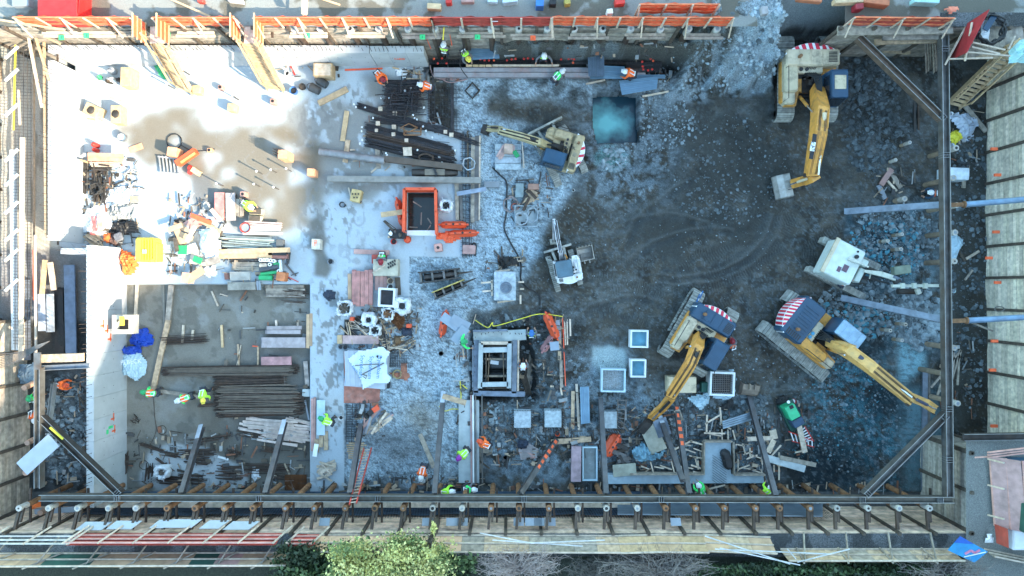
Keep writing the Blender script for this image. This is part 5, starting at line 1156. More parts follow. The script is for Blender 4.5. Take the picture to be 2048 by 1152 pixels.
def pose_mesh(kind):
 """returns joint positions for a standing / bending / kneeling / reaching worker facing +x, feet at z 0"""
 J={}
 if kind=='stand':
  J.update(pel=(0,0,.95),chest=(.02,0,1.3),neck=(.04,0,1.5),head=(.07,0,1.66))
  for s_,n in((1,'L'),(-1,'R')):
   J.update({'hip'+n:(0,.1*s_,.9),'knee'+n:(.05,.12*s_,.5),'ank'+n:(0,.13*s_,.09),'toe'+n:(.16,.14*s_,.05),'sho'+n:(.02,.2*s_,1.42),'elb'+n:(.08,.29*s_,1.16),'wri'+n:(.28,.22*s_,1.05)})
 elif kind=='bend':
  J.update(pel=(-.12,0,.82),chest=(.16,0,1.05),neck=(.34,0,1.12),head=(.48,0,1.10))
  for s_,n in((1,'L'),(-1,'R')):
   J.update({'hip'+n:(-.12,.11*s_,.78),'knee'+n:(.06,.17*s_,.46),'ank'+n:(-.06,.18*s_,.09),'toe'+n:(.1,.2*s_,.05),'sho'+n:(.26,.2*s_,1.06),'elb'+n:(.36,.27*s_,.78),'wri'+n:(.54,.16*s_,.6)})
 elif kind=='kneel':
  J.update(pel=(-.1,0,.48),chest=(.1,0,.78),neck=(.24,0,.92),head=(.36,0,.96))
  for s_,n in((1,'L'),(-1,'R')):
   k=1 if s_>0 else 0
   J.update({'hip'+n:(-.1,.11*s_,.44),'knee'+n:(.26,.18*s_,.42 if k else .08),'ank'+n:(.2 if k else-.2,.17*s_,.09),'toe'+n:(.34 if k else-.32,.18*s_,.05),'sho'+n:(.18,.2*s_,.86),'elb'+n:(.3,.29*s_,.62),'wri'+n:(.48,.18*s_,.5)})
 else:
  J.update(pel=(0,0,.93),chest=(.06,0,1.27),neck=(.1,0,1.47),head=(.14,0,1.63))
  for s_,n in((1,'L'),(-1,'R')):
   J.update({'hip'+n:(0,.1*s_,.88),'knee'+n:(.04,.16*s_,.5),'ank'+n:(0,.2*s_,.09),'toe'+n:(.16,.22*s_,.05),'sho'+n:(.06,.2*s_,1.4),'elb'+n:(.2,.42*s_,1.26),'wri'+n:(.42,.46*s_,1.22)})
 return{k:Vector(v)for k,v in J.items()}
def make_person(kind):
 J=pose_mesh(kind);t=thing('person','x','person',(0,0,0));TM[t.name]=Matrix.Identity(4)
 names=list(J);idx={n:i for i,n in enumerate(names)};E=[('pel','chest'),('chest','neck'),('neck','head')]
 for n in 'LR':E+=[('pel','hip'+n),('hip'+n,'knee'+n),('knee'+n,'ank'+n),('ank'+n,'toe'+n),('chest','sho'+n),('sho'+n,'elb'+n),('elb'+n,'wri'+n)]
 r=dict(pel=(.15,.11),chest=(.16,.12),neck=.055,head=.105)
 for n in 'LR':r.update({'hip'+n:.088,'knee'+n:.06,'ank'+n:.042,'toe'+n:.04,'sho'+n:.062,'elb'+n:.045,'wri'+n:.03})
 jj=[J[n]for n in names];ee=[(idx[a],idx[b])for a,b in E];rr=[r[n]for n in names]
 for n in 'LR':
  w_=J['wri'+n];d=(w_-J['elb'+n]).normalized();sv=Vector((0,0,1)).cross(d).normalized();up=d.cross(sv)
  pi=len(jj);jj.append(w_+d*.05);rr.append((.038,.02));ee.append((idx['wri'+n],pi))
  for k in range(4):
   off=(k-1.5)*.02;ln=(.065,.08,.075,.055)[k];a_=len(jj)
   jj+=[w_+d*.09+sv*off,w_+d*(.09+ln*.6)+sv*off*1.1-up*.012,w_+d*(.09+ln)+sv*off*1.1-up*.035];rr+=[.0095,.009,.007];ee+=[(pi,a_),(a_,a_+1),(a_+1,a_+2)]
  sgn=1 if n=='R' else-1;a_=len(jj);jj+=[w_+d*.045+sv*.04*sgn,w_+d*.085+sv*.062*sgn-up*.02];rr+=[.011,.009];ee+=[(pi,a_),(a_,a_+1)]
 nm=skinned('body',jj,ee,rr,skin,t)
 hd=J['head'];fw=Vector((1,0,-.1 if kind=='stand' else-.8)).normalized();rt=Vector((0,1,0));upv=fw.cross(-rt)
 mb=MB(0);mb.blob(hd+fw*.105,.018,.016,.03,1,.1,6,4,1)
 for s_ in(-1,1):mb.blob(hd+fw*.09+rt*.035*s_+upv*.02,.014,.014,.01,2,0,6,4,.2);mb.blob(hd+rt*.105*s_,.02,.012,.03,3,0,6,4,1)
 mb.beam(hd+fw*.098-upv*.045-rt*.025,hd+fw*.098-upv*.045+rt*.025,.012,.01,0,.5)
 import bmesh as _b
 o2=mb.build('tmp',skin);b=_b.new();b.from_mesh(nm);b.from_mesh(o2.data);b.to_mesh(nm);b.free();bpy.data.objects.remove(o2)
 o=bpy.data.objects.new('body',nm);COL.objects.link(o);o.parent=t;parts=[o]
 def part(name,js,es,rs,m_):
  me=skinned(name,js,es,rs,m_,t);p=bpy.data.objects.new(name,me);COL.objects.link(p);p.parent=t;parts.append(p);return p
 js=[J['pel']+Vector((0,0,.03)),J['chest'],J['neck']-(J['neck']-J['chest'])*.15];es=[(0,1),(1,2)];rs=[(.17,.135),(.19,.15),.09]
 for n in 'LR':a_=len(js);js+=[J['sho'+n],J['elb'+n],J['wri'+n].lerp(J['elb'+n],.12)];rs+=[.085,.064,.05];es+=[(1,a_),(a_,a_+1),(a_+1,a_+2)]
 part('jacket',js,es,rs,greyfab)
 c=J['chest'];ax=(J['neck']-J['pel']).normalized()
 js=[J['pel']+ax*.1,c,c.lerp(J['neck'],.7)];es=[(0,1),(1,2)];rs=[(.195,.155),(.215,.17),(.12,.12)]
 for n in 'LR':a_=len(js);js+=[J['sho'+n]];rs+=[.10];es+=[(1,a_)]
 vest=part('vest',js,es,rs,limevest)
 mb=MB(0);sx=ax.cross(Vector((0,1,0))).normalized()
 bk=-sx if sx.dot(Vector((-1,0,.3)))<0 else sx
 for s_ in(-1,1):mb.beam(c+bk*.2+Vector((0,s_*.09,0))+ax*.2,J['pel']+bk*.17+Vector((0,s_*.10,0))+ax*.12,.045,.012)
 mb.beam(J['pel']+bk*.19+ax*.14+Vector((0,-.14,0)),J['pel']+bk*.19+ax*.14+Vector((0,.14,0)),.05,.012)
 q=mb.build('reflective_stripe',reflect);q.parent=vest
 js=[J['pel']];es=[];rs=[(.165,.13)]
 for n in 'LR':a_=len(js);js+=[J['hip'+n],J['knee'+n],J['ank'+n]+Vector((0,0,.03))];rs+=[.105,.082,.062];es+=[(0,a_),(a_,a_+1),(a_+1,a_+2)]
 part('trousers',js,es,rs,jeans)
 for n in 'LR':part('boot',[J['ank'+n]+Vector((0,0,.06)),J['ank'+n]-Vector((.04,0,.03)),J['toe'+n]+Vector((.02,0,0))],[(0,1),(1,2)],[.055,.055,.05],boot)
 hz=hd+Vector((0,0,.03));mb=MB(0);mb.lathe(hz,[(.165,.0),(.16,.015),(.128,.02),(.125,.06),(.105,.105),(.06,.14),(.01,.15)],16,1,1.12,1)
 mb.beam(hz+Vector((.12,0,.012)),hz+Vector((.21,0,0)),.2,.02,0,1);mb.beam(hz+Vector((-.1,0,.13)),hz+Vector((.1,0,.13)),.04,.05,0,1)
 h_=mb.build('hard_hat',whitepaint);h_.parent=t;parts.append(h_)
 mb=MB(0);mb.blob(hd+Vector((-.02,0,-.01)),.112,.112,.08,4,.1,10,6,1);q=mb.build('hair',hair);q.parent=t
 bpy.context.view_layer.update();return t
POSES={};USED=set()
purple=mat('purple_plastic',(.3,.04,.35),.5,dirt=0);maroon=mat('maroon_plastic',(.25,.02,.03),.5,dirt=0);yh=mat('yellow_hat',(.75,.6,.08),.4,dirt=0)
VM=dict(lime=limevest,green=greenvest,orange=orvest,white=reflect,navy=navy,grey=greyfab)
HM=dict(white=whitepaint,yellow=yh,purple=purple,maroon=maroon,green=greenpl,orange=orange,blue=bluepl)
def person(px,py,z,face,pose,vest,hat,label,jacket='grey',z_img=1.3):
 """face in picture degrees: 0 = right, 90 = up; px,py is where the torso shows"""
 w_=W(px,py,z+(1.3 if pose in('stand','reach')else .95 if pose=='bend' else .75));loc=Vector((w_.x,w_.y,z))
 if pose not in POSES:POSES[pose]=make_person(pose)
 src=POSES[pose];f=R(face);off={'stand':.03,'reach':.06,'bend':.1,'kneel':.05}[pose]
 loc-=Vector((math.cos(f),math.sin(f),0))*off
 ms={'vest':VM[vest],'hard_hat':HM[hat],'jacket':VM[jacket]}
 if pose not in USED:
  USED.add(pose);src.location=loc;src.rotation_euler=(0,0,f);src['label']=label;c=src
  def rec(o):
   for ch in o.children:
    k=ch.name.split('.')[0]
    if k in ms:
     for sl in ch.material_slots:sl.link='OBJECT';sl.material=ms[k]
    rec(ch)
  rec(src)
 else:c=copy_tree(src,loc,f,label,mats=ms)
 c['group']='construction workers';return c
for a in[(888,96,.9,80,'stand','lime','white','worker in lime vest standing at the left end of the upper trench'),(930,108,.9,-60,'bend','lime','yellow','worker in yellow hat bending beside the rumpled blue decking sheets'),(1088,113,.3,-90,'reach','lime','white','worker in lime vest with arms spread inside the dark upper trench'),(1114,153,.0,40,'bend','green','white','worker in green vest leaning into the formwork from below the trench'),(855,173,.0,170,'bend','orange','white','worker in bright orange bending right of the tangled dark rebar stack','orange'),(758,150,.0,-50,'bend','orange','maroon','worker in red-orange bending beside the white bag at the upper slab','orange'),(1262,147,.4,170,'bend','orange','white','worker in orange vest between blue decking sheets at the upper trench','orange'),(763,513,.0,-90,'kneel','green','maroon','worker with maroon helmet kneeling at the pink plywood table'),(492,408,.0,-30,'bend','lime','white','worker in lime vest bending beside the red and white panels','lime'),(303,786,-.45,170,'bend','orange','green','worker in green and red bending at the foot of the long timber','green'),(371,796,-.45,200,'bend','orange','white','worker in orange and green bending over the lower timber','green'),(406,787,-.45,-80,'bend','lime','yellow','worker in yellow-green crouched at the end of the rebar stacks','lime'),(656,843,.0,150,'bend','lime','green','worker in bright lime bending on the slab beside the pale blue board','lime'),(926,683,-.3,10,'reach','green','green','worker in bright green at the upper left corner of the central shaft','green'),(1063,668,-.4,90,'stand','lime','blue','worker in lime vest at the upper right corner of the central shaft'),(1046,733,-.4,90,'stand','orange','white','worker in orange vest on the right side of the central shaft'),(972,889,.0,150,'bend','orange','orange','worker in orange on a board right of the long concrete strip','orange'),(929,906,.0,-140,'bend','lime','purple','worker with purple helmet bending beside the concrete strip','lime'),(845,941,.0,-100,'bend','orange','white','worker in orange vest alone on the gravel near the waler','orange'),(891,984,.4,10,'bend','lime','white','worker in lime partly hidden under the lower waler beam','lime'),(1403,982,.4,120,'bend','green','white','worker in bright green just above the waler near the footing','green'),(1532,984,.4,60,'bend','lime','white','worker in lime right of the footing at the waler beam','lime'),(1688,563,.0,60,'bend','orange','white','worker in orange standing on the lower track of the drill rig','orange'),(1868,386,.0,180,'kneel','orange','white','worker in navy and orange lying by the right waler beam','navy'),(1466,692,.0,110,'kneel','orange','maroon','worker with red helmet beside the cab of the blue-hooded excavator'),(122,770,.0,0,'bend','orange','orange','worker in orange in the dark rubble strip at the left','orange'),(67,797,.6,90,'stand','green','green','worker in bright green beside the lower left lagging wall','green'),(66,829,.3,-60,'bend','orange','white','worker in orange with white helmet below the green one at left'),(935,978,.3,0,'bend','green','white','worker in green vest among planks above the waler beam')]:
 person(*a)
# ---------------------------------------------------------------- helpers for site clutter
LM=[(995,730,'the central shaft'),(845,420,'the orange-framed pit'),(1232,238,'the milky pool'),(1437,925,'the concrete footing'),(735,738,'the wrapped foam stack'),(300,500,'the yellow tank'),(1008,572,'the round-holed base'),(430,790,'the rebar stacks'),(1225,760,'the square troughs'),(1445,768,'the open mesh sack'),(1580,828,'the green machine'),(1900,660,'the right waler'),(735,575,'the pink deck boards'),(1130,535,'the mini excavator'),(530,540,'the green-ended pipes'),(820,290,'the dark rebar bundle'),(210,430,'the dark debris heap'),(1650,150,'the upper right excavator'),(1078,838,'the pile caps'),(270,720,'the blue tarps'),(640,760,'the slab edge'),(560,880,'the pale lumber pile'),(1150,925,'the pink-lined crate'),(380,930,'the lower left rebar scraps'),(1240,900,'the steel grab'),(520,150,'the stairs'),(1060,410,'the coil tray')]
AUTO=[]
def auto(o,base,px,py,cat,group=None):
 d,x,y,nm=min(((px-x)**2+(py-y)**2,x,y,n)for x,y,n in LM)
 dx,dy=px-x,py-y
 w_=('right of' if dx>0 else 'left of')if abs(dx)>abs(dy)else('below' if dy>0 else 'above')
 if d<20**2:w_='beside'
 o['category']=cat
 if group:o['group']=group
 AUTO.append((o,'%s %s %s'%(base,w_,nm),px,py));return o
def finish_labels():
 by={}
 for o,l,x,y in AUTO:by.setdefault(l,[]).append((x,y,o))
 for l,v in by.items():
  v.sort(key=lambda q:q[0])
  for i,(x,y,o)in enumerate(v):o['label']=l if len(v)==1 else(l+', %s from left'%ORD[i]if i<len(ORD)else l)
def zg(px,py):return gz(px,py)
def plank(x0,y0,x1,y1,w_=.2,m=wood,h=.06,z=None,z2=None,base='weathered plank',cat='plank',name='plank',group=None,label=None):
 mx,my=(x0+x1)/2,(y0+y1)/2;zz=(zg(mx,my)+h/2+.03)if z is None else z
 mb=MB(.12);mb.beam(W(x0,y0,zz),W(x1,y1,zz if z2 is None else z2),w_,h)
 o=mb.build(name,m,None,W(mx,my,zz))
 if label:tag(o,label,cat,group)
 else:auto(o,base,mx,my,cat,group)
 return o
def lbox(x,y,sx,sy,h,m,rz=0,label='',cat='box',name='crate',lid=None,z=None,ch=.03,group=None):
 """box given by picture centre and size in picture px"""
 zz=zg(x,y)if z is None else z;t=thing(name,label,cat,W(x,y,zz),R(-rz),group);k=(H-zz-h)/H/S
 c=W(x,y,zz+h);c.z=zz+h/2;mb=MB(.05);mb.chbox(c,sx*k,sy*k,h,R(-rz),ch);mb.build('box_body',m,t)
 if lid is not None:mb=MB(.05);c.z=zz+h+.012;mb.chbox(c,sx*k*.86,sy*k*.86,.03,R(-rz),.01);mb.build('lid',lid,t)
 return t
def opentray(x,y,sx,sy,h,m,inner,rz=0,label='',cat='trough',name='open_trough',wall=.1,z=None,fill=.5,group=None):
 zz=zg(x,y)if z is None else z;k=(H-zz-h)/H/S;X,Y=sx*k,sy*k
 t=thing(name,label,cat,W(x,y,zz),R(-rz),group);c=W(x,y,zz+h);a=R(-rz);M_=Matrix.Translation((c.x,c.y,zz))@Matrix.Rotation(a,4,'Z');
 mb=MB(.04)
 for s_ in(-1,1):
  mb.boxm(M_@Matrix.Translation((s_*(X-wall)/2,0,h/2)),wall,Y,h);mb.boxm(M_@Matrix.Translation((0,s_*(Y-wall)/2,h/2)),X-2*wall,wall,h)
 mb.build('side_wall',m,t);mb=MB(.05);mb.boxm(M_@Matrix.Translation((0,0,h*fill/2)),X-2*wall-.01,Y-2*wall-.01,h*fill);mb.build('filling',inner,t)
 return t
def boards(label,name,cat,x0,y0,x1,y1,n,m,h=.05,across=False,layers=1,jit=3,z=None,gap=.92,partname='board'):
 """flat stack of boards filling a picture rectangle; boards run along x unless across"""
 zz=zg((x0+x1)/2,(y0+y1)/2)if z is None else z;t=thing(name,label,cat,W((x0+x1)/2,(y0+y1)/2,zz));
 for l in range(layers):
  for i in range(n):
   if l<layers-1 and 0<i<n-1:continue
   mb=MB(.18);zc=zz+h*(l+.5)+.01+rnd.uniform(0,.004);f=(i+.5)/n;j=rnd.uniform(-jit,jit);j2=rnd.uniform(-jit,jit)
   if across:wd=(x1-x0)/n/S*gap;mb.beam(W(x0+(x1-x0)*f,y0+j,zc),W(x0+(x1-x0)*f+rnd.uniform(-1,1),y1+j2,zc),wd,h*.96)
   else:wd=(y1-y0)/n/S*gap;mb.beam(W(x0+j,y0+(y1-y0)*f,zc),W(x1+j2,y0+(y1-y0)*f+rnd.uniform(-1,1),zc),wd,h*.96)
   mb.build(partname,m,t)
 return t
def pile(label,name,cat,spec,m,part='plank',w_=.1,h=.05,mats_=None,seed=1,z=None):
 """spec: (cx, cy, length px, angle deg, spread px, count, angle spread)"""
 r_=random.Random(seed);cx,cy=spec[0][0],spec[0][1];zz=zg(cx,cy)if z is None else z;t=thing(name,label,cat,W(cx,cy,zz));k=0
 for(x,y,ln,an,sprd,cnt,asp)in spec:
  for i in range(cnt):
   a=R(an+r_.uniform(-asp,asp));l=ln*r_.uniform(.75,1.05);off=r_.uniform(-sprd,sprd);px=x-math.sin(a)*0+math.cos(R(an)+math.pi/2)*off;py=y+math.sin(R(an)+math.pi/2)*off+r_.uniform(-1,1)
   dx,dy=math.cos(a)*l/2,math.sin(a)*l/2;px+=r_.uniform(-.06,.06)*ln;z0=zz+.03+k*h*.35;k+=1;k=k%9
   mb=MB(.2);mb.beam(W(px-dx,py-dy,z0),W(px+dx,py+dy,z0+r_.uniform(0,h)),w_*r_.uniform(.8,1.3),h);mb.build(part,m if mats_ is None else r_.choice(mats_),t)
 return t
def bars(label,x0,y0,x1,y1,n,m=rebar,r=.012,spread=None,z=None,name='rebar_bundle',cat='rebar',tilt=0,layers=3,seed=2,jag=20):
 """bundle of thin bars (uncountable) from (x0,y0) to (x1,y1) with band width spread px"""
 r_=random.Random(seed);zz=zg((x0+x1)/2,(y0+y1)/2)if z is None else z;mb=MB(.35);L_=math.hypot(x1-x0,y1-y0);nx,ny=-(y1-y0)/L_,(x1-x0)/L_
 for i in range(n):
  o=r_.uniform(-spread,spread);o2=o+r_.uniform(-.15,.15)*spread;a,b=r_.uniform(0,jag)/L_,1-r_.uniform(0,jag)/L_;z1=zz+.03+r_.uniform(0,.05*layers)
  p=W(x0+(x1-x0)*a+nx*o,y0+(y1-y0)*a+ny*o,z1);q=W(x0+(x1-x0)*b+nx*o2,y0+(y1-y0)*b+ny*o2,z1+tilt);mid=(p+q)/2+Vector((0,0,-.0));mb.beam(p,q,r*2,r*2)
 return one(name,mb,m,label,cat,(x0+x1)/2,(y0+y1)/2,zz)
def cloth(label,name,cat,poly,m,amp=.12,lift=.25,seed=1,fold=4,z=None,jag=.12,step=.09):
 cx=sum(p[0]for p in poly)/len(poly);cy=sum(p[1]for p in poly)/len(poly);zz=zg(cx,cy)if z is None else z;mb=MB(0)
 mb.cloth([tuple(W(x,y,zz+lift*.5))[:2]for x,y in poly],zz,amp,seed,step,fold,lift,1.0,jag);return one(name,mb,m,label,cat,cx,cy,zz)
def coil(x,y,r_px,m,label,name='hose_coil',cat='hose',r=.025,turns=4,wob=.12,z=None,ez=None):
 zz=zg(x,y)if z is None else z;mb=MB(.1);mb.ring(W(x,y,zz+.03),r_px/S,r,22,None,turns,wob,ez);return one(name,mb,m,label,cat,x,y,zz)
def hose(pts,m,label,r=.03,z=None,name='hose',cat='hose',dz=0):
 P_=[Vector(W(x,y,(zg(x,y)if z is None else z)+r+.02))for x,y in pts];Q=[]
 for i in range(len(P_)-1):
  p0=P_[max(i-1,0)];p1,p2=P_[i],P_[i+1];p3=P_[min(i+2,len(P_)-1)]
  for k in range(6):
   u=k/6;Q.append(.5*((2*p1)+(p2-p0)*u+(2*p0-5*p1+4*p2-p3)*u*u+(3*p1-p0-3*p2+p3)*u**3))
 Q.append(P_[-1]);mb=MB(0);mb.pipe(Q,r,6);return one(name,mb,m,label,cat,pts[0][0],pts[0][1],0 if z is None else z)
def bigbag(x,y,s_px,label,fill=brownsteel,m=whitetarp,rz=0,open_=.6,h=.8,seed=1,loops=True):
 zz=zg(x,y);t=thing('bulk_bag',label,'bulk bag',W(x,y,zz),R(rz));s_=s_px/S*.92;c=W(x,y,zz+h*.8);c.z=zz;mb=MB(0);n=28;prof=((.46,0),(.54,.25),(.55,.6),(.5,.92),(.42,1.0),(open_*.42,.86),(open_*.36,.6));vs=[]
 for k,(r,f)in enumerate(prof):
  for i in range(n):
   g=2*math.pi*i/n;sq=1/max(abs(math.cos(g)),abs(math.sin(g)))**.45;w_=1+.3*mnoise.noise(Vector((math.cos(g)*2.5,math.sin(g)*2.5,k*.6+seed*3)))
   v=Vector((math.cos(g)*r*s_*sq*w_,math.sin(g)*r*s_*sq*w_,f*h*w_));v.rotate(Matrix.Rotation(R(rz),3,'Z'));vs.append(c+v)
 fs=[(k*n+i,k*n+(i+1)%n,(k+1)*n+(i+1)%n,(k+1)*n+i)for k in range(len(prof)-1)for i in range(n)]
 mb.add(vs,fs,1.0,True);mb.build('bag_wall',m,t)
 mb=MB(.3)
 for i in range(40):
  a=Vector((rnd.uniform(-1,1),rnd.uniform(-1,1),0))*s_*open_*.36;g=rnd.uniform(0,6.3);e=Vector((math.cos(g),math.sin(g),rnd.uniform(-.1,.2)))*s_*.17
  mb.beam(c+a-e+Vector((0,0,h*.72)),c+a+e+Vector((0,0,h*.78)),.035,.03)
 mb.lathe(c+Vector((0,0,h*.6)),[(s_*open_*.38,0),(s_*open_*.25,.04),(.02,.08)],12);mb.build('contents',fill,t)
 if loops:
  for k in range(4):
   g=R(45+90*k+rz);mb=MB(0);p=c+Vector((math.cos(g),math.sin(g),0))*s_*.55+Vector((0,0,h));q=Vector((math.cos(g+.5),math.sin(g+.5),0))
   mb.pipe([p,p-q*.18+Vector((0,0,.12)),c+(p-c)*.35+Vector((0,0,.4)),p-Vector((-q.y,q.x,0))*.2+Vector((0,0,.05))],.02,5);mb.build('lifting_loop',m,t)
 return t
def barrier(a,b,wd,label,z=None,m=orange,notch=True,h=.75):
 """water filled road barrier lying on the ground: long tapered body with waist grooves"""
 p,q=W(*a,.4),W(*b,.4);zz=zg((a[0]+b[0])/2,(a[1]+b[1])/2)if z is None else z;d=q-p;l=d.length;ang=math.atan2(d.y,d.x);c=(p+q)/2;c.z=zz
 t=thing('water_barrier',label,'barrier',c,ang);M_=Matrix.Translation(c)@Matrix.Rotation(ang,4,'Z');w_=wd/S;vs=[];secs=((-.5,.18),(-.44,.75),(-.3,1),(-.12,.93),(0,1),(.12,.93),(.3,1),(.44,.75),(.5,.18))
 pf=((-.5,0),(-.48,.3),(-.2,.55),(-.12,.85),(.12,.85),(.2,.55),(.48,.3),(.5,0))
 for x,k in secs:
  for y,z_ in pf:vs.append(M_@Vector((x*l,y*w_*k,z_*h*(.55+.45*k))))
 n=len(pf);fs=[(i*n+j,i*n+j+1,(i+1)*n+j+1,(i+1)*n+j)for i in range(len(secs)-1)for j in range(n-1)]+[tuple(range(n)),tuple(range(len(secs)*n-1,(len(secs)-1)*n-1,-1))]
 mb=MB(0);mb.add([v for v in vs],[tuple(reversed(f))for f in fs],1.0,False);mb.build('shell',m,t)
 mb=MB(0);mb.tube(M_@Vector((0,0,h*.845)),M_@Vector((0,0,h*.87)),.07,10)
 for k in(-.25,.25):mb.boxm(M_@Matrix.Translation((k*l,0,h*.855)),.12,.06,.02)
 mb.build('filler_cap',black,t)
 for k in(-.52,.52):mb=MB(0);mb.tube(M_@Vector((k*l,0,.15)),M_@Vector((k*l,0,.5)),.06,10);mb.build('hinge_lug',m,t)
 return t
# ---------------------------------------------------------------- centre: pit in orange frame
t=thing('orange_pit_frame','orange netted guard frame around the dark flooded pit','guard frame',W(844,423,0))
for(a,b)in(((815,383),(875,383)),((814,383),(813,466)),((875,383),(877,472))):
 mb=MB(.08);p,q=W(*a,0),W(*b,0);mb.quad3(p,q,q+Vector((0,0,1.05)),p+Vector((0,0,1.05)),.06);mb.build('netting',orangenet,t)
 for f in(0,.5,1):mb=MB(.05);c=p.lerp(q,f);mb.beam(c,c+Vector((0,0,1.12)),.07,.07);mb.build('post',orange,t)
 mb=MB(.05);mb.beam(p+Vector((0,0,1.08)),q+Vector((0,0,1.08)),.16,.08);mb.build('top_rail',orange,t)
mb=MB(.05);mb.beam(W(814,466,.05),W(874,466,.05),.3,.1);mb.build('kerb_board',whitepaint,t)
for i,(a,b)in enumerate((((826,403),(843,414)),((843,425),(842,450)),((855,436),(863,448)),((853,463),(862,450)),((819,454),(835,455)))):plank(*a,*b,.07,greywood,.03,z=-.46,base='floating stick',cat='stick',name='floating_stick')
cloth('orange netting slumped on the slab below the flooded pit','orange_netting','netting',[(874,468),(900,462),(925,478),(905,486),(872,478)],orangenet,.1,.1,5)
barrier((793,397),(805,452),15,'orange barrier on edge left of the flooded pit')
barrier((880,449),(934,449),15,'orange barrier right of the flooded pit, upper one');barrier((896,467),(955,465),15,'orange barrier right of the flooded pit, lower one')
plank(762,430,810,423,.3,newwood,.06,.7,label='orange-tinted plank bridging onto the left side of the flooded pit')
t=lbox(793,467,33,18,.7,black,4,'black tool table with tools left below the flooded pit','table','tool_table')
for(x,y,r,m_)in((781,467,.12,whitepaint),(790,463,.08,steel),(800,470,.1,darkwood),(777,474,.06,palewood)):mb=MB(.1);mb.blob(W(x,y,.8),r,r*1.3,.07,x,.3,8,5);mb.build('tool',m_,t)
mb=MB(.1);mb.beam(W(768,442,.1),W(786,460,.8),.12,.05);mb.beam(W(770,441,.1),W(792,458,.8),.05,.05);one('folded_stand',mb,darkwood,'dark folded stand leaning on the tool table','stand',777,450,0)
def bucket_(x,y,d,m,label,inner=None,h=.38,z=None,name='bucket',cat='bucket'):
 zz=zg(x,y)if z is None else z;t=thing(name,label,cat,W(x,y,zz));c=W(x,y,zz+h);c.z=zz;r=d/2/S;mb=MB(0);n=18
 mb.lathe(c,[(r*.82,0),(r,h),(r*1.08,h),(r*.92,h-.01),(r*.75,.05)],n);mb.build('shell',m,t);mb=MB(0);mb.tube(c+Vector((0,0,.05)),c+Vector((0,0,h*.7)),r*.8,n);mb.build('contents',inner or black,t)
 mb=MB(0);mb.pipe([c+Vector((r*1.05*math.cos(g),r*1.05*math.sin(g)*.9,h+.02))for g in[math.pi*k/8 for k in range(9)]],.008,4);mb.build('handle',steel,t);return t
bucket_(787,483,11,redpl,'small red bucket below the tool table');bucket_(815,479,14,orange,'orange bucket lid right of the red bucket',orange,.2)
bucket_(586,180,15,bluepl,'blue bucket near the foot of the right stair');bucket_(604,173,13,darksteel,'grey square-ish tub beside the blue bucket',darkwood,.25);bucket_(573,146,9,whitepaint,'small white bucket right of the right stair');bucket_(660,523,11,bluegrey,'grey bucket at the right rim of the dark wet patch')
bucket_(684,409,11,black,'black bucket alone on the upper slab',bluegrey);bucket_(243,274,16,bluegrey,'blue-grey bucket with white rag on the sunlit slab',whitepaint);bucket_(681,836,9,whitepaint,'white-rimmed round pot on the slab right of the lime worker');bucket_(882,707,9,black,'round black core hole cover on the gravel',black,.06,name='hole_cover',cat='cover')
bucket_(1011,916,10,black,'black round hole cover below the pile caps',black,.06,name='hole_cover',cat='cover');bucket_(1115,868,9,orange,'small orange bucket above the orange-sprayed raker')
bucket_(1055,639,9,steel,'short steel pipe stub at the top edge of the central shaft',black,.5,name='pipe_stub',cat='pipe')
bucket_(1147,380+0,6,whitepaint,'tiny white cup on the dark dirt right of the coil tray')
for i,(x,y,r0,m_)in enumerate(((1905,290,8,whitepaint),(1903,227,8,whitepaint),(1908,582,8,mat('bright_ring',(.5,.6,.6))))):bucket_(x,y,r0,m_,'%s white pail from the top right of the waler'%ORD[i],bluegrey,.3)
plank(637,207,695,178,.35,newwood,.08,label='thick sunlit plank on the upper slab, right of the two tubs')
t=lbox(645,139,38,27,.8,newwood,1,'pale plywood box at the foot of the upper wall',lid=palewood)
for i,(x,y,a)in enumerate(((645,165,35),(630,178,28))):
 t=thing('plastic_tub',('upper' if i==0 else 'lower')+' black open tub lying on the slab near the blue bucket','tub',W(x,y,0));c=W(x,y,.3);d=Vector((math.cos(R(-a)),math.sin(R(-a)),0));mb=MB(0);mb.tube(c-d*.28,c+d*.3,.27,16,.22);mb.build('tub_shell',mat('charcoal_plastic',(.04,.045,.05),.5),t);mb=MB(0);mb.tube(c-d*.30,c-d*.27,.2,16);mb.build('opening',mat('tub_inside',(.18,.15,.12)),t);mb=MB(0);mb.ring(c-d*.3,.2,.02,14);mb.build('rim',darkwood,t)
for(x,y,l)in((692,262,0),):plank(694,222,685,282,.28,newwood,.08,label='upright orange-tan plank left of the dark rebar bundle');plank(696,280,690,325,.28,wood,.08,label='grey-tan plank under the left end of the steel tube')
plank(755,298,757,337,.28,greywood,.08,label='short grey sleeper under the steel tube joint')
mb=MB(.05);mb.tube(W(639,303,.45),W(769,321,.45),.22,14);t=one('steel_tube',mb,mat('scuffed_tube',(.27,.26,.26),.5,.3,dirt=.3),'long pale scuffed steel tube lying across the wet slab','steel tube',700,312)
hbeam('steel_beam','rusty steel beam continuing the tube towards the coil',((768,318,.4),(925,336,.4)),w_=.34,depth=.34,roll=0,m=mat('rusty_beam',(.12,.09,.07),.6,.3,dirt=.3),cat='steel beam')
hbeam('steel_beam','long grey box beam lying above the flooded pit',((656,358,.35),(962,361,.35)),w_=.36,depth=.34,roll=0,m=mat('grey_beam',(.26,.245,.225),.6,.2,dirt=.25),cat='steel beam')
plank(968,369,999,369,.34,bluegrey,.2,label='short blue-grey beam offcut right of the long box beam',base='',name='beam_offcut',cat='beam');plank(914,388,972,378,.24,mat('blue_offcut',(.24,.28,.36),.5),.12,z=.5,label='blue-grey strut offcut with rusty end above the white bag',name='beam_offcut',cat='beam')
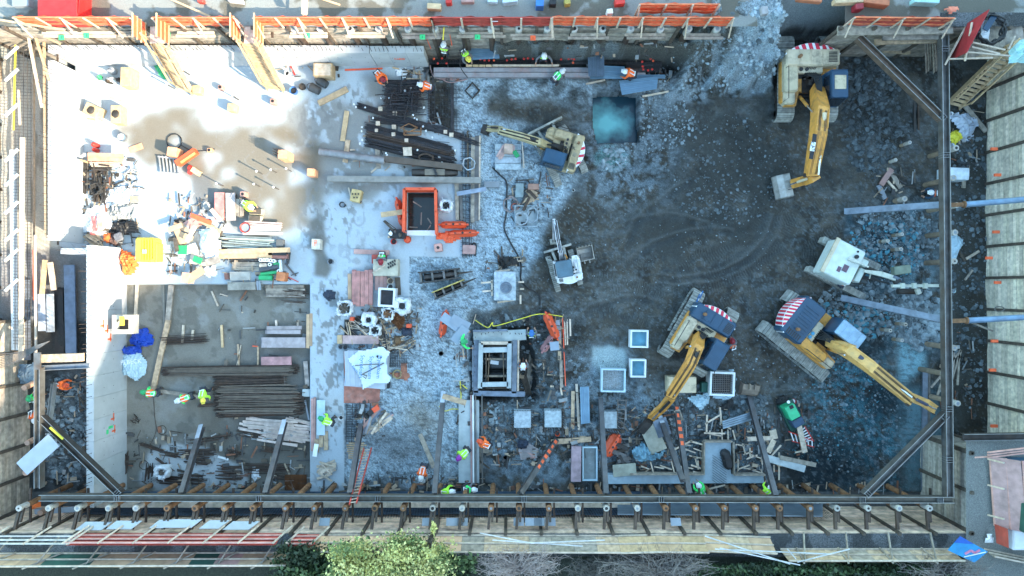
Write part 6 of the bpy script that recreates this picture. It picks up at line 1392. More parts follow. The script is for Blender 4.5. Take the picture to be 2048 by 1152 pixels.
for i,(x0,y0,x1,y1,w_,m_)in enumerate(((913,362,916,440,.25,greywood),(921,365,922,440,.22,steel),(946,275,945,445,.22,greywood),(954,272,953,442,.25,steel),(960,272,958,440,.1,palewood),(935,262,936,360,.1,darkwood))):plank(x0,y0,x1,y1,w_,m_,.14,label='%s upright beam from the left between the slab edge and the gravel'%ORD[i],name='edge_beam',cat='beam')
t=thing('rebar_ladder','dark ladder-like rebar strip beside the orange-clad worker','rebar cage',W(865,210,0));mb=MB(.2)
for i in range(14):mb.beam(W(855,182+i*5,.1),W(870,182+i*5,.1),.03,.03)
for x in(857,863,869):mb.beam(W(x,178,.12),W(x+1,252,.12),.04,.04)
mb.build('bars',rebarblue,t)
mb=MB(.2)
for i in range(30):mb.beam(W(921,272+i*8.2,.1),W(944,272+i*8.2+1,.1),.025,.025)
for x in(924,931,938,942):mb.beam(W(x,268,.12),W(x+1,515,.12),.03,.03)
one('rebar_mat',mb,rebarblue,'narrow dark rebar mat between the slab and gravel, centre','rebar mat',932,390)
mb=MB(.2)
for i in range(7):mb.beam(W(882+i*5,172,.1),W(880+i*5.5,262,.1),.02,.02)
for i in range(11):mb.beam(W(872,178+i*8,.1),W(925,180+i*8,.1),.02,.02)
mb.beam(W(905,165,.1),W(904,262,.1),.16,.05);one('rebar_mat',mb,rebarblue,'pale gravel bay with thin rebar grid right of the ladder strip','rebar mat',900,215)
coil(938,328,12,mat('pale_hose',(.42,.46,.5),.5),'pale blue hose coil on the narrow rebar mat',r=.035,turns=3,wob=.06,z=.2)
for(a,b,n,sp,lab,s_)in(((712,210),(930,275),60,6,'uppermost slanted bundle of dark reinforcing bars, white tags at its left tip',3),((740,238),(900,262),40,6,'second slanted bundle of dark bars below the uppermost one',4),((728,252),(905,300),60,7,'middle slanted bundle of dark bars under the rusty frame',5),((730,268),(912,308),50,6,'brownish bundle of bars below the middle one',6),((728,283),(914,326),70,9,'broad lowest bundle of dark bars above the steel tube',7),((830,243),(962,290),40,4,'thin dark bundle reaching onto the gravel',8)):
 bars(lab,*a,*b,n,rebarblue if s_!=6 else rebar,.016,sp,seed=s_,layers=5,jag=18)
mb=MB(.15)
for z in(.5,.7):mb.ring(W(818,256,z),.5,.04,4,None,1,0,.5)
for k in range(2):mb.beam(W(808,263+k*7,.5),W(842,263+k*7,.5),.06,.06)
for k in range(2):mb.beam(W(808+k*34,255,.5),W(808+k*34,270,.5),.06,.06)
one('rusty_crate',mb,rust,'small rusty rectangular frame lying on the dark bar bundles','frame',820,260,.4)
r_=random.Random(5)
for i,(x,y,s_)in enumerate(((761,218,8),(790,227,8),(756,247,8),(788,254,8),(753,261,6),(787,269,7),(813,281,7),(891,264,7),(903,270,8))):
 mb=MB(.1);mb.box(W(x,y,.28),s_/S,s_/S,.16);o=one('timber_chock',mb,palewood,'%s small pale timber chock from the left among the dark bar bundles'%ORD[sorted((761,790,756,788,753,787,813,891,903)).index(x)],'chock',x,y,.2,'timber chocks among the bars')
mb=MB(.05);mb.box(W(815,303,.5),.5,.5,.03,R(3));one('plywood_square',mb,palewood,'clean pale plywood square lying on the lowest dark bars','plywood',815,303,.5)
mb=MB(.2)
for i in range(46):x,y=r_.uniform(775,838),r_.uniform(158,232);a=r_.choice((0,0,0,1.57,1.45))+r_.uniform(-.12,.12);l=r_.uniform(.5,1.6);c=W(x,y,r_.uniform(.1,.7));d=Vector((math.cos(a),math.sin(a),0))*l/2;mb.beam(c-d,c+d,.05,.05);
for i in range(12):x=775+i*5.5;mb.ring(W(x,195+12*math.sin(i),.5),.35,.018,4,None,1,0,1.4)
for k in range(60):y=160+k*1.2;mb.beam(W(770+r_.uniform(-6,6),y,.25),W(846+r_.uniform(-8,8),y+r_.uniform(-2,2),.35),.028,.028)
one('rebar_stack',mb,rebarblue,'tangled dark stack of bent rebar between two orange-clad workers','rebar',808,195)
cloth('white crumpled bag lying above the tangled rebar stack','white_bag','bag',[(790,138),(812,135),(818,148),(808,156),(792,152)],whitetarp,.1,.12,3)
for i,(x,y)in enumerate(((708,208),(712,214),(730,215),(746,236),(724,254),(723,262),(724,280),(720,287),(778,196),(810,181),(821,176),(762,196),(848,215),(826,230),(829,236),(834,239),(846,253),(852,262),(865,275),(910,301),(772,306),(774,310),(835,300),(880,345),(884,326))):
 mb=MB(.0);mb.blob(W(x,y,.45),.06,.07,.03,i,.4,6,4);auto(one('white_tag',mb,whitepaint,'x','tag',x,y,.4),'tiny white bar tag',x,y,'tag','white bar tags')
mb=MB(.15);mb.ring(W(852,317,.25),.42,.07,16,None,2,.1,.6);one('cable_coil',mb,brownsteel,'dark brown cable coil resting below the lowest bar bundle','coil',852,317,.2)
t=thing('drill_attachment','dark oily drill attachment lying just above the long box beam','attachment',W(872,345,0));mb=MB(.1);mb.tube(W(824,345,.3),W(850,345,.3),.2,12);mb.build('cylinder',darksteel,t);mb=MB(.1);mb.tube(W(890,346,.3),W(915,346,.3),.22,12,.15);mb.build('cylinder',darksteel,t);mb=MB(.1);mb.beam(W(850,345,.35),W(890,345,.35),.35,.3);mb.build('housing',mat('oily_tan',(.2,.17,.13),.5),t);mb=MB(.1);mb.beam(W(868,336,.5),W(874,352,.5),.12,.3);mb.build('clamp',black,t)
bigbag(892,411,26,'white bulk bag with dark slots right of the flooded pit',black,seed=2,open_=.7)
plank(0+876,500,876.5,500,.1,orange,.05,label='tiny orange flag beside the pink survey box')if False else None
def holebox(x,y,s_,m,label,rz=0,h=.5,inner=black):
 t=lbox(x,y,s_,s_,h,m,rz,label,'box','marker_box');mb=MB(0);c=W(x,y,h);mb.tube(c,c+Vector((0,0,.012)),.09,12);mb.build('hole',inner,t);return t
holebox(876,495,16,mat('pink_box',(.55,.28,.24),.7,dirt=.2),'pink box with a round hole below the orange barriers',-8)
sunor=mat('peach_board',(.72,.36,.2),.7)
for(x,y,s_,a,m_,lab,h)in((564,308,18,0,sunor,'peach cap box on the tall group of bars, upper slab',1.3),(621,344,15,3,sunor,'peach box left of the long box beam',.8),(392,178,16,0,newwood,'yellow-tan box left of the wet patch, upper slab',.6),(462,214,16,5,newwood,'sunlit tan cap near the foot of the left stair',.6),(545,202,11,0,mat('pinkish_box',(.5,.27,.22)),'small pinkish box with a hole below the right stair',.5),(485,388,11,0,mat('pinkish_box',(.5,.27,.22)),'small pinkish box beside the lime worker',.5),(343,303,19,8,sunor,'peach square lid beside the round hose ring',.8),(418,300,9,0,sunor,'tiny peach block near the orange machine',.3),(561,553,18,8,mat('orange_box',(.6,.2,.08),.7),'orange square box at the right end of the green pipes',.6),(440,174,9,0,mat('pinkish_box',(.5,.27,.22)),'small pink-tinged box left of the right stair foot',.4)):holebox(x,y,s_,m_,lab,a,h,black if s_<12 else m_)
t=lbox(631,488,17,21,.6,mat('cream_card',(.6,.55,.48)),2,'cream box with orange sprayed letters at the dark wet patch','box','marker_box');text('TB2',.22,W(631,486,.62),R(90),orangepaint,t)
t=lbox(711,391,20,25,.55,mat('tan_machine',(.5,.36,.16),.5),12,'tan small machine with controls alone on the upper slab','machine','small_generator');mb=MB(.2)
for k in range(5):mb.box(W(705+k*3,388+(k%2)*7,.6),.07,.09,.06)
mb.build('control',darksteel,t);mb=MB(0);mb.tube(W(718,402,.2),W(722,404,.2),.08,8);mb.build('outlet',black,t);plank(697,375,702,395,.08,palewood,.05,label='thin stick leaning at the tan machine')
spikes=((525,348),(553,345),(520,373),(558,379),(583,343),(447,372),(478,200),(380,150),(350,178))
for i,(x,y)in enumerate(spikes):
 t=thing('rebar_stake','x','stake',W(x,y,0),0,'white-capped stakes');mb=MB(0);b=W(x,y,0);mb.beam(b,b+Vector((0,0,.95)),.05,.05);mb.build('stake',steel,t);mb=MB(0);mb.lathe(b+Vector((0,0,.93)),[(.03,0),(.07,.03),(.05,.07)],8);mb.build('cap',whitepaint,t);auto(t,'white-capped upright bar',x,y,'stake','white-capped stakes')
mb=MB(.1)
for k in range(9):b=W(562+(k%3)*5,306+(k//3)*5,0);mb.beam(b,b+Vector((0,0,1.35)),.03,.03)
one('column_bars',mb,rebar,'cluster of upright column bars under the peach cap box','rebar',563,308)
coil(349,283,15,black,'black hose ring on the sunlit slab, upper left',r=.03,turns=1.1,wob=.02);hose([(362,290),(380,300),(400,302),(430,298)],black,'thin black hose trailing right from the ring',.02)
t=thing('pressure_washer','bright orange wheeled machine lying beside a grate on the sunlit slab','machine',W(378,315,0));mb=MB(.06);p,q=W(355,328,.4),W(392,302,.5);mb.beam(p,q,.34,.4);mb.build('body',orange,t);mb=MB(.06);mb.beam(W(362,325,.6),W(390,306,.7),.1,.1);mb.build('handle',mat('bright_or',(.9,.4,.12)),t)
for k in range(2):mb=MB(0);mb.tube(W(378,335+k*8,.2),W(383,337+k*8,.2),.16,12);mb.build('wheel',redpl,t)
mb=MB(.1);mb.beam(W(385,338,.2),W(400,348,.2),.3,.3);mb.build('motor',newwood,t)
mb=MB(.1)
for k in range(6):mb.beam(W(318+k*7,312,.15),W(322+k*7,345,.15),.06,.08)
mb.beam(W(316,313,.15),W(356,318,.15),.08,.1);mb.beam(W(320,344,.15),W(360,348,.15),.08,.1);one('steel_grate',mb,mat('pale_grate',(.35,.35,.35)),'pale steel grate left of the orange machine','grate',338,330)
mb=MB(.02);mb.box(W(272,296,.04),.8,.35,.04,R(20));one('orange_board',mb,sunor,'orange board flat on the white slab, upper left','board',272,296)
t=thing('workbench','long orange-topped workbench at the upper left, clutter below it','workbench',W(211,316,0));mb=MB(.05)
for k in range(2):mb.beam(W(176,310+k*8,.9),W(247,311+k*8,.9),.24,.06)
mb.build('top_board',sunor,t)
for x in(180,243):
 mb=MB(.05);b=W(x,326,0);mb.beam(b,b+Vector((0,0,.9)),.09,.09);mb.build('leg',newwood,t)
boards('orange-topped bench shelf with pale boards below the workbench','bench_shelf','shelf',182,324,240,334,3,palewood,z=.3)
t=thing('red_tank','small red twin fuel can above the left workbench','fuel can',W(196,296,0));mb=MB(0);mb.lathe(W(196,292,0),[(.14,0),(.14,.45),(.05,.55)],12);mb.lathe(W(196,302,0),[(.12,0),(.12,.4),(.05,.5)],12);mb.build('can',redpl,t)
for i,(x0,y0,x1,y1,m_,lab)in enumerate(((166,325,165,386,steel,'left grey bar'),(171,322,170,388,darksteel,'middle grey bar'),(176,322,175,382,steel,'right grey bar'))):plank(x0,y0,x1,y1,.1,m_,.08,label=lab+' of three standing bars left of the debris heap',name='steel_bar',cat='bar')
mb=MB(.3);r_=random.Random(9)
for i in range(60):x,y=r_.uniform(184,215),r_.uniform(330,400);c=W(x,y,r_.uniform(.05,.4));a=r_.choice((1.5,1.65,.1))+r_.uniform(-.3,.3);l=r_.uniform(.3,1.1);d=Vector((math.cos(a),math.sin(a),0))*l/2;mb.beam(c-d,c+d,.08,.06)
tag(one('debris_heap',mb,darksteel,'dark steel scraps piled under the left workbench','debris',200,360),kind='stuff')
coil(195,378,10,rubber,'dark rubber coil in the left debris heap',r=.05,turns=4,wob=.2,z=.3);coil(265,355,14,mat('pale_wire',(.5,.5,.48)),'pale tangled wire coil right of the left debris',r=.02,turns=5,wob=.25)
hose([(225,373),(240,365),(252,362),(262,360)],rubber,'short dark hose run above the white plastic sheets',.06)
cloth('large white plastic sheet bulging above the grey tarp at left','plastic_sheet','plastic sheet',[(215,380),(250,372),(290,378),(300,400),(270,405),(240,412),(212,415),(205,398)],whitetarp,.2,.3,11)
cloth('dusty grey crumpled tarp above the dark debris at left','dusty_tarp','tarp',[(212,408),(240,402),(262,408),(272,430),(262,440),(235,442),(215,440)],mat('pale_grey_tarp',(.30,.30,.29),.6,var=.2),.25,.3,12)
cloth('white sheet hanging left of the red-handled debris','plastic_sheet','plastic sheet',[(158,440),(178,420),(205,405),(222,430),(225,455),(200,470),(165,462)],whitetarp,.2,.3,13)
cloth('black crumpled plastic in the left debris heap','black_plastic','plastic',[(215,445),(250,438),(275,445),(278,462),(250,470),(225,468)],black,.25,.25,14)
t=thing('office_chair','upturned dark chair in the left debris heap','chair',W(240,480,0));mb=MB(.1);mb.chbox(W(236,474,.5),.5,.5,.12,.4,.08);mb.build('seat',greyfab,t);mb=MB(0);mb.tube(W(240,486,.1),W(236,474,.5),.04,8)
for k in range(5):g=k*1.257;mb.beam(W(240,488,.2),W(240,488,.15)+Vector((math.cos(g)*.32,math.sin(g)*.32,0)),.05,.04)
mb.build('base',black,t)
for i in range(7):
 mb=MB(.2);mb.beam(W(228+i*2,447+i*3,.3),W(272+i,444+i*3.5,.45),.06,.06);auto(one('black_tube',mb,black,'x','tube',250,450+i*3,.4),'black tube in debris',250+i*3,450+i*3,'tube','black tubes')
mb=MB(.15)
for i in range(6):mb.pipe([W(182+i*2,432,.7),W(186+i,450,.8),W(180+i*3,470,.7)],.02,4)
one('cord_bundle',mb,mat('pinkred_cord',(.6,.12,.12)),'bundle of pinkish red cords in the left debris heap','cords',186,450,.7)
boards('pale slatted tray in the left debris heap beside red cords','slatted_tray','tray',195,430,205,466,2,palewood,across=True,z=.5)
cloth('orange cloth scraps at the lower right of the left debris','orange_cloth','cloth',[(206,468),(222,466),(226,484),(212,486)],orangetarp,.2,.2,21)
cloth('brown cloth scrap in the left debris heap','brown_cloth','cloth',[(216,462),(245,466),(240,492),(220,490)],mat('brown_cloth',(.12,.06,.05),.8),.15,.2,22)
cloth('bright orange tarp crumpled against the white wall top','orange_tarp','tarp',[(240,498),(256,502),(268,510),(276,530),(268,548),(244,550),(246,530)],orangetarp,.3,.4,23)
pile('timber offcuts at the bottom of the left debris heap','timber_offcuts','offcuts',[(188,478,40,35,12,12,14)],wood,seed=4,w_=.09)
for i,(x,y,m_,lab)in enumerate(((269,398,1,'dark boxed meter with tan face in the white sheets'),)):lbox(x,y,20,15,.4,bluegrey,0,lab,lid=newwood)
for i,(x,y,rz_,lab)in enumerate(((182,220,25,'tan box with a dark oval opening, upper left slab'),(231,228,0,'tan box with dark grey parts and red rag, upper left slab'))):
 t=lbox(x,y,30 if i==0 else 20,24 if i==0 else 36,.7,newwood,rz_,lab);mb=MB(.1);mb.blob(W(x,y,.72),.22,.22,.06,i,.2,10,5);mb.build('dark_content',darksteel,t)
lbox(251,153,22,38,.9,newwood,2,'tall tan wooden crate near the upper left dark shaft',lid=newwood)
for i,(x,y,s_,m_)in enumerate(((224,141,18,bluegrey),(223,160,16,whitepaint),(200,155,10,greenpl),(218,162,14,darksteel),(238,160,10,darksteel))):mb=MB(.1);mb.blob(W(x,y,.3),s_/2/S,s_/2.5/S,.25,i+3,.4,8,5);one('rag_bundle',mb,m_,'%s small bundle from the left beside the tall tan crate'%ORD[(3,2,0,1,4)[i]],'bundle',x,y,.1)
cloth('green cloth lying at the left side of the left stair','green_cloth','cloth',[(306,120),(316,124),(330,140),(336,156),(326,158),(312,136)],greenpl,.1,.15,31)
for i,(x0,y0,x1,y1,m_)in enumerate(((175,238,190,240,newwood),(270,120,290,110,newwood),(220,195,250,205,palewood),(185,168,200,180,palewood),(575,120,590,150,redpl),(690,140,765,137,orange),(785,135,840,148,newwood),(660,152,668,156,palewood),(600,126,625,128,darkwood),(700,300,710,300,palewood),(742,345,760,330,palewood))):plank(x0,y0,x1,y1,.09,m_,.05,base='thin strip')
t=thing('yellow_tank','bright yellow ribbed plastic tank on the slab, left','tank',W(300,500,0));mb=MB(0);mb.chbox(W(297,500,.5),1.05,1.4,1.0,0,.1);b=mb.build('tank_body',brightyellow,t)
for k in range(5):mb=MB(0);mb.box(W(286+k*5.5,500,1.06),.06,1.2,.05);mb.build('rib',brightyellow,b)
mb=MB(0);mb.box(W(289,503,1.1),.24,.24,.04);mb.build('filler_cap',bluegrey,t);mb=MB(0);mb.chbox(W(314,505,.4),.35,1.1,.75,0,.06);mb.build('side_box',brightyellow,t)
boards('red-stained formwork panel standing left of its pale twin','formwork_sheet','panel',429,385,449,440,1,mat('pink_stain',(.55,.18,.16),.7,var=.3,dirt=.4,dcol=(.55,.45,.4)),.1,across=True,layers=1,jit=0,z=.3);boards('pale lilac formwork panel beside the red-stained one','formwork_sheet','panel',451,386,471,441,1,mat('pale_stain',(.50,.42,.40),.7,dirt=.3),.1,across=True,jit=0,z=.3)
boards('grey-brown formwork panel right of the pale lilac one','formwork_sheet','panel',472,398,487,432,2,greywood,.1,across=True,jit=0,z=.25);plank(470,388,471,430,.06,darksteel,.3,label='dark steel edge strip between formwork panels')
for i,(x,y)in enumerate(((511,423),(509,437))):
 t=lbox(x,y,26,12,.35,mat('beige_frame',(.45,.38,.28)),3,('upper' if i==0 else 'lower')+' beige open tool frame right of the lime worker','frame','equipment_frame',lid=darkwood)
for i in range(3):plank(488,443+i*4,564,447+i*4,.07,mat('pinkish_ladder',(.6,.45,.42)),.06,z=.3+i*.02,label='%s rail of the pale ladder-like stack above the grey pipes'%ORD[i],name='ladder_rail',cat='rail')
bucket_(490,455,20,redpl,'red and white life-ring-like coil on the concrete blocks',bluegrey,.2,z=.35)
boards('row of pale concrete blocks beneath the red ring','concrete_blocks','blocks',484,450,560,470,3,conc,.3,jit=4,z=0,gap=.9);
def pipes(label,x0,y0,x1,y1,n,m,r=.07,seed=1,spread=14,ang=2,name='pipe_stack',z=0,part='pipe'):
 r_=random.Random(seed);t=thing(name,label,'pipes',W((x0+x1)/2,(y0+y1)/2,z))
 for i in range(n):
  o=(i-(n-1)/2)/max(n-1,1)*2*spread;mb=MB(.2);zz=z+r+.04+(i%3)*r*1.2;a,b=W(x0+r_.uniform(-12,12),y0+o,zz),W(x1+r_.uniform(-12,12),y1+o*.8+r_.uniform(-ang,ang),zz);mb.tube(a,b,r,9);mb.build(part,m,t)
 return t
pipes('stack of pale grey-green props above the tan beam',450,485,540,490,12,mat('pale_prop',(.42,.46,.42),.4,.4),.06,3,15,4)
t=thing('timber_beams','long tan laminated timber beams below the grey props','timber',W(505,508,0))
for(x0,y0,x1,y1,w_,z,m_)in((429,504,579,500,.28,.35,newwood),(429,512,545,511,.32,.3,newwood),(510,513,576,513,.26,.25,mat('dark_pink',(.30,.13,.10),.7)),(538,507,574,508,.2,.3,black)):
 mb=MB(.08);mb.beam(W(x0,y0,z),W(x1,y1,z),w_,.25);mb.build('beam',m_,t)
pipes('thin bare poles under the tan timber beams',455,521,520,522,7,steel,.025,6,5,2)
boards('stack of grey weathered boards left of the green pipes','board_stack','boards',465,524,519,541,4,greywood,.06,layers=3)
boards('pale empty formwork tray below the grey boards','formwork_tray','tray',460,543,500,561,1,mat('putty_board',(.42,.38,.33)),.06,jit=0,z=.3);boards('dull red board end left of the pale tray','red_board','board',450,546,459,560,1,mat('dull_red',(.22,.10,.08)),.2,jit=0)
boards('mud-splashed panel lying along the top edge of the sunken slab','muddy_panel','panel',456,564,512,581,1,mat('muddy_board',(.28,.26,.22),.8,var=.3,dirt=.5),.12,jit=0,z=.1);boards('small blue-grey panel end beside the mud-splashed panel','panel_end','panel',513,562,522,580,2,bluegrey,.12,jit=0,z=.1,across=True)
t=thing('wrapped_pipes','stack of pipes with white ring ends on green wrapping','pipes',W(535,540,0))
for i,(x,y)in enumerate(((521,520),(528,520),(534,520),(541,521),(547,522),(539,529),(557,542),(557,550))):
 mb=MB(.1);a=W(x,y,.55);mb.tube(a+Vector((0,0,-.35)),a,.105,14);p=mb.build('pipe_end',whitepaint,t);mb=MB(0);mb.tube(a,a+Vector((0,0,.01)),.045,10);mb.build('bore',black,p)
for(x0,y0,x1,y1,r,m_)in((548,528,560,529,.12,greenpl),(520,540,558,532,.16,mat('dark_shiny',(.06,.07,.08),.3)),(522,537,556,531,.1,bluegrey),(522,548,555,544,.1,greenpl),(519,555,545,556,.16,greenpl),(520,531,535,530,.14,palewood),(560,520,562,545,.1,whitepaint)):
 mb=MB(.1);mb.tube(W(x0,y0,.3),W(x1,y1,.3),r,12);mb.build('pipe',m_,t)
bucket_(610,483-0,0.1,darksteel,'x')if False else lbox(559,486,15,15,.3,mat('dark_mat',(.12,.12,.12),.8),0,'small dark rough mat right of the grey props','mat','rubber_mat')
plank(570,527,592,552,.09,steel,.08,label='slim steel prop lying right of the green pipes');plank(582,551,597,545,.04,darksteel,.04,label='thin dark rod crossing the slim prop');plank(574,553,597,564,.04,redpl,.04,label='thin red rod near the orange box')
r_=random.Random(21);t=thing('plywood_heap','heap of broken plywood and boards right of the yellow tank','scrap heap',W(385,485,0))
for i,(x,y,sx,sy,a,m_)in enumerate(((372,455,50,16,12,ply),(390,445,40,22,-30,pinkply),(395,490,36,40,40,palewood),(370,480,30,26,20,newwood),(410,470,44,14,-50,palewood),(358,470,40,12,65,ply),(400,515,40,30,10,palewood),(420,452,50,8,30,newwood),(375,500,42,16,-20,whitepaint),(402,438,44,9,22,orange),(418,498,28,36,15,palewood),(365,500,18,18,0,greenpl),(395,520,18,12,20,greenpl),(352,490,26,8,80,darkwood),(390,550,40,16,-35,ply),(376,556,24,20,5,sunor),(432,430,30,8,50,palewood),(350,455,30,10,-20,ply),(425,522,30,14,-15,greywood),(382,468,36,8,-60,palewood))):
 mb=MB(.12);mb.box(W(x,y,.15+i*.03),sx/S,sy/S,.035,R(-a),None,R(r_.uniform(-6,6)),R(r_.uniform(-6,6)));mb.build('board',m_,t)
cloth('crumpled white plastic hanging over the plywood heap','plastic_sheet','plastic sheet',[(395,460),(425,455),(440,480),(438,515),(415,520),(400,500)],whitetarp,.2,.5,41,z=.3)
cloth('grey plastic bag at the top of the plywood heap','grey_bag','bag',[(402,402),(412,398),(422,412),(418,424),(404,420)],mat('pale_grey_tarp',(.30,.30,.29)),.15,.2,42)
plank(405,400,414,408,.04,palewood,.03,label='thin stick poking from the grey plastic bag');lbox(0,0,1,1,1,black,0,'')if False else None
cloth('pile of black bags between the yellow tank and the heap','black_bag','bag',[(348,440),(362,436),(372,446),(360,452)],black,.2,.2,43)
cloth('white sack lying below the plywood heap','white_sack','sack',[(408,530),(428,532),(434,548),(415,556),(402,545)],whitetarp,.1,.25,44)
# ---------------------------------------------------------------- sunken slab: stacks, bars, scraps
plank(343,570,336,640,.3,greywood,.12,z=-.2,label='upper half of the long heavy timber on the sunken slab');plank(337,640,306,780,.3,wood,.12,z=-.25,label='lower half of the long heavy timber on the sunken slab')
plank(327,570,330,700,.12,mat('dull_grey_strip',(.2,.19,.17)),.05,z=-.4,label='thin dark strip left of the long heavy timber');plank(275,560,271,640,.18,palewood,.08,label='pale sunlit plank at the upper left of the sunken slab')  # thin strip has one even grey-brown colour
plank(322,782,405,795,.2,greywood,.1,z=-.3,label='lower timber with workers bending over it')
for(lab,x0,y0,x1,y1,n,m_,ly)in(('stack of grey planks at the upper right of the sunken slab',533,570,608,594,4,greywood,2),('upper stack of pinkish-grey boards, slightly tilted',534,652,604,668,2,mat('lilac_board',(.36,.31,.31)),3),('middle stack of pale pink boards',526,674,610,696,1,mat('lilac_board',(.36,.31,.31)),4),('lower short stack of pink-red boards',525,713,583,731,1,mat('rose_board',(.38,.20,.20),.7,var=.3),3)):boards(lab,'board_stack','boards',x0,y0,x1,y1,n,m_,.1,layers=ly,z=-.42)
boards('upright pink-brown planks at the right edge of the sunken slab','board_stack','boards',613,626,626,695,2,ply,.1,across=True,z=-.1);plank(611,722,615,772,.25,mat('patchy_board',(.3,.25,.22),.8,var=.5),.08,z=-.3,label='patchy rail below the upright pink-brown planks');lbox(612,786,16,15,.3,paleconc,3,'pale block at the right edge of the sunken slab')
t=boards('pale blue board between pink planks on the slab strip','blue_board','board',633,800,651,870,1,paletarp,.05,across=True,jit=0,z=.15);boards('pink planks left of the pale blue board','board_stack','boards',622,795,632,905,2,pinkply,.08,across=True);boards('tan planks below the pale blue board','board_stack','boards',629,870,656,898,3,wood,.08,across=True,jit=8);plank(633,888,629,913,.25,whitepaint,.05,z=.3,label='short white board below the pale blue board')
for(a,b,n,sp,lab,s_)in(((322,743),(600,738),90,9,'long thin rebar stack crossing the sunken slab, uppermost',1),((424,762),(575,757),80,12,'second rebar stack on the sunken slab',2),((425,786),(535,782),80,14,'third rebar stack, right of the yellow-clad worker',3),((425,808),(612,800),110,15,'broad fourth rebar stack on the sunken slab',4),((430,828),(610,820),60,8,'lowest rebar stack above the pale lumber',5),((318,682),(420,676),24,9,'loose bars left of the orange-tipped post',6),((560,590),(618,594),30,14,'dark bars below the grey planks',7)):
 bars(lab,*a,*b,n,rebar,.015,sp,z=-.42,seed=s_,layers=6)
tanbar=mat('dusty_rebar',(.15,.12,.095),.8)
for(a,b,n,sp,lab,s_)in(((330,745),(590,742),40,8,'dusty light bars on the uppermost rebar stack',11),((430,800),(600,800),60,28,'dusty light bars spread over the lower rebar stacks',12)):bars(lab,*a,*b,n,tanbar,.014,sp,z=-.2,seed=s_)
pile('broad pile of pale lumber crossed by a raker','lumber_pile','lumber',[(540,850,100,6,12,16,5),(575,862,95,8,16,22,6),(560,875,90,10,10,10,5),(510,858,60,12,6,5,8),(600,848,60,12,10,6,5)],mat('pinkish_lumber',(.52,.42,.37)),w_=.12,z=-.42,seed=7)
pile('small heap of pale timber offcuts near the foot of the slab strip','timber_offcuts','offcuts',[(652,940,38,15,14,10,45),(660,945,30,-30,8,6,20)],palewood,w_=.12,seed=8)
for i,(x,y,ln,an,n,sp)in enumerate(((305,895,60,18,16,3),(345,910,50,10,14,4),(298,945,40,95,14,7),(345,960,70,4,26,9),(330,930,50,38,14,4),(395,905,80,-2,20,7),(395,920,60,5,24,9),(385,958,60,3,28,10),(250,930,60,98,16,5),(470,905,40,12,10,5),(460,945,60,2,26,14),(540,900,40,8,14,6),(535,935,100,1,16,12),(560,955,60,6,8,5),(420,878,90,-8,8,4),(500,870,60,12,8,5),(270,840,20,40,14,8),(420,810,60,-3,8,3))):
 a=R(an);bars('%s scrap bundle of rusty bars on the lower sunken slab'%ORD[i],x-math.cos(a)*ln/2,y-math.sin(a)*ln/2,x+math.cos(a)*ln/2,y+math.sin(a)*ln/2,n,rebar,.018,sp,z=-.42,seed=i+30,name='rebar_scrap')
mb=MB(.15);
for i in range(40):mb.beam(W(570,950+i*.75,-.3),W(613,950+i*.75,-.3),.03,.05)
for i in range(20):mb.beam(W(570+i*2.2,950,-.2),W(570+i*2.2,980,-.2),.03,.03)
one('rusty_mesh_roll',mb,mat('deep_rust',(.13,.05,.018),.85,var=.3,dirt=0),'deep rust-brown mesh panel beside the waler at the slab strip','mesh',592,965,-.3)
bigbag(323,945,28,'white bag among rusty bars at the lower left',tanbar,seed=4);cloth('pale torn sheet near the lower waler, sunken slab','plastic_sheet','plastic sheet',[(500,942),(515,938),(522,955),(505,965)],whitetarp,.1,.1,51)
coil(324,860,9,brownsteel,'thin looped cable on the sunken slab, lower left',r=.015,turns=1,wob=.02);hose([(307,790),(309,830),(312,862),(300,890)],brownsteel,'thin cable running down the sunken slab',.015);coil(288,930,9,brownsteel,'thin cable loop near the blue wet edge',r=.015,turns=1.3,wob=.05)
for i,(x0,y0,x1,y1,m_,w_)in enumerate(((423,582,436,612,palewood,.1),(440,588,455,592,palewood,.06),(443,650,445,695,newwood,.14),(367,650,365,685,palewood,.14),(386,660,384,680,palewood,.14),(476,688,478,735,wood,.1),(473,735,482,690,palewood,.05),(505,692,516,693,orange,.06),(516,693,516,732,wood,.1),(552,640,553,652,palewood,.12),(595,640,596,652,palewood,.12),(436,913,457,919,whitepaint,.12),(570,790,592,786,mat('orange_tape',(.8,.2,.05)),.08),(578,785,584,806,mat('orange_tape',(.8,.2,.05)),.04),(565,795,588,790,wood,.2),(470,940,480,948,palewood,.2),(545,948,552,955,palewood,.2),(340,862,365,866,brownsteel,.03),(610,800,618,840,bluegrey,.1))):plank(x0,y0,x1,y1,w_,m_,.06,z=-.35,base='small stick')
t=opentray(245,649,42,38,.6,mat('pale_tray',(.5,.46,.4)),brownsteel,0,'pale open box with yellow tool on the left wall','box','tool_tray',.25,z=1.2);mb=MB(0);mb.box(W(244,642,1.95),.2,.5,.15);mb.build('yellow_tool',brightyellow,t)
cloth('crumpled bright blue tarp heaped below the boxed tool tray','blue_tarp','tarp',[(262,660),(290,656),(305,672),(304,690),(280,695),(258,688)],bluetarp,.35,.6,61,fold=6,step=.06)
cloth('folded blue tarp tail left of the bright blue heap','blue_tarp','tarp',[(240,690),(262,692),(280,694),(278,712),(258,714),(240,705)],bluetarp,.2,.5,62,fold=5,step=.06)
t=cloth('pale blue printed tarp spilling below the dark blue ones','pale_tarp','tarp',[(238,690),(280,705),(290,730),(288,748),(272,762),(256,750),(236,752),(236,715)],paletarp,.15,.55,63,fold=4,step=.06)
p=text('PLBECK',.36,W(262,724,.72),R(6),whitepaint,t);
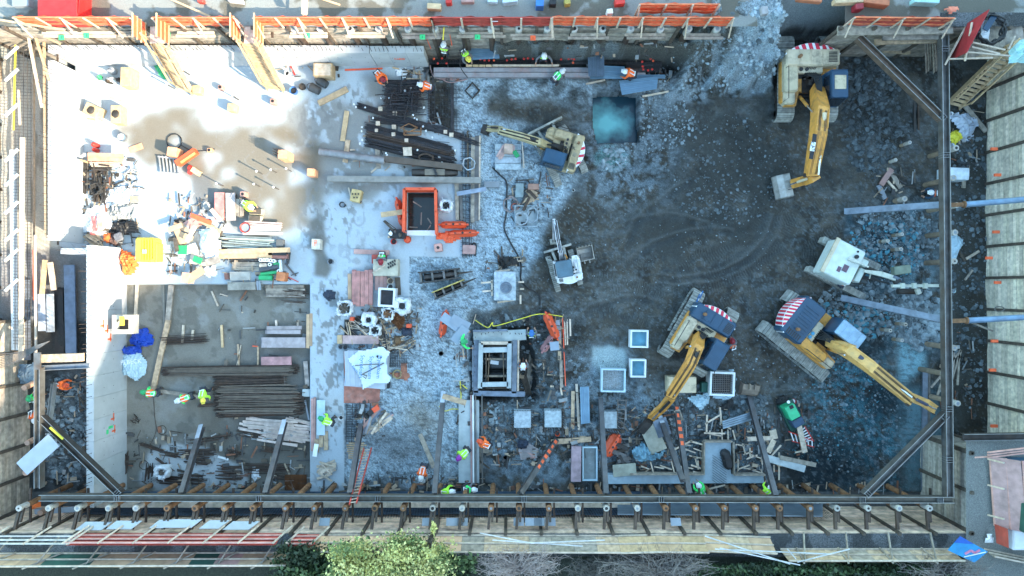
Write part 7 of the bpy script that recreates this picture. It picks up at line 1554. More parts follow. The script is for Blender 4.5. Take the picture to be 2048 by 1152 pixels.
# ---------------------------------------------------------------- left strip between wall and shoring
for i,(x0,y0,x1,y1,w_,m_,z,lab)in enumerate(((85,588,86,662,.5,mat('pale_blue_panel',(.33,.37,.43)),.4,'left pale blue-grey panel beside the long blue plank'),(99,588,101,664,.45,mat('pale_blue_panel',(.33,.37,.43)),.4,'right pale blue-grey panel beside the long blue plank'),(139,530,143,710,.62,mat('slate_plank',(.13,.17,.24),.6),.5,'long slate-blue plank in the left strip'),(118,575,120,712,.5,black,.1,'black strip standing in for the dark gap left of the slate-blue plank'),(50,560,52,720,.5,bluesteel,.3,'blue-grey formwork strip along the left shoring'),(90,520,84,588,.25,newwood,.5,'leaning orange-tan board at the left strip'),(100,525,108,580,.3,palewood,.5,'pale board beside the leaning one'),(69,500,70,600,.15,orange,.4,'thin orange-marked strip at the left shoring'))):plank(x0,y0,x1,y1,w_,m_,.1,z=z,label=lab,name='strip_board',cat='board')  # the black strip stands in for the darkness of an open gap
for i,(x0,y0,x1,y1,w_,z,m_)in enumerate(((45,275,42,720,.25,2.0,palewood),(88,60,92,470,.12,2.4,newwood),(101,130,101,460,.12,2.4,sunor),(54,60,84,215,.14,3,palewood),(62,45,98,160,.12,3,newwood),(68,90,68,500,.08,2,darkwood),(115,90,116,490,.07,2,rebar),(70,470,72,720,.1,2.2,palewood),(26,300,30,700,.35,1.5,whitepaint),(31,90,27,260,.05,2.2,yelpl),(37,180,40,250,.1,2.2,palewood),(82,70,120,88,.1,3,newwood))):plank(x0,y0,x1,y1,w_,m_,.08,z=z,label='%s long strip from the left in the sunlit left shoring'%ORD[i],name='long_strip',cat='strip')
mb=MB(.3)
for i in range(95):y=95+i*6.3;mb.beam(W(26,y,1.6),W(64,y+2,1.6),.022,.022)
for x in(30,38,47,55,62):mb.beam(W(x,90,1.65),W(x,700,1.65),.025,.025)
for i in range(60):y=120+i*6;mb.beam(W(104,y,1.5),W(117,y+4,1.5),.02,.02)
one('rebar_mat',mb,steel,'tall rebar mat standing along the sunlit left shoring','rebar mat',45,380,1.6)
for i,(y,)in enumerate(((320,),(370,),(425,),(480,),(520,),(580,),(115,),(230,),(160,))):mb=MB(.1);mb.tube(W(10,y+2,3.2),W(36,y-22,3.0),.09,8);o=mb.build('pipe_strut',mat('dusty_white_pipe',(.5,.5,.48)),None,W(20,y,3));auto(o,'slanted dusty white pipe, left edge,',20,y,'pipe','slanted pipes at the left edge')
for i in range(9):hose([(0,708+i*3.5),(40,704+i*2),(75+i*3,690-i)],steel,'%s thin cable from the top crossing the left edge'%ORD[i],.02,z=3.6,name='cable',cat='cable')
cloth('blue-grey sheet hanging at the left corner below the packing blocks','hanging_sheet','sheet',[(38,730),(70,725),(76,768),(34,766)],mat('slate_sheet',(.10,.16,.22)),.15,.3,71,z=1.0)
mb=MB(0);mb.box(W(76,909,4.35),2.25,.85,.06,R(42));one('laid_sheet',mb,mat('lilac_panel',(.33,.35,.42),.6,var=.05,dirt=.08),'smooth lilac-grey panel laid across the lower left waler','panel',76,909,4.3)
for i,(x,y)in enumerate(((66,880),(62,940),(60,770),(92,1020))):mb=MB(.1);mb.tube(W(x-12,y+6,3),W(x+8,y-4,2.2),.15,10);one('stub_pipe',mb,mat('salmon_pipe',(.45,.26,.18)),'%s salmon pipe stub from the top at the lower left lagging'%ORD[(1,2,0,3)[i]],'pipe',x,y,2.5)
cloth('bright orange bag tied at the lower left corner pipes','orange_bag','bag',[(62,1004),(78,1000),(80,1014),(62,1018)],orangetarp,.1,.2,72,z=2.5)
plank(100,855,126,878,.12,yelpl,.03,z=4.2,label='yellow tape strip on the lower left brace',name='tape',cat='tape');plank(70,1023,155,1018,.3,bluegrey,.08,z=2.5,label='pale grey board behind the lower left pipes')
# ---------------------------------------------------------------- centre column of materials
boards('pink-red deck of boards beside the work table','board_deck','deck',704,540,746,610,5,mat('pink_deck',(.42,.19,.17),.75,var=.3,dirt=.25),.1,across=True,layers=3);boards('smaller pinkish boards under the table end','board_stack','boards',750,552,775,578,3,pinkply,.08,across=True,layers=2);boards('loose brown boards left of the pink-red deck','board_stack','boards',695,545,703,600,1,ply,.04,across=True)
plank(708,503,779,505,.27,pinkply,.08,label='pink plank above the kneeling worker');lbox(757,518,28,18,.5,redply,0,'red sawhorse board in front of the kneeling worker','table','saw_table')
t=lbox(771,535,50,34,.7,mat('tan_table',(.42,.38,.30)),0,'tan plywood work table with black tool tray','table','work_table')
for i in range(8):mb=MB(0);mb.box(W(777+(i%4)*4.2,528-(i%4)*2.2+(i//4)*7,.74),.09,.13,.03,R(30));mb.build('battery',black,t)
plank(745,546,770,530,.07,palewood,.04,z=.8,label='pale stick lying across the work table');bucket_(780,562,12,palewood,'tan can below the work table',darkwood);bucket_(780,574,12,whitepaint,'white pail below the tan can');plank(795,555,797,590,.3,darkwood,.06,label='dark brown board leaning right of the work table')
t=opentray(773,595,34,38,.9,whitetarp,rebarblue,3,'white open tote with dark mesh inside','tote','mesh_tote',.12,fill=.7)
for(x,y,s_,lab,f_,sd,op)in((689,617,30,'bulk bag filled with tan twigs of wire, left of the others',tanbar,1,1.0),(737,640,28,'white bulk bag with black slots in the middle of the bag group',black,2,.5),(750,661,22,'half-collapsed dark and white bag below the middle bag',black,3,.9),(804,612,34,'largest white bulk bag with black slots at the right',black,4,.5),(775,628,26,'slumped pale bag left of the largest one',rust,5,.9)):bigbag(x,y,s_,lab,f_,seed=sd,open_=op)
cloth('navy duffel bundle alone at the left of the bag group','duffel','bundle',[(645,590),(655,580),(670,584),(670,598),(652,602)],mat('navy_cloth',(.025,.035,.06)),.2,.4,81);cloth('rust-brown pile of wire under the largest bulk bag','wire_pile','wire',[(780,625),(800,620),(812,640),(800,662),(785,645)],mat('deep_rust',(.13,.05,.018)),.35,.4,82,fold=9,step=.06);cloth('navy cloth with white rag near the right of the timbers','navy_cloth','cloth',[(800,658),(822,655),(824,672),(808,676)],mat('navy_cloth',(.025,.035,.06)),.2,.25,83)
cloth('brown dusty earth bag below the middle bags','brown_bag','bag',[(785,676),(800,672),(806,686),(790,692)],mat('brown_cloth2',(.14,.08,.04)),.15,.3,84)
lbox(703,638,8,8,.4,orange,0,'small red-orange cone base right of the twig bag','cone','traffic_cone');lbox(817,652,10,8,.4,orange,0,'orange lump right of the rust-brown wire','cone','traffic_cone')
boards('pinkish timber beam above the wrapped foam stack','timber_beam_stack','timber',686,670,758,688,1,mat('rosy_timber',(.50,.33,.30)),.25,jit=0);lbox(679,679,10,18,.28,newwood,0,'orange-tan block at the left end of the pinkish beam','block','timber_block');bucket_(681,694,10,bluegrey,'left grey pipe end under the pinkish beam',black,.15,name='pipe_end',cat='pipe');bucket_(690,695,10,bluegrey,'right grey pipe end under the pinkish beam',black,.15,name='pipe_end',cat='pipe')
pile('mixed sticks and twigs between the bags and the foam stack','stick_pile','sticks',[(725,655,60,25,12,16,20),(700,665,50,60,8,10,20),(790,690,50,-20,10,14,30),(815,690,40,-30,8,8,20),(770,685,50,80,20,12,20),(765,650,40,75,16,12,12)],palewood,w_=.05,mats_=[palewood,greywood,darkwood,rebarblue,wood],seed=12)
t=thing('foam_stack','stack of foam sheets in a printed white wrapper tied with strap','foam stack',W(735,738,0),R(-3));mb=MB(.1)
for i in range(12):a=689+i*2.6;mb.quad3(W(a,702,.95),W(a+3.2,772,.95),W(a+5.4,771,.95),W(a+2.2,702,.95),.05)
mb.box(W(735,738,.45),2.35,2.05,.85,R(-5));mb.build('foam_sheet',mat('foam',(.38,.42,.48),.6,var=.04,dirt=.04),t)
mb=MB(0);mb.cloth([tuple(W(x,y,1.1))[:2]for x,y in((695,718),(715,703),(765,694),(779,705),(772,718),(776,750),(782,756),(775,767),(745,768),(725,779),(722,760),(712,742))],1.02,.04,5,.07,2,.06,1.0,.04);mb.build('wrapper',mat('wrapper',(.55,.62,.64),.45,var=.03,dirt=.03),t)
for x,yy in((723,733),(741,735),(758,734)):text('Styrofoam',.32,W(x,yy,1.36),R(-95),bluemark,t)
text('Foofa',.2,W(710,738,1.25),R(-50),bluemark,t);mb=MB(0);mb.box(W(755,713,1.27),.11,.13,.02,.4);mb.box(W(762,715,1.27),.08,.08,.02);mb.build('printed_mark',blackline,t)
mb=MB(0);mb.pipe([W(710,731,1.25),W(735,729,1.3),W(758,728,1.27)],.03,4);mb.pipe([W(768,726,1.2),W(745,738,1.3),W(722,750,1.28),W(732,757,1.3),W(734,752,1.3),W(724,748,1.28)],.035,4);mb.build('strap',greytarp,t)
boards('red-stained plywood deck beneath the foam stack','plywood_deck','plywood',688,700,760,808,2,mat('red_stained_ply',(.36,.14,.10),.8,var=.4,dirt=.3,dcol=(.4,.3,.26)),.05,jit=0,z=0);lbox(773,770,12,14,.3,black,8,'black boot-like object at the lower right of the foam stack','bag','black_bag')
mb=MB(.2)
for i in range(16):mb.beam(W(770+i*3.6,704,.1),W(770+i*3.6,735,.1),.02,.02)
for i in range(10):mb.beam(W(768,704+i*3.3,.12),W(828,704+i*3.3,.12),.02,.02)
one('rebar_mat',mb,rebarblue,'dark mesh mat right of the foam stack','rebar mat',798,720)
cloth('orange-brown cross-shaped rag right of the foam stack','brown_rag','rag',[(802,728),(812,726),(814,745),(824,752),(820,764),(796,758),(780,745),(800,745)],mat('rag_brown',(.33,.13,.08)),.08,.06,85);coil(795,748,8,mat('tan_rope',(.38,.3,.15)),'tan rope coil beside the orange-brown rag',r=.03)
mb=MB(.2)
for i in range(22):mb.beam(W(692,812+i*3.4,.1),W(716,812+i*3.4,.1),.03,.03)
for x in(694,705,714):mb.beam(W(x,808,.12),W(x-2,885,.12),.03,.03)
one('rebar_mat',mb,rebarblue,'dark ladder-like bars below the plywood deck','rebar mat',703,848)
t=thing('cut_off_saw','orange and black cut-off saw tool below the plywood deck','saw',W(748,820,0));mb=MB(.1);mb.box(W(748,820,.2),.7,.3,.3,R(35));mb.build('body',orange,t);mb=MB(.1);mb.box(W(741,825,.35),.3,.3,.15,R(35));mb.tube(W(733,832,.2),W(735,831,.3),.17,14);mb.build('blade',black,t)
pile('jumble of blue-grey boards and sticks below the plywood deck','board_jumble','boards',[(752,840,60,-42,12,12,12),(735,850,40,-75,8,6,15),(765,848,60,-40,6,3,4)],bluegrey,w_=.12,mats_=[bluegrey,greywood,palewood,pinkply,bluesteel],seed=13)
boards('wooden pallet behind the foot of the ladder','pallet','pallet',695,884,731,918,8,wood,.08,gap=.6)
t=thing('red_ladder','long red ladder leaning over the lower waler','ladder',W(720,955,2));a0,a1,b0,b1=W(728,897,.4),W(743,896,.4),W(699,1009,4.5),W(713,1006,4.5)
for p,q in((a0,b0),(a1,b1)):mb=MB(.05);mb.beam(p,q,.06,.1);mb.build('side_rail',mat('ladder_red',(.55,.07,.05),.5),t)
for i in range(19):f=(i+.5)/19;mb=MB(.05);mb.beam(a0.lerp(b0,f),a1.lerp(b1,f),.04,.04);mb.build('rung',palewood,t)
plank(840,868,868,935,.26,greywood,.08,label='grey plank leaning against the long blue-tinted raker');plank(885,792,932,806,.3,wood,.1,z=1.2,label='brown plank across the top of the long blue-tinted raker')
hose([(878,812),(890,822),(905,818),(925,822),(940,845)],yelpl,'yellow tape straggling right of the long raker',.025);hose([(920,760),(922,795),(918,800)],yelpl,'short yellow tape left of the shaft',.03);hose([(950,640),(975,655),(985,645),(990,652),(1040,638),(1080,628),(1125,633)],yelpl,'long yellow tape strung above the central shaft',.025,z=.3);hose([(925,770),(935,778),(945,780)],yelpl,'crumpled yellow tape at the lower left of the shaft',.03)
mb=MB(.05);mb.beam(W(938,800,.12),W(938,965,.12),1.2,.22,t=1);one('concrete_strip',mb,paleconc,'long pale concrete strip running down from the central shaft','concrete',950,880)
for x,m_ in((942,mat('rose_rail',(.5,.28,.27))),(946,whitepaint),(951,steel),(964,steel)):plank(x,790,x+1,965,.07,m_,.2,label={942:'rose-painted rail on the concrete strip',946:'white rail on the concrete strip',951:'left steel rail of the concrete strip',964:'right steel rail of the concrete strip'}[x],name='form_rail',cat='rail')
plank(957,870,958,945,.3,greywood,.08,label='grey plank at the right of the concrete strip');plank(955,898,985,902,.35,greywood,.06,label='short board under the orange worker')
t=thing('shaft_formwork','square timber-lined shaft formwork in a dark excavation','formwork',W(997,730,0));Z=.35
for(x0,y0,x1,y1,w_,z,m_,nm)in((947,675,1052,669,.62,-.1,paleconc,'concrete_edge'),(953,680,952,785,.28,.0,bluesteel,'form_side'),(1030,680,1028,786,.28,.0,bluesteel,'form_side'),(946,786,1050,788,.3,.0,bluesteel,'form_side'),(962,686,1016,686,.18,Z,palewood,'cross_beam'),(962,769,1016,768,.26,Z,paleconc,'cross_beam'),(962,686,960,776,.26,Z,paleconc,'timber_side'),(1019,687,1018,776,.26,Z,paleconc,'timber_side'),(964,700,1014,699,.3,Z-.1,paleconc,'cross_beam'),(969,718,1012,718,.1,-.8,palewood,'strut'),(968,752,1012,752,.1,-.8,palewood,'strut'),(979,700,976,770,.05,-.8,wood,'strut'),(1006,700,1008,770,.05,-.8,wood,'strut'),(946,662,1015,660,.12,.2,bluesteel,'form_side'),(1037,680,1036,782,.1,0,palewood,'form_rail'),(946,690,946,780,.1,0,bluesteel,'form_rail')):
 mb=MB(.1);mb.beam(W(x0,y0,z),W(x1,y1,z),w_,.22);mb.build(nm,m_,t)
for(x0,y0,x1,y1)in((972,690,972,776),(1018,690,1018,776),(970,692,1020,692),(970,776,1020,776)):mb=MB(.2);p,q=W(x0,y0,0),W(x1,y1,0);p.z=q.z=-.95;mb.beam(p,q,.06,2.0);mb.build('lining',darkwood,t)
mb=MB(0);mb.box(W(989,725,-.6),.5,.22,.03,R(-8));mb.build('float_board',whitepaint,t)
mb=MB(.2)
for i in range(50):a=R(i*7.2);x,y=1000+52*max(-1,min(1,1.3*math.cos(a))),730+66*max(-1,min(1,1.3*math.sin(a)));b=W(x,y,-.4);mb.beam(b,b+Vector((rnd.uniform(-.1,.1),rnd.uniform(-.1,.1),.9)),.025,.025)
mb.build('starter_bars',rebar,t)
pile('dark planks tumbled into the right side of the shaft excavation','dark_planks','planks',[(1063,730,80,105,5,4,8),(1055,775,50,80,8,5,30),(1075,800,50,-25,8,4,12),(1078,720,45,70,8,5,15),(930,740,30,30,20,8,30)],darkwood,w_=.22,mats_=[darkwood,darkwood,greywood],seed=14)
barrier((882,672),(892,622),16,'orange barrier half under grey panels, upper left of the shaft');barrier((1115,678),(1092,626),19,'orange barrier standing right of the yellow tape, shaft corner');barrier((1085,705),(1108,672),16,'dusty pink barrier beneath the upright one',m=mat('dusty_barrier',(.42,.2,.2)))
for i,(x0,y0,x1,y1)in enumerate(((884,632,918,656),(903,636,938,655),(908,684,932,655),(1100,693,1118,691))):plank(x0,y0,x1,y1,.55 if i<3 else .5,mat('slate_panel',(.22,.26,.31),.6,var=.05,dirt=.05),.05,z=.9+i*.05,label=('upper left','upper right','lower','small separate')[i]+' slate-grey panel lying on an orange barrier',name='slate_panel',cat='panel')
for i,(x0,y0,x1,y1,w_,m_)in enumerate(((1120,635,1119,720,.2,wood),(1122,720,1123,775,.18,greywood),(1125,632,1131,772,.05,orange),(1129,640,1131,690,.08,palewood),(1134,635,1135,690,.08,palewood),(1140,638,1141,672,.09,palewood),(1121,775,1124,790,.1,palewood),(1146,782,1145,858,.2,wood),(1153,768,1158,860,.14,palewood),(952,628,946,648,.05,palewood),(1115,640,1118,680,.25,bluegrey),(875,668,885,684,.03,steel),(1102,884,1182,878,.3,wood))):plank(x0,y0,x1,y1,w_,m_,.08,base='upright board' if i!=12 else 'long plank')
lbox(1010,572,44,58,.8,mat('frosted_blue',(.36,.42,.46),.6,var=.25,scale=6,dirt=.35,dcol=(.12,.14,.16),dscale=2.5),0,'frosted concrete base with a round ribbed hole, timbers around','concrete base','round_holed_base');t=bpy.data.objects['round_holed_base'];mb=MB(.1);c=W(1012,575,.83);mb.ring(c,.28,.05,20);mb.tube(c,c+Vector((0,0,.01)),.22,16);
for k in range(12):g=k*.5236;mb.beam(c+Vector((math.cos(g)*.12,math.sin(g)*.12,.02)),c+Vector((math.cos(g)*.27,math.sin(g)*.27,.02)),.03,.03)
mb.build('hole_rim',bluesteel,t)
for i,(x0,y0,x1,y1)in enumerate(((984,560,984,592),(995,605,1028,600),(962,566,985,564),(965,583,985,581),(1036,564,1048,564),(1040,578,1048,578),(990,543,1020,540),(1041,590,1041,608))):plank(x0,y0,x1,y1,.1,palewood,.1,z=.4,base='bracing timber')
cloth('black crumpled mesh above the round-holed base','black_mesh','mesh',[(995,515),(1020,510),(1036,516),(1038,530),(1010,536),(997,528)],rubber,.3,.3,91,fold=7)
lbox(938,499,26,18,.3,pinkply,2,'pinkish board end with black straps on the slab edge','board','strapped_board');hose([(940,508),(945,488),(952,490),(950,512)],black,'black looped strap on the pinkish board',.05)
boards('pale blue skid platform with timber and green cloth','skid_platform','platform',990,288,1042,340,4,mat('frosted_blue',(.40,.46,.50)),.12,layers=2,jit=1)
pile('pinkish timber offcuts on the skid platform','timber_offcuts','offcuts',[(1003,302,34,-60,6,5,8),(1022,300,20,80,6,3,10)],mat('rosy_timber',(.50,.33,.30)),w_=.12,z=.3,seed=15);lbox(1017,297,18,20,.25,mat('rosy_box',(.55,.38,.3)),3,'square pinkish carton on the skid platform','carton','carton',z=.35);plank(1028,302,1036,314,.25,greenpl,.06,z=.5,label='bright green cloth at the right of the skid platform',name='green_cloth',cat='cloth')
for x in(1044,):plank(x,280,x+4,336,.06,palewood,.05,z=.6,label='pale rail right of the skid platform');
boards('grey wash tray at the upper left of the coil platform','wash_tray','tray',1031,366,1047,396,1,mat('dusty_teal',(.25,.31,.32)),.3,jit=0);lbox(1067,373,22,12,.5,mat('dusty_red_box',(.3,.17,.13)),0,'rusty pinkish box at the upper right of the coil platform','box','rusty_box')
pile('dark tangle of machine parts above the coil tray','machine_parts','parts',[(1063,388,26,30,8,10,60),(1050,405,30,-55,6,5,20)],brownsteel,w_=.14,h=.1,mats_=[brownsteel,darksteel,wood],seed=16)
opentray(1052,432,46,42,.3,mat('frosted_blue',(.40,.46,.50)),paleconc,0,'pale tray holding two grey hose coils','tray','coil_tray',.04,fill=.3)
coil(1043,437,12,mat('frost_hose',(.36,.4,.43)),'left hose coil in the pale tray',z=.25,turns=4);coil(1065,430,10,mat('frost_hose',(.36,.4,.43)),'right hose coil in the pale tray',z=.25,turns=4,ez=1.5);coil(1021,409,14,mat('pink_hose',(.3,.24,.24)),'pinkish-grey hose coil left of the coil tray',turns=4);coil(1030,414,7,mat('red_hose',(.45,.1,.06)),'small red hose tangle beside the coil tray',turns=3)
hose([(985,335),(1000,350),(1013,365),(1013,400),(1012,430),(1008,455),(1018,480),(1035,510),(1042,530),(1042,560),(1055,575),(1078,590),(1080,610)],black,'long black hose snaking down beside the gravel',.045)
t=thing('angle_frame','dark square frame lying on the gravel at the upper slab corner','frame',W(945,182,0));mb=MB(.1);c=W(945,182,.1);mb.ring(c,.42,.06,4,None,1,0,1.1);mb.build('frame_bars',darksteel,t)
# ---------------------------------------------------------------- lower right
for(x,y,sx,sy,lab,m_,f_)in((1279,678,36,35,'upper square white-rimmed trough',whitepaint,mat('slate_fill',(.10,.27,.36))),(1277,737,31,36,'lower square white-rimmed trough',whitepaint,mat('slate_fill',(.10,.20,.26))),(1227,761,49,47,'large pale trough with grey gravel inside',paletarp,mat('gravel_fill',(.22,.25,.27),.9,var=.4,scale=12))):opentray(x,y,sx,sy,.7,m_,f_,1,lab,fill=.6,wall=.09)
cloth('white sack cloth spread around the open mesh sack','sack_cloth','cloth',[(1416,742),(1470,738),(1475,790),(1455,800),(1425,796),(1416,770)],paletarp,.2,.1,131)
t=opentray(1445,768,50,48,.9,whitetarp,rebarblue,2,'open white sack lined with dark grid mesh','sack','mesh_sack',.11,fill=.5)
mb=MB(.2)
for i in range(9):mb.beam(W(1427+i*4.4,748,.6),W(1427+i*4.4,788,.6),.025,.025);mb.beam(W(1425,750+i*4.4,.62),W(1464,750+i*4.4,.62),.025,.025)
mb.build('grid',steel,t);lbox(1365,770,56,32,1.0,cream,0,'cream tank with dark slots under the excavator arm','tank','cream_tank')
cloth('pale blue plastic sheet below the cream tank','plastic_sheet','plastic sheet',[(1375,795),(1400,788),(1418,785),(1416,805),(1402,820),(1390,812)],paletarp,.25,.3,101);lbox(1410,775,14,20,.5,darkgreen,0,'dark green plant-like bundle between tank and sack','bundle','green_bundle');cloth('black sheet with white mark under the open sack','black_sheet','sheet',[(1440,815),(1455,798),(1468,795),(1465,812),(1450,822)],rubber,.15,.15,102)
for(x,y,lab)in((1045,839,'left square pile cap with bristling bars'),(1106,838,'right square pile cap with bristling bars'),(1217,840,'rough pile cap with bars beside the steel ladder')):
 t=lbox(x,y,34,34,.7,mat('frosted_blue',(.40,.46,.50)),0,lab,'pile cap','pile_cap');mb=MB(.2)
 for i in range(36):g=i%4;f=(i//4)/8-.5;dx,dy=((f,.5),(f,-.5),(.5,f),(-.5,f))[g];b=W(x+dx*36,y+dy*36,.4);mb.beam(b,b+Vector((dx*.25,-dy*.25,.75)),.025,.025)
 mb.build('starter_bars',rebar,t)
t=thing('steel_ladder','pale steel ladder lying left of the excavator bucket','ladder',W(1245,830,.2));
for a,b in(((1236,797),(1234,855)),((1253,799),(1247,858))):mb=MB(0);mb.beam(W(*a,.3),W(*b,.3),.05,.06);mb.build('side_rail',steel,t)
for i in range(7):mb=MB(0);mb.beam(W(1236,800+i*9,.3),W(1252-i*.5,801+i*9,.3),.05,.04);mb.build('rung',steel,t)
boards('pink-lined formwork sheet beside the shallow tray','form_sheet','formwork',1142,892,1163,962,1,mat('lilac_pink',(.38,.27,.30)),.35,across=True,jit=0);opentray(1180,928,30,68,.35,paletarp,mat('speckled',(.2,.23,.24)),0,'shallow speckled tray right of the pink-lined sheet','tray','shallow_tray',.07)
pile('pinkish plywood scraps left of the orange-sprayed raker','plywood_scraps','plywood',[(1055,905,34,-8,6,4,12),(1062,900,30,30,6,3,20)],mat('lilac_board',(.36,.31,.31)),w_=.4,h=.03,seed=17,mats_=[mat('lilac_board',(.36,.31,.31)),pinkply]);cloth('dark cloth bundle above the pinkish plywood scraps','dark_cloth','cloth',[(1035,880),(1060,876),(1055,895),(1032,900)],mat('navy_cloth',(.025,.035,.06)),.15,.2,103)
barrier((1212,914),(1238,872),26,'large orange barrier right of the tall raker')
pile('dark steel grab with coils beside the large orange barrier','steel_grab','grab',[(1242,900,34,20,10,8,50),(1245,925,30,10,10,10,60)],darksteel,w_=.2,h=.14,mats_=[darksteel,brownsteel,steel],seed=18)
for i,(x0,y0,x1,y1,w_,m_,lab)in enumerate(((1296,852,1318,903,1.0,mat('grey_ply',(.40,.38,.31)),'tilted grey-tan plywood sheet over the blue tarp'),(1226,942,1272,938,.7,mat('grey_ply',(.40,.38,.31)),'grey plywood sheet behind the footing wall'),(1318,838,1330,872,.8,bluesteel,'slate panel behind the tilted plywood'),(1353,820,1362,842,.35,greywood,'grey board right of the excavator grapple'),(1495,878,1545,876,.25,palewood,'pale board crossing the raker right of the footing'),(1545,860,1549,878,.4,palewood,'yellowish printed board end right of the raker'),(1548,880,1536,905,.3,palewood,'pale plank hanging down from the printed board'),(1530,915,1610,938,.4,mat('frost_plank',(.45,.48,.48)),'frosted long plank right of the footing'),(1560,915,1632,930,.25,greywood,'grey beam below the red and white ladder'),(1598,850,1610,905,.3,palewood,'pale upright plank among red ladders'))):plank(x0,y0,x1,y1,w_,m_,.05,z=.5+.03*i,label=lab,name='sheet_board',cat='board')
cloth('crumpled pale blue tarp under the tilted plywood','blue_tarp','tarp',[(1264,900),(1285,884),(1300,905),(1330,900),(1328,912),(1290,922),(1272,922)],mat('ice_tarp',(.22,.40,.50),.5),.3,.35,104)
mb=MB(0);mb.prism([tuple(W(x,y,.5))[:2]for x,y in((1213,950),(1408,949),(1410,884),(1462,884),(1462,948),(1526,950),(1529,966),(1213,968))],0,.5,1);t=thing('concrete_footing','pale T-shaped concrete footing at the lower right','footing',W(1437,925,0));mb.build('footing_body',mat('frost_footing',(.34,.42,.47),.7,var=.15,dirt=.15,dcol=(.2,.24,.26)),t)
mb=MB(.1);[mb.beam(W(x0,y0,.5),W(x1,y1,.5),.08,.5)for x0,y0,x1,y1 in((1407,883,1406,948),(1465,883,1466,948),(1408,882,1462,882),(1260,947,1405,947),(1466,948,1528,948))];mb.build('side_form',greywood,t)
mb=MB(.2)
for i in range(22):y=910+(i%11)*5;x=1425+(i//11)*14;mb.beam(W(x,y,.55),W(x+14,y+10,.6),.02,.02)
mb.build('surface_bars',rebarblue,t);t=thing('black_bin','black rounded bin lying on the concrete footing','bin',W(1454,919,.5),R(105));mb=MB(0);mb.chbox(W(1454,919,.75),1.15,.5,.45,R(105),.14,1);mb.build('bin_body',black,t);mb=MB(0);mb.box(W(1454,919,.99),.03,.5,.02,R(105));mb.build('lid_seam',darksteel,t)
r_=random.Random(33)
for(x,y,n,dx,dy)in((1290,935,7,14,0),(1396,900,4,0,15),(1476,930,5,12,4),(1420,870,5,12,0),(1375,890,4,6,12),(1500,905,5,12,8),(1480,890,4,8,8)):
 for i in range(n):
  px,py=x+dx*i,y+dy*i;a=R(r_.choice((88,75,10,-20,20)));l=r_.uniform(7,13);plank(px-math.cos(a)*l,py-math.sin(a)*l,px+math.cos(a)*l,py+math.sin(a)*l,.07,palewood,.05,z=.4,base='bracing stick')
for(x0,y0,x1,y1)in((1347,900,1384,881),(1382,930,1402,937),(1380,882,1408,890),(1408,866,1450,867),(1414,830,1413,866),(1440,815,1443,850),(1410,848,1440,830),(1540,915,1562,890),(1590,905,1612,900),(1558,905,1558,960),(1440,848,1462,858),(1390,985,1450,970),(1574,970,1578,1000)):plank(x0,y0,x1,y1,.09,palewood,.05,z=.45,base='loose batten')
t=thing('green_machine','green engine unit with navy end tank near the red ladders','machine',W(1582,830,0),R(-62));a=R(-62);mb=MB(.03);mb.chbox(W(1580,822,.7),.85,.62,.8,a,.05);mb.build('engine_cover',greenmach,t);mb=MB(.03);mb.chbox(W(1593,843,.6),.5,.68,.6,a,.06);mb.build('end_tank',mat('navy_tank',(.04,.08,.14)),t);mb=MB(.1);mb.box(W(1582,830,.2),1.7,.95,.3,a);mb.build('skid',darkgreen,t);mb=MB(0);mb.box(W(1583,814,1.12),.2,.22,.03,a);mb.build('panel',blackline,t);mb=MB(0);mb.tube(W(1577,804,.9),W(1577,804,1.05),.09,12);mb.build('filter',whitepaint,t)
cloth('black hoses bundled above the green machine','hose_bundle','hoses',[(1550,798),(1568,790),(1582,800),(1568,812),(1556,812)],rubber,.3,.25,105,fold=8);bucket_(1587,803,11,redpl,'red helmet-like cap beside the green machine',whitepaint,.2,name='red_helmet',cat='helmet')
for k,(p0,p1,q0,q1)in enumerate((((1577,863),(1628,882),(1584,882),(1628,894)),((1609,852),(1627,882),(1600,860),(1612,885)))):
 t=thing('red_ladder',('red and white ladder lying below the green machine','narrow red ladder crossing near the pale upright plank')[k],'ladder',W(1605,875,0))
 for a,b in((p0,p1),(q0,q1)):mb=MB(0);mb.beam(W(*a,.5),W(*b,.5),.05,.06);mb.build('side_rail',redpl,t)
 for i in range(6):f=(i+.5)/6;mb=MB(0);mb.beam(W(*p0,.5).lerp(W(*p1,.5),f),W(*q0,.5).lerp(W(*q1,.5),f),.05,.04);mb.build('rung',whitepaint,t)
t=lbox(1916,347,46,24,.9,mat('ice_white',(.6,.66,.68),.5,dirt=.05),2,'white insulated box beside the right waler with handwriting','box','white_box');text('To:2',.3,W(1909,348,.95),R(-8),blackline,t);mb=MB(0);mb.box(W(1935,340,.93),.2,.12,.01);mb.box(W(1937,347,.93),.12,.35,.01);mb.box(W(1931,355,.93),.2,.12,.01);mb.build('label_patch',bluegrey,t)
cloth('white plastic sheet right of the waler near the corner stair','plastic_sheet','plastic sheet',[(1897,232),(1915,226),(1940,228),(1953,245),(1950,272),(1930,282),(1915,262),(1905,245)],mat('lilac_sheet',(.48,.52,.60)),.25,.35,111);cloth('yellow plastic wrap beside the white sheet','yellow_wrap','wrap',[(1898,272),(1912,258),(1930,262),(1920,278),(1908,292),(1900,292)],yelpl,.2,.2,112)
cloth('pale blue sheet right of the waler, middle','plastic_sheet','plastic sheet',[(1897,475),(1912,466),(1930,486),(1918,500),(1910,518),(1897,520)],paletarp,.12,.3,113);cloth('mint tarp at the upper right edge','mint_tarp','tarp',[(2022,85),(2055,75),(2055,125),(2020,125)],mat('mint',(.35,.6,.58),.5),.15,.3,114,z=4.6)
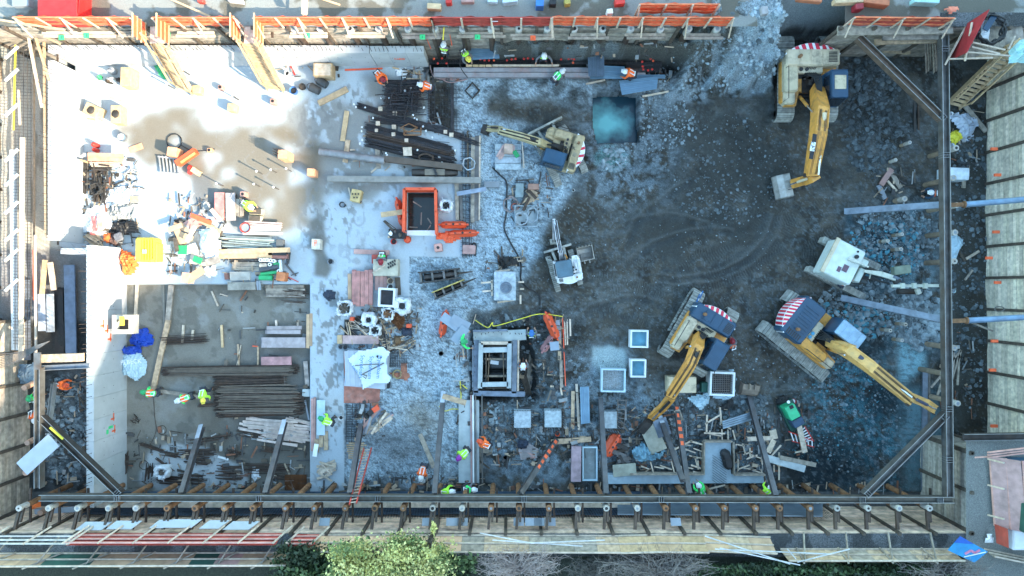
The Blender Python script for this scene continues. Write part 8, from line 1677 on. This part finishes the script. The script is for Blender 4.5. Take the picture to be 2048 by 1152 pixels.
for(x0,y0,x1,y1,w_,m_,lab)in((1762,370,1783,338,.3,pinkply,'pinkish plank with orange tip in the right rubble'),(1782,345,1801,376,.25,greywood,'grey plank right of the orange-tipped one'),(1775,362,1793,382,.12,palewood,'pale stick between two rubble planks'),(1757,370,1770,398,.25,bluegrey,'blue-grey plank at the left of the rubble planks'),(1932,518,1958,502,.14,palewood,'pale short plank beside the pale blue sheet'),(1927,355,1927,376,.2,greywood,'grey block below the white insulated box'),(1828,190,1830,305,.12,darksteel,'left dark bar near the right waler'),(1836,175,1837,305,.1,brownsteel,'right brown bar near the right waler'),(1915,500,1930,522,.15,darkwood,'dark plank under the pale blue sheet'),(1850,740,1848,980,.3,bluesteel,'left long steel channel beside the lower right brace'),(1858,740,1857,980,.12,steel,'right long steel channel beside the lower right brace')):plank(x0,y0,x1,y1,w_,m_,.1,label=lab)
for(x0,y0,x1,y1)in((1862,775,1900,730),(1875,790,1890,742),(1900,770,1922,700),(1905,745,1908,705),(1915,770,1918,708),(1930,640,1985,662),(1945,540,1930,560),(1922,700,1900,725)):plank(x0,y0,x1,y1,.1,greywood,.08,z=.8,base='slim timber prop')
for i,(x,y)in enumerate(((1995,350),(1992,464),(1978,516),(1995,565),(1989,682),(1985,740),(1988,852),(1988,298))):mb=MB(.1);mb.box(W(x,y,2.2),.35,.16,.12);one('orange_wedge',mb,orangepaint,'%s orange wedge from the top on the right lagging wall'%ORD[(1,2,3,4,5,6,7,0)[i]],'wedge',x,y,2.2,'orange wedges on the right wall')
coil(1998,618,9,steel,'dark ring hung on the right lagging wall',r=.03,turns=1,wob=0,z=2.5,ez=.5);plank(1970,60,1990,30,.3,navy,.05,z=5,label='dark blue cloth on the upper right platform',name='blue_cloth',cat='cloth');coil(1975,62,24,black,'large black hose coil at the upper right corner',r=.05,turns=6,wob=.15,z=4.7);cloth('white bag under the upper right hose coil','white_bag','bag',[(1945,45),(1965,40),(1985,85),(1960,88)],whitetarp,.15,.2,115,z=4.55);cloth('black and orange jacket lying on the upper right street','work_jacket','jacket',[(1888,20),(1908,10),(1918,18),(1900,32)],mat('orange_jacket',(.7,.2,.12)),.1,.15,116,z=4.55)
# ---------------------------------------------------------------- upper street
t=thing('red_container','bright red open skip on the upper street at the left','skip',W(135,12,D));mb=MB(.03);mb.chbox(W(130,8,D+.6),2.0,1.9,1.2,0,.05);mb.build('skip_body',mat('bright_red',(.7,.02,.02),.5,dirt=.05),t);mb=MB(0);mb.quad3(W(160,-14,D+1.2),W(180,10,D),W(176,32,D),W(158,26,D+1.2),.04);mb.build('sloped_end',mat('bright_red',(.7,.02,.02)),t)
barrier((1450,36),(1514,37),26,'orange water barrier lying at the end of the upper fence',D+.2)
for(x,y,sx,sy,h,m_,lab)in((1220,22,12,10,.5,whitepaint,'white pail on the upper street left of the fence section'),(1530,20,14,16,.3,mat('pinkish_frame',(.35,.33,.33)),'grey square lid on the upper street'),(868,12,28,12,.3,mat('peach_card',(.6,.42,.25)),'tan carton lying on the upper street'),(897,0,12,12,.4,redpl,'red box at the upper street edge'),(935,0,26,8,.3,pinkply,'pinkish boards at the upper street edge'),(1080,2,16,20,.6,bluepl,'blue crate at the top edge'),(985,0,20,8,.3,paletarp,'pale blue parcel at the top edge'),(1020,0,30,8,.4,paletarp,'pale blue wide parcel at the top edge'),(1106,2,14,14,.4,black,'black bucket-shaped box at the top edge'),(1135,2,12,12,.4,mat('dull_yellow',(.4,.32,.08)),'yellow and black box at the top edge'),(1240,2,20,12,.4,redpl,'maroon box at the top edge'),(1700,0,60,10,.4,newwood,'tan boards at the top right edge'),(1755,2,50,12,.5,mat('dull_orange',(.45,.15,.07)),'orange board stack at the top right edge'),(1720,12,16,12,.5,maroon,'maroon rucksack at the top right'),(1855,0,50,10,.5,mat('mint',(.35,.6,.58)),'mint crate at the top right edge'),(40,2,34,20,.4,bluegrey,'grey-blue bundle at the top left corner'),(400,0,12,8,.3,redply,'small dark red box on the sunlit street'),(470,0,30,6,.3,whitepaint,'white board at the top edge'),(1620,-2,50,8,.3,mat('dull_orange',(.45,.15,.07)),'orange sheets beside the tan boards')):lbox(x,y,sx,sy,h,m_,rnd.uniform(-8,8),lab,z=D)
hose([(612,-30),(607,25),(612,40),(640,34),(665,36)],mat('pale_pole',(.6,.5,.3)),'pale yellow hose running off the upper fence',.05,z=5.2);mb=MB(0);mb.beam(W(610,-30,6.5),W(609,28,5.6),.25,.2);one('lamp_pole',mb,mat('pale_pole',(.6,.5,.3)),'pale beam standing at the upper street edge','beam',610,0,5.6)
for(x0,y0,x1,y1)in((0,40,130,60),(300,-20,420,33),(620,-10,680,10)):plank(x0,y0,x1,y1,.1,newwood,.05,z=5,base='street batten')
for(x,y)in((895,60),(905,85)):pass
hose([(846,50),(852,72),(862,98)],orange,'thin orange cord hanging left of the trench',.02,z=3);hose([(892,30),(898,60),(904,92)],orange,'thin orange cord beside the green worker',.02,z=3.5);hose([(932,52),(928,95),(920,130),(935,155)],rubber,'dark cable dropping across the upper trench',.025,z=2.5);hose([(888,55),(886,80)],yelpl,'yellow hose above the green worker',.03,z=4.5)
for(a,b,c)in(((860,130),(870,155),(905,158)),((868,150),(905,160),(940,150)),((880,155),(900,165),(935,158))):hose([a,b,c],mat('pink_hose2',(.4,.25,.24)),'looping hose %s below the trench form'%{860:'nearest the wall end',868:'in the middle of the tangle',880:'lowest of the tangle'}[a[0]],.03,z=.1)
for(x0,y0,x1,y1,lab)in((1285,193,1337,183,'pale plank beside the tilted blue decking'),(1322,126,1318,160,'upright pale batten at the right end of the trench'),(1172,168,1210,160,'pale batten left of the tilted blue decking')):plank(x0,y0,x1,y1,.1,palewood,.06,label=lab)
# ---------------------------------------------------------------- rocks
def ico():
 p=(1+5**.5)/2;v=[(-1,p,0),(1,p,0),(-1,-p,0),(1,-p,0),(0,-1,p),(0,1,p),(0,-1,-p),(0,1,-p),(p,0,-1),(p,0,1),(-p,0,-1),(-p,0,1)]
 f=[(0,11,5),(0,5,1),(0,1,7),(0,7,10),(0,10,11),(1,5,9),(5,11,4),(11,10,2),(10,7,6),(7,1,8),(3,9,4),(3,4,2),(3,2,6),(3,6,8),(3,8,9),(4,9,5),(2,4,11),(6,2,10),(8,6,7),(9,8,1)]
 return np.array(v)/1.9,np.array(f)
IV,IF=ico();rs=np.random.RandomState(77)
def rocks(name,regs,m_,label,cat='rubble'):
 V=[];T_=[];
 for(x,y,rx,ry,n,s0,s1,t0,t1)in regs:
  a=rs.rand(n)*6.283;q=np.sqrt(rs.rand(n));X=x+rx*q*np.cos(a);Y=y+ry*q*np.sin(a)
  for i in range(n):
   s_=s0+(s1-s0)*rs.rand()**3;px,py=X[i],Y[i];z=gz(px,py)
   v=IV*(1+.35*(rs.rand(12,1)-.5))*np.array([s_,s_*rs.uniform(.5,1),s_*rs.uniform(.3,.6)]);g=rs.rand()*6.28;c,s2=math.cos(g),math.sin(g)
   v=np.stack([v[:,0]*c-v[:,1]*s2,v[:,0]*s2+v[:,1]*c,v[:,2]],-1)+np.array([(px-1024)/S,(576-py)/S,z+s_*.12]);V.append(v);T_.append(t0+(t1-t0)*rs.rand())
 mb=MB(0);mb.v=np.concatenate(V).tolist();k=len(V);mb.f=(IF[None]+(np.arange(k)*12)[:,None,None]).reshape(-1,3).tolist();mb.t=[(t_,t_,t_)for t_ in T_ for _ in range(20)];mb.sm=[False]*(20*k)
 return tag(mb.build(name,m_),label,cat,None,'stuff')
rocks('gravel_rubble',[(1450,340,130,110,700,.03,.12,.3,1.1),(1300,240,90,70,700,.03,.12,.8,2),(1500,110,60,60,500,.04,.18,1.4,2.6),(1400,150,90,40,400,.03,.14,1,2.2),(1740,230,60,130,700,.04,.22,.2,.7),(1790,480,90,70,700,.05,.2,.5,1.8),(1740,620,110,60,800,.05,.22,.6,1.7),(1690,830,110,120,600,.02,.10,.4,1.5),(1840,640,50,60,500,.08,.3,1,1.9),(1400,860,150,90,900,.04,.2,.5,1.5),(1180,830,200,110,700,.03,.16,.5,1.6),(1010,740,90,110,400,.04,.2,.5,1.6),(1300,500,260,120,350,.02,.06,.6,1.8),(130,860,44,110,900,.05,.22,.4,2.0),(1940,500,40,340,700,.03,.18,.4,1.2),(1230,320,30,24,90,.06,.2,1.2,2.2),(830,955,130,12,300,.03,.1,.6,1.4),(1050,850,90,60,300,.05,.2,.6,1.4),(1560,720,120,60,200,.02,.08,.6,2),(1200,90,220,14,300,.05,.3,.5,1.2)],rockm,'grey broken stones and rubble scattered over the dirt floor')
rocks('teal_rubble',[(1700,770,80,60,220,.03,.11,.7,1.5),(1770,500,80,60,400,.04,.18,.6,1.8),(1700,640,80,40,300,.05,.2,.8,1.6),(1640,880,70,50,200,.02,.08,.7,1.4)],mat('teal_rock',(.05,.17,.22),.7,var=.3,dirt=.1),'wet teal-tinted stones around the lower right boom')
proto=None;r_=random.Random(61)
for(x,y,rx,ry,n,s0,s1)in((1715,170,20,60,12,.25,.6),(1735,300,30,40,10,.25,.5),(1770,260,30,40,8,.25,.5),(1380,350,60,40,12,.12,.3),(1440,420,60,30,10,.12,.3),(1820,640,25,60,14,.3,.7),(1850,600,30,30,8,.25,.5),(1510,120,30,40,10,.25,.6),(1950,310,20,30,8,.2,.5),(125,850,30,80,14,.2,.5),(1010,850,20,20,5,.3,.6),(1500,800,30,20,8,.2,.5),(1370,830,40,30,10,.15,.4),(1290,860,40,30,8,.15,.35),(1080,640,20,12,5,.2,.5),(1660,620,20,20,6,.2,.4),(1750,420,40,15,8,.15,.35),(1860,470,15,40,6,.3,.6),(1930,660,15,30,6,.2,.4)):
 for i in range(n):
  if proto is None or len(proto)<6:
   proto=proto or[];mb=MB(0);mb.blob((0,0,0),.5,.4,.28,len(proto)*3,.45,9,6,1.0,False);o=mb.build('boulder',mat('boulder_rock',(.10,.12,.13),.85,var=.4,scale=4,bump=.5,dirt=.2,dcol=(.06,.065,.065)));proto.append(o)
  else:o=r_.choice(proto).copy();COL.objects.link(o)
  px,py=x+rx*r_.uniform(-1,1),y+ry*r_.uniform(-1,1);s_=r_.uniform(s0,s1);o.location=Vector(((px-1024)/S,(576-py)/S,gz(px,py)+s_*.1));o.scale=(s_,s_*r_.uniform(.7,1),s_*r_.uniform(.6,1.1));o.rotation_euler=(0,0,r_.uniform(0,6.28));tag(o,'angular grey boulder lying loose in the rubble','boulder','loose boulders')
# ---------------------------------------------------------------- plants
def leafy(label,name,cx,cy,rx,ry,n,m_list,zc,zr,seed=1,trunk=True,ls=.12,clumps=14):
 r2=np.random.RandomState(seed);t=thing(name,label,'tree' if trunk else 'shrub',W(cx,cy,D));base=W(cx,cy,D);k=(H-zc)/H/S
 if trunk:
  mb=MB(.1);c=W(cx,cy,zc);root=Vector((c.x,c.y,D));mb.pipe([root,root.lerp(c,.5)+Vector((.1,0,0)),c],.18,7,None,.08)
  for i in range(9):g=i*.7;mb.pipe([root.lerp(c,.5),c+Vector((math.cos(g)*rx*k*.45,math.sin(g)*ry*k*.45,r2.uniform(-.3,.5))),c+Vector((math.cos(g)*rx*k*.85,math.sin(g)*ry*k*.85,r2.uniform(-.5,.6)))],.06,5,None,.015)
  mb.build('trunk',bark,t)
 cl=[(r2.uniform(-1,1),r2.uniform(-1,1),r2.uniform(-.6,.8))for _ in range(clumps)]
 for j,m_ in enumerate(m_list):
  mine=cl[j::len(m_list)];mb=MB(0);V=[];
  N_=n//len(m_list);c3=np.array([mine[i%len(mine)]for i in range(N_)]);off=r2.randn(N_,3)*np.array([.17,.22,.25])
  p=(c3+off);p=p*np.array([rx*k,ry*k,zr]);q=W(cx,cy,zc);p=p+np.array([q.x,q.y,zc]);a=r2.randn(N_,3);a/=np.linalg.norm(a,axis=1)[:,None];b=np.cross(a,r2.randn(N_,3));b/=np.linalg.norm(b,axis=1)[:,None];s_=ls*r2.uniform(.6,1.4,(N_,1))
  vs=np.stack([p-a*s_,p+b*s_*.6,p+a*s_,p-b*s_*.6],1).reshape(-1,3);mb.v=vs.tolist();mb.f=np.arange(N_*4).reshape(-1,4).tolist();tt=r2.uniform(.65,1.35,N_);mb.t=[(x,x,x*.9)for x in tt];mb.sm=[False]*N_;mb.build('crown' if trunk else 'foliage',m_,t)
 return t
def leafm(n,c):return mat(n,c,.6,var=.2,scale=2,bump=0,dirt=0)
yl,gl,dl,ml=leafm('yellow_leaf',(.50,.48,.19)),leafm('green_leaf',(.15,.20,.075)),leafm('dark_leaf',(.028,.045,.024)),leafm('mid_leaf',(.06,.095,.04))
leafy('bright yellow-green tree at the bottom centre-left','yellow_green_tree',790,1122,105,38,15000,[yl,gl,leafm('pale_leaf',(.62,.58,.27))],7.0,.9,2,clumps=46,ls=.075)
leafy('dark green bushy tree behind the yellow-green one','green_tree',662,1130,95,38,8000,[ml,dl,dl],5.6,.7,3,clumps=34)
leafy('dark tree right of the yellow-green crown','green_tree',880,1135,60,30,4000,[dl,ml],5.6,.7,4,clumps=18)
leafy('slim sapling standing before the tan hoarding','sapling',860,1085,12,28,600,[yl],7.5,.8,8,clumps=7,ls=.08)
for i,(x,w_)in enumerate(((1480,80),(1590,70),(1700,90),(1820,80),(600,40))):leafy(('wide dark shrub below the slumped hoarding','dark shrub below the fallen battens','green shrub below the braced hoarding','dark green shrub left of the blue banner','low green shrub left of the trees')[i],'dark_shrub',x,1142,w_,16,3500,[dl,dl,ml],5.1,.4,20+i,False,.12,22)
def twiggy(label,cx,cy,rx,ry,n,seed,z=5.6,m_=greytwig):
 r2=random.Random(seed);t=thing('bare_shrub',label,'shrub',W(cx,cy,D));mb=MB(.25);k=(H-z)/H/S;c=W(cx,cy+ry*.3,D)
 for i in range(n):
  g=r2.uniform(0,6.28);rr=r2.uniform(.4,1);e=W(cx,cy,z)+Vector((math.cos(g)*rx*k*rr,math.sin(g)*ry*k*rr,r2.uniform(-.4,.7)));m1=c.lerp(e,.5)+Vector((r2.uniform(-.4,.4),r2.uniform(-.4,.4),r2.uniform(.1,.6)))
  mb.pipe([c+Vector((r2.uniform(-1,1)*rx*k*.4,0,0)),m1,e],.03,4,None,.008)
  for j in range(5):
   s_=m1.lerp(e,r2.random());h_=r2.uniform(0,6.28);l=r2.uniform(.3,.8);e2=s_+Vector((math.cos(h_)*l,math.sin(h_)*l,r2.uniform(-.2,.3)));mb.pipe([s_,s_.lerp(e2,.5)+Vector((r2.uniform(-.1,.1),r2.uniform(-.1,.1),.05)),e2],.012,3,None,.004)
 mb.build('branches',m_,t)
twiggy('pinkish bare bramble right of the trees at the bottom',1040,1122,105,34,130,5,m_=mat('pink_twig',(.42,.34,.31),.9,dirt=0));twiggy('grey bare bramble at the bottom centre-right',1310,1125,130,30,150,6);twiggy('sparse bare twigs between the two brambles',1180,1135,60,22,60,7,m_=mat('dark_twig',(.12,.11,.1),.9));twiggy('bare twigs at the lower right beside the blue banner',1880,1132,100,22,90,8,z=5.3)
cloth('tan gravelly bag lid at the lower right path','paper_pile','paper',[(1970,1070),(1985,1068),(1988,1086),(1970,1086)],whitepaint,.1,.15,120,z=4.55)
def scraps(regs,label,name,seed=5):
 r3=random.Random(seed);mb=MB(0)
 pal=((1.6,1.25,.95),(1.2,.95,.7),(.5,.42,.35),(.22,.22,.24),(1,1.1,1.2),(.9,.4,.25),(.35,.28,.22),(1.3,1.35,1.4),(.3,.3,.32),(.18,.15,.13),(.2,.2,.22))
 for(x,y,rx,ry,n)in regs:
  for i in range(int(n*.75)):
   px,py=x+rx*r3.uniform(-1,1),y+ry*r3.uniform(-1,1);a=r3.choice((0,0,1.57,1.57,r3.uniform(0,3.1),r3.uniform(0,3.1)))+r3.uniform(-.15,.15);l=r3.uniform(.1,.8)*r3.choice((.5,1,1));z=gz(px,py)+r3.uniform(.03,.22)
   w_=r3.choice((.03,.05,.07,.1,.2 if l<.5 else .06));mb.box(Vector(((px-1024)/S,(576-py)/S,z)),l,w_,.03,a,r3.choice(pal),R(r3.uniform(-8,8)),R(r3.uniform(-8,8)))
 return tag(mb.build(name,mat('scrap_mix',(.27,.26,.245),.8,var=.2,dirt=.2)),label,'scraps',None,'stuff')
scraps([(1400,890,150,75,420),(1240,880,60,70,150),(1070,850,110,80,260),(1080,720,50,90,140),(930,760,20,90,50),(780,660,60,45,240),(740,840,30,40,80),(220,400,60,90,260),(400,470,60,80,200),(520,530,60,50,100),(430,920,180,60,320),(520,720,90,130,90),(860,150,60,14,100),(1050,135,180,12,130),(1300,140,40,20,60),(1100,975,700,8,320),(850,960,120,10,80),(130,860,40,110,100),(1900,740,40,90,60),(1930,280,30,60,50),(1060,400,40,50,70),(800,280,90,60,60),(1010,520,40,20,50),(1570,870,50,70,110),(600,135,80,20,40),(1790,380,40,40,40),(1000,1003,850,6,160)],'loose offcuts, chips and small scraps strewn over the work areas','site_scraps')
scraps([(1000,1092,600,14,200),(300,1092,280,12,120)],'chips and litter on the black gravel along the lower edge','edge_scraps',9)if False else None
finish_labels()
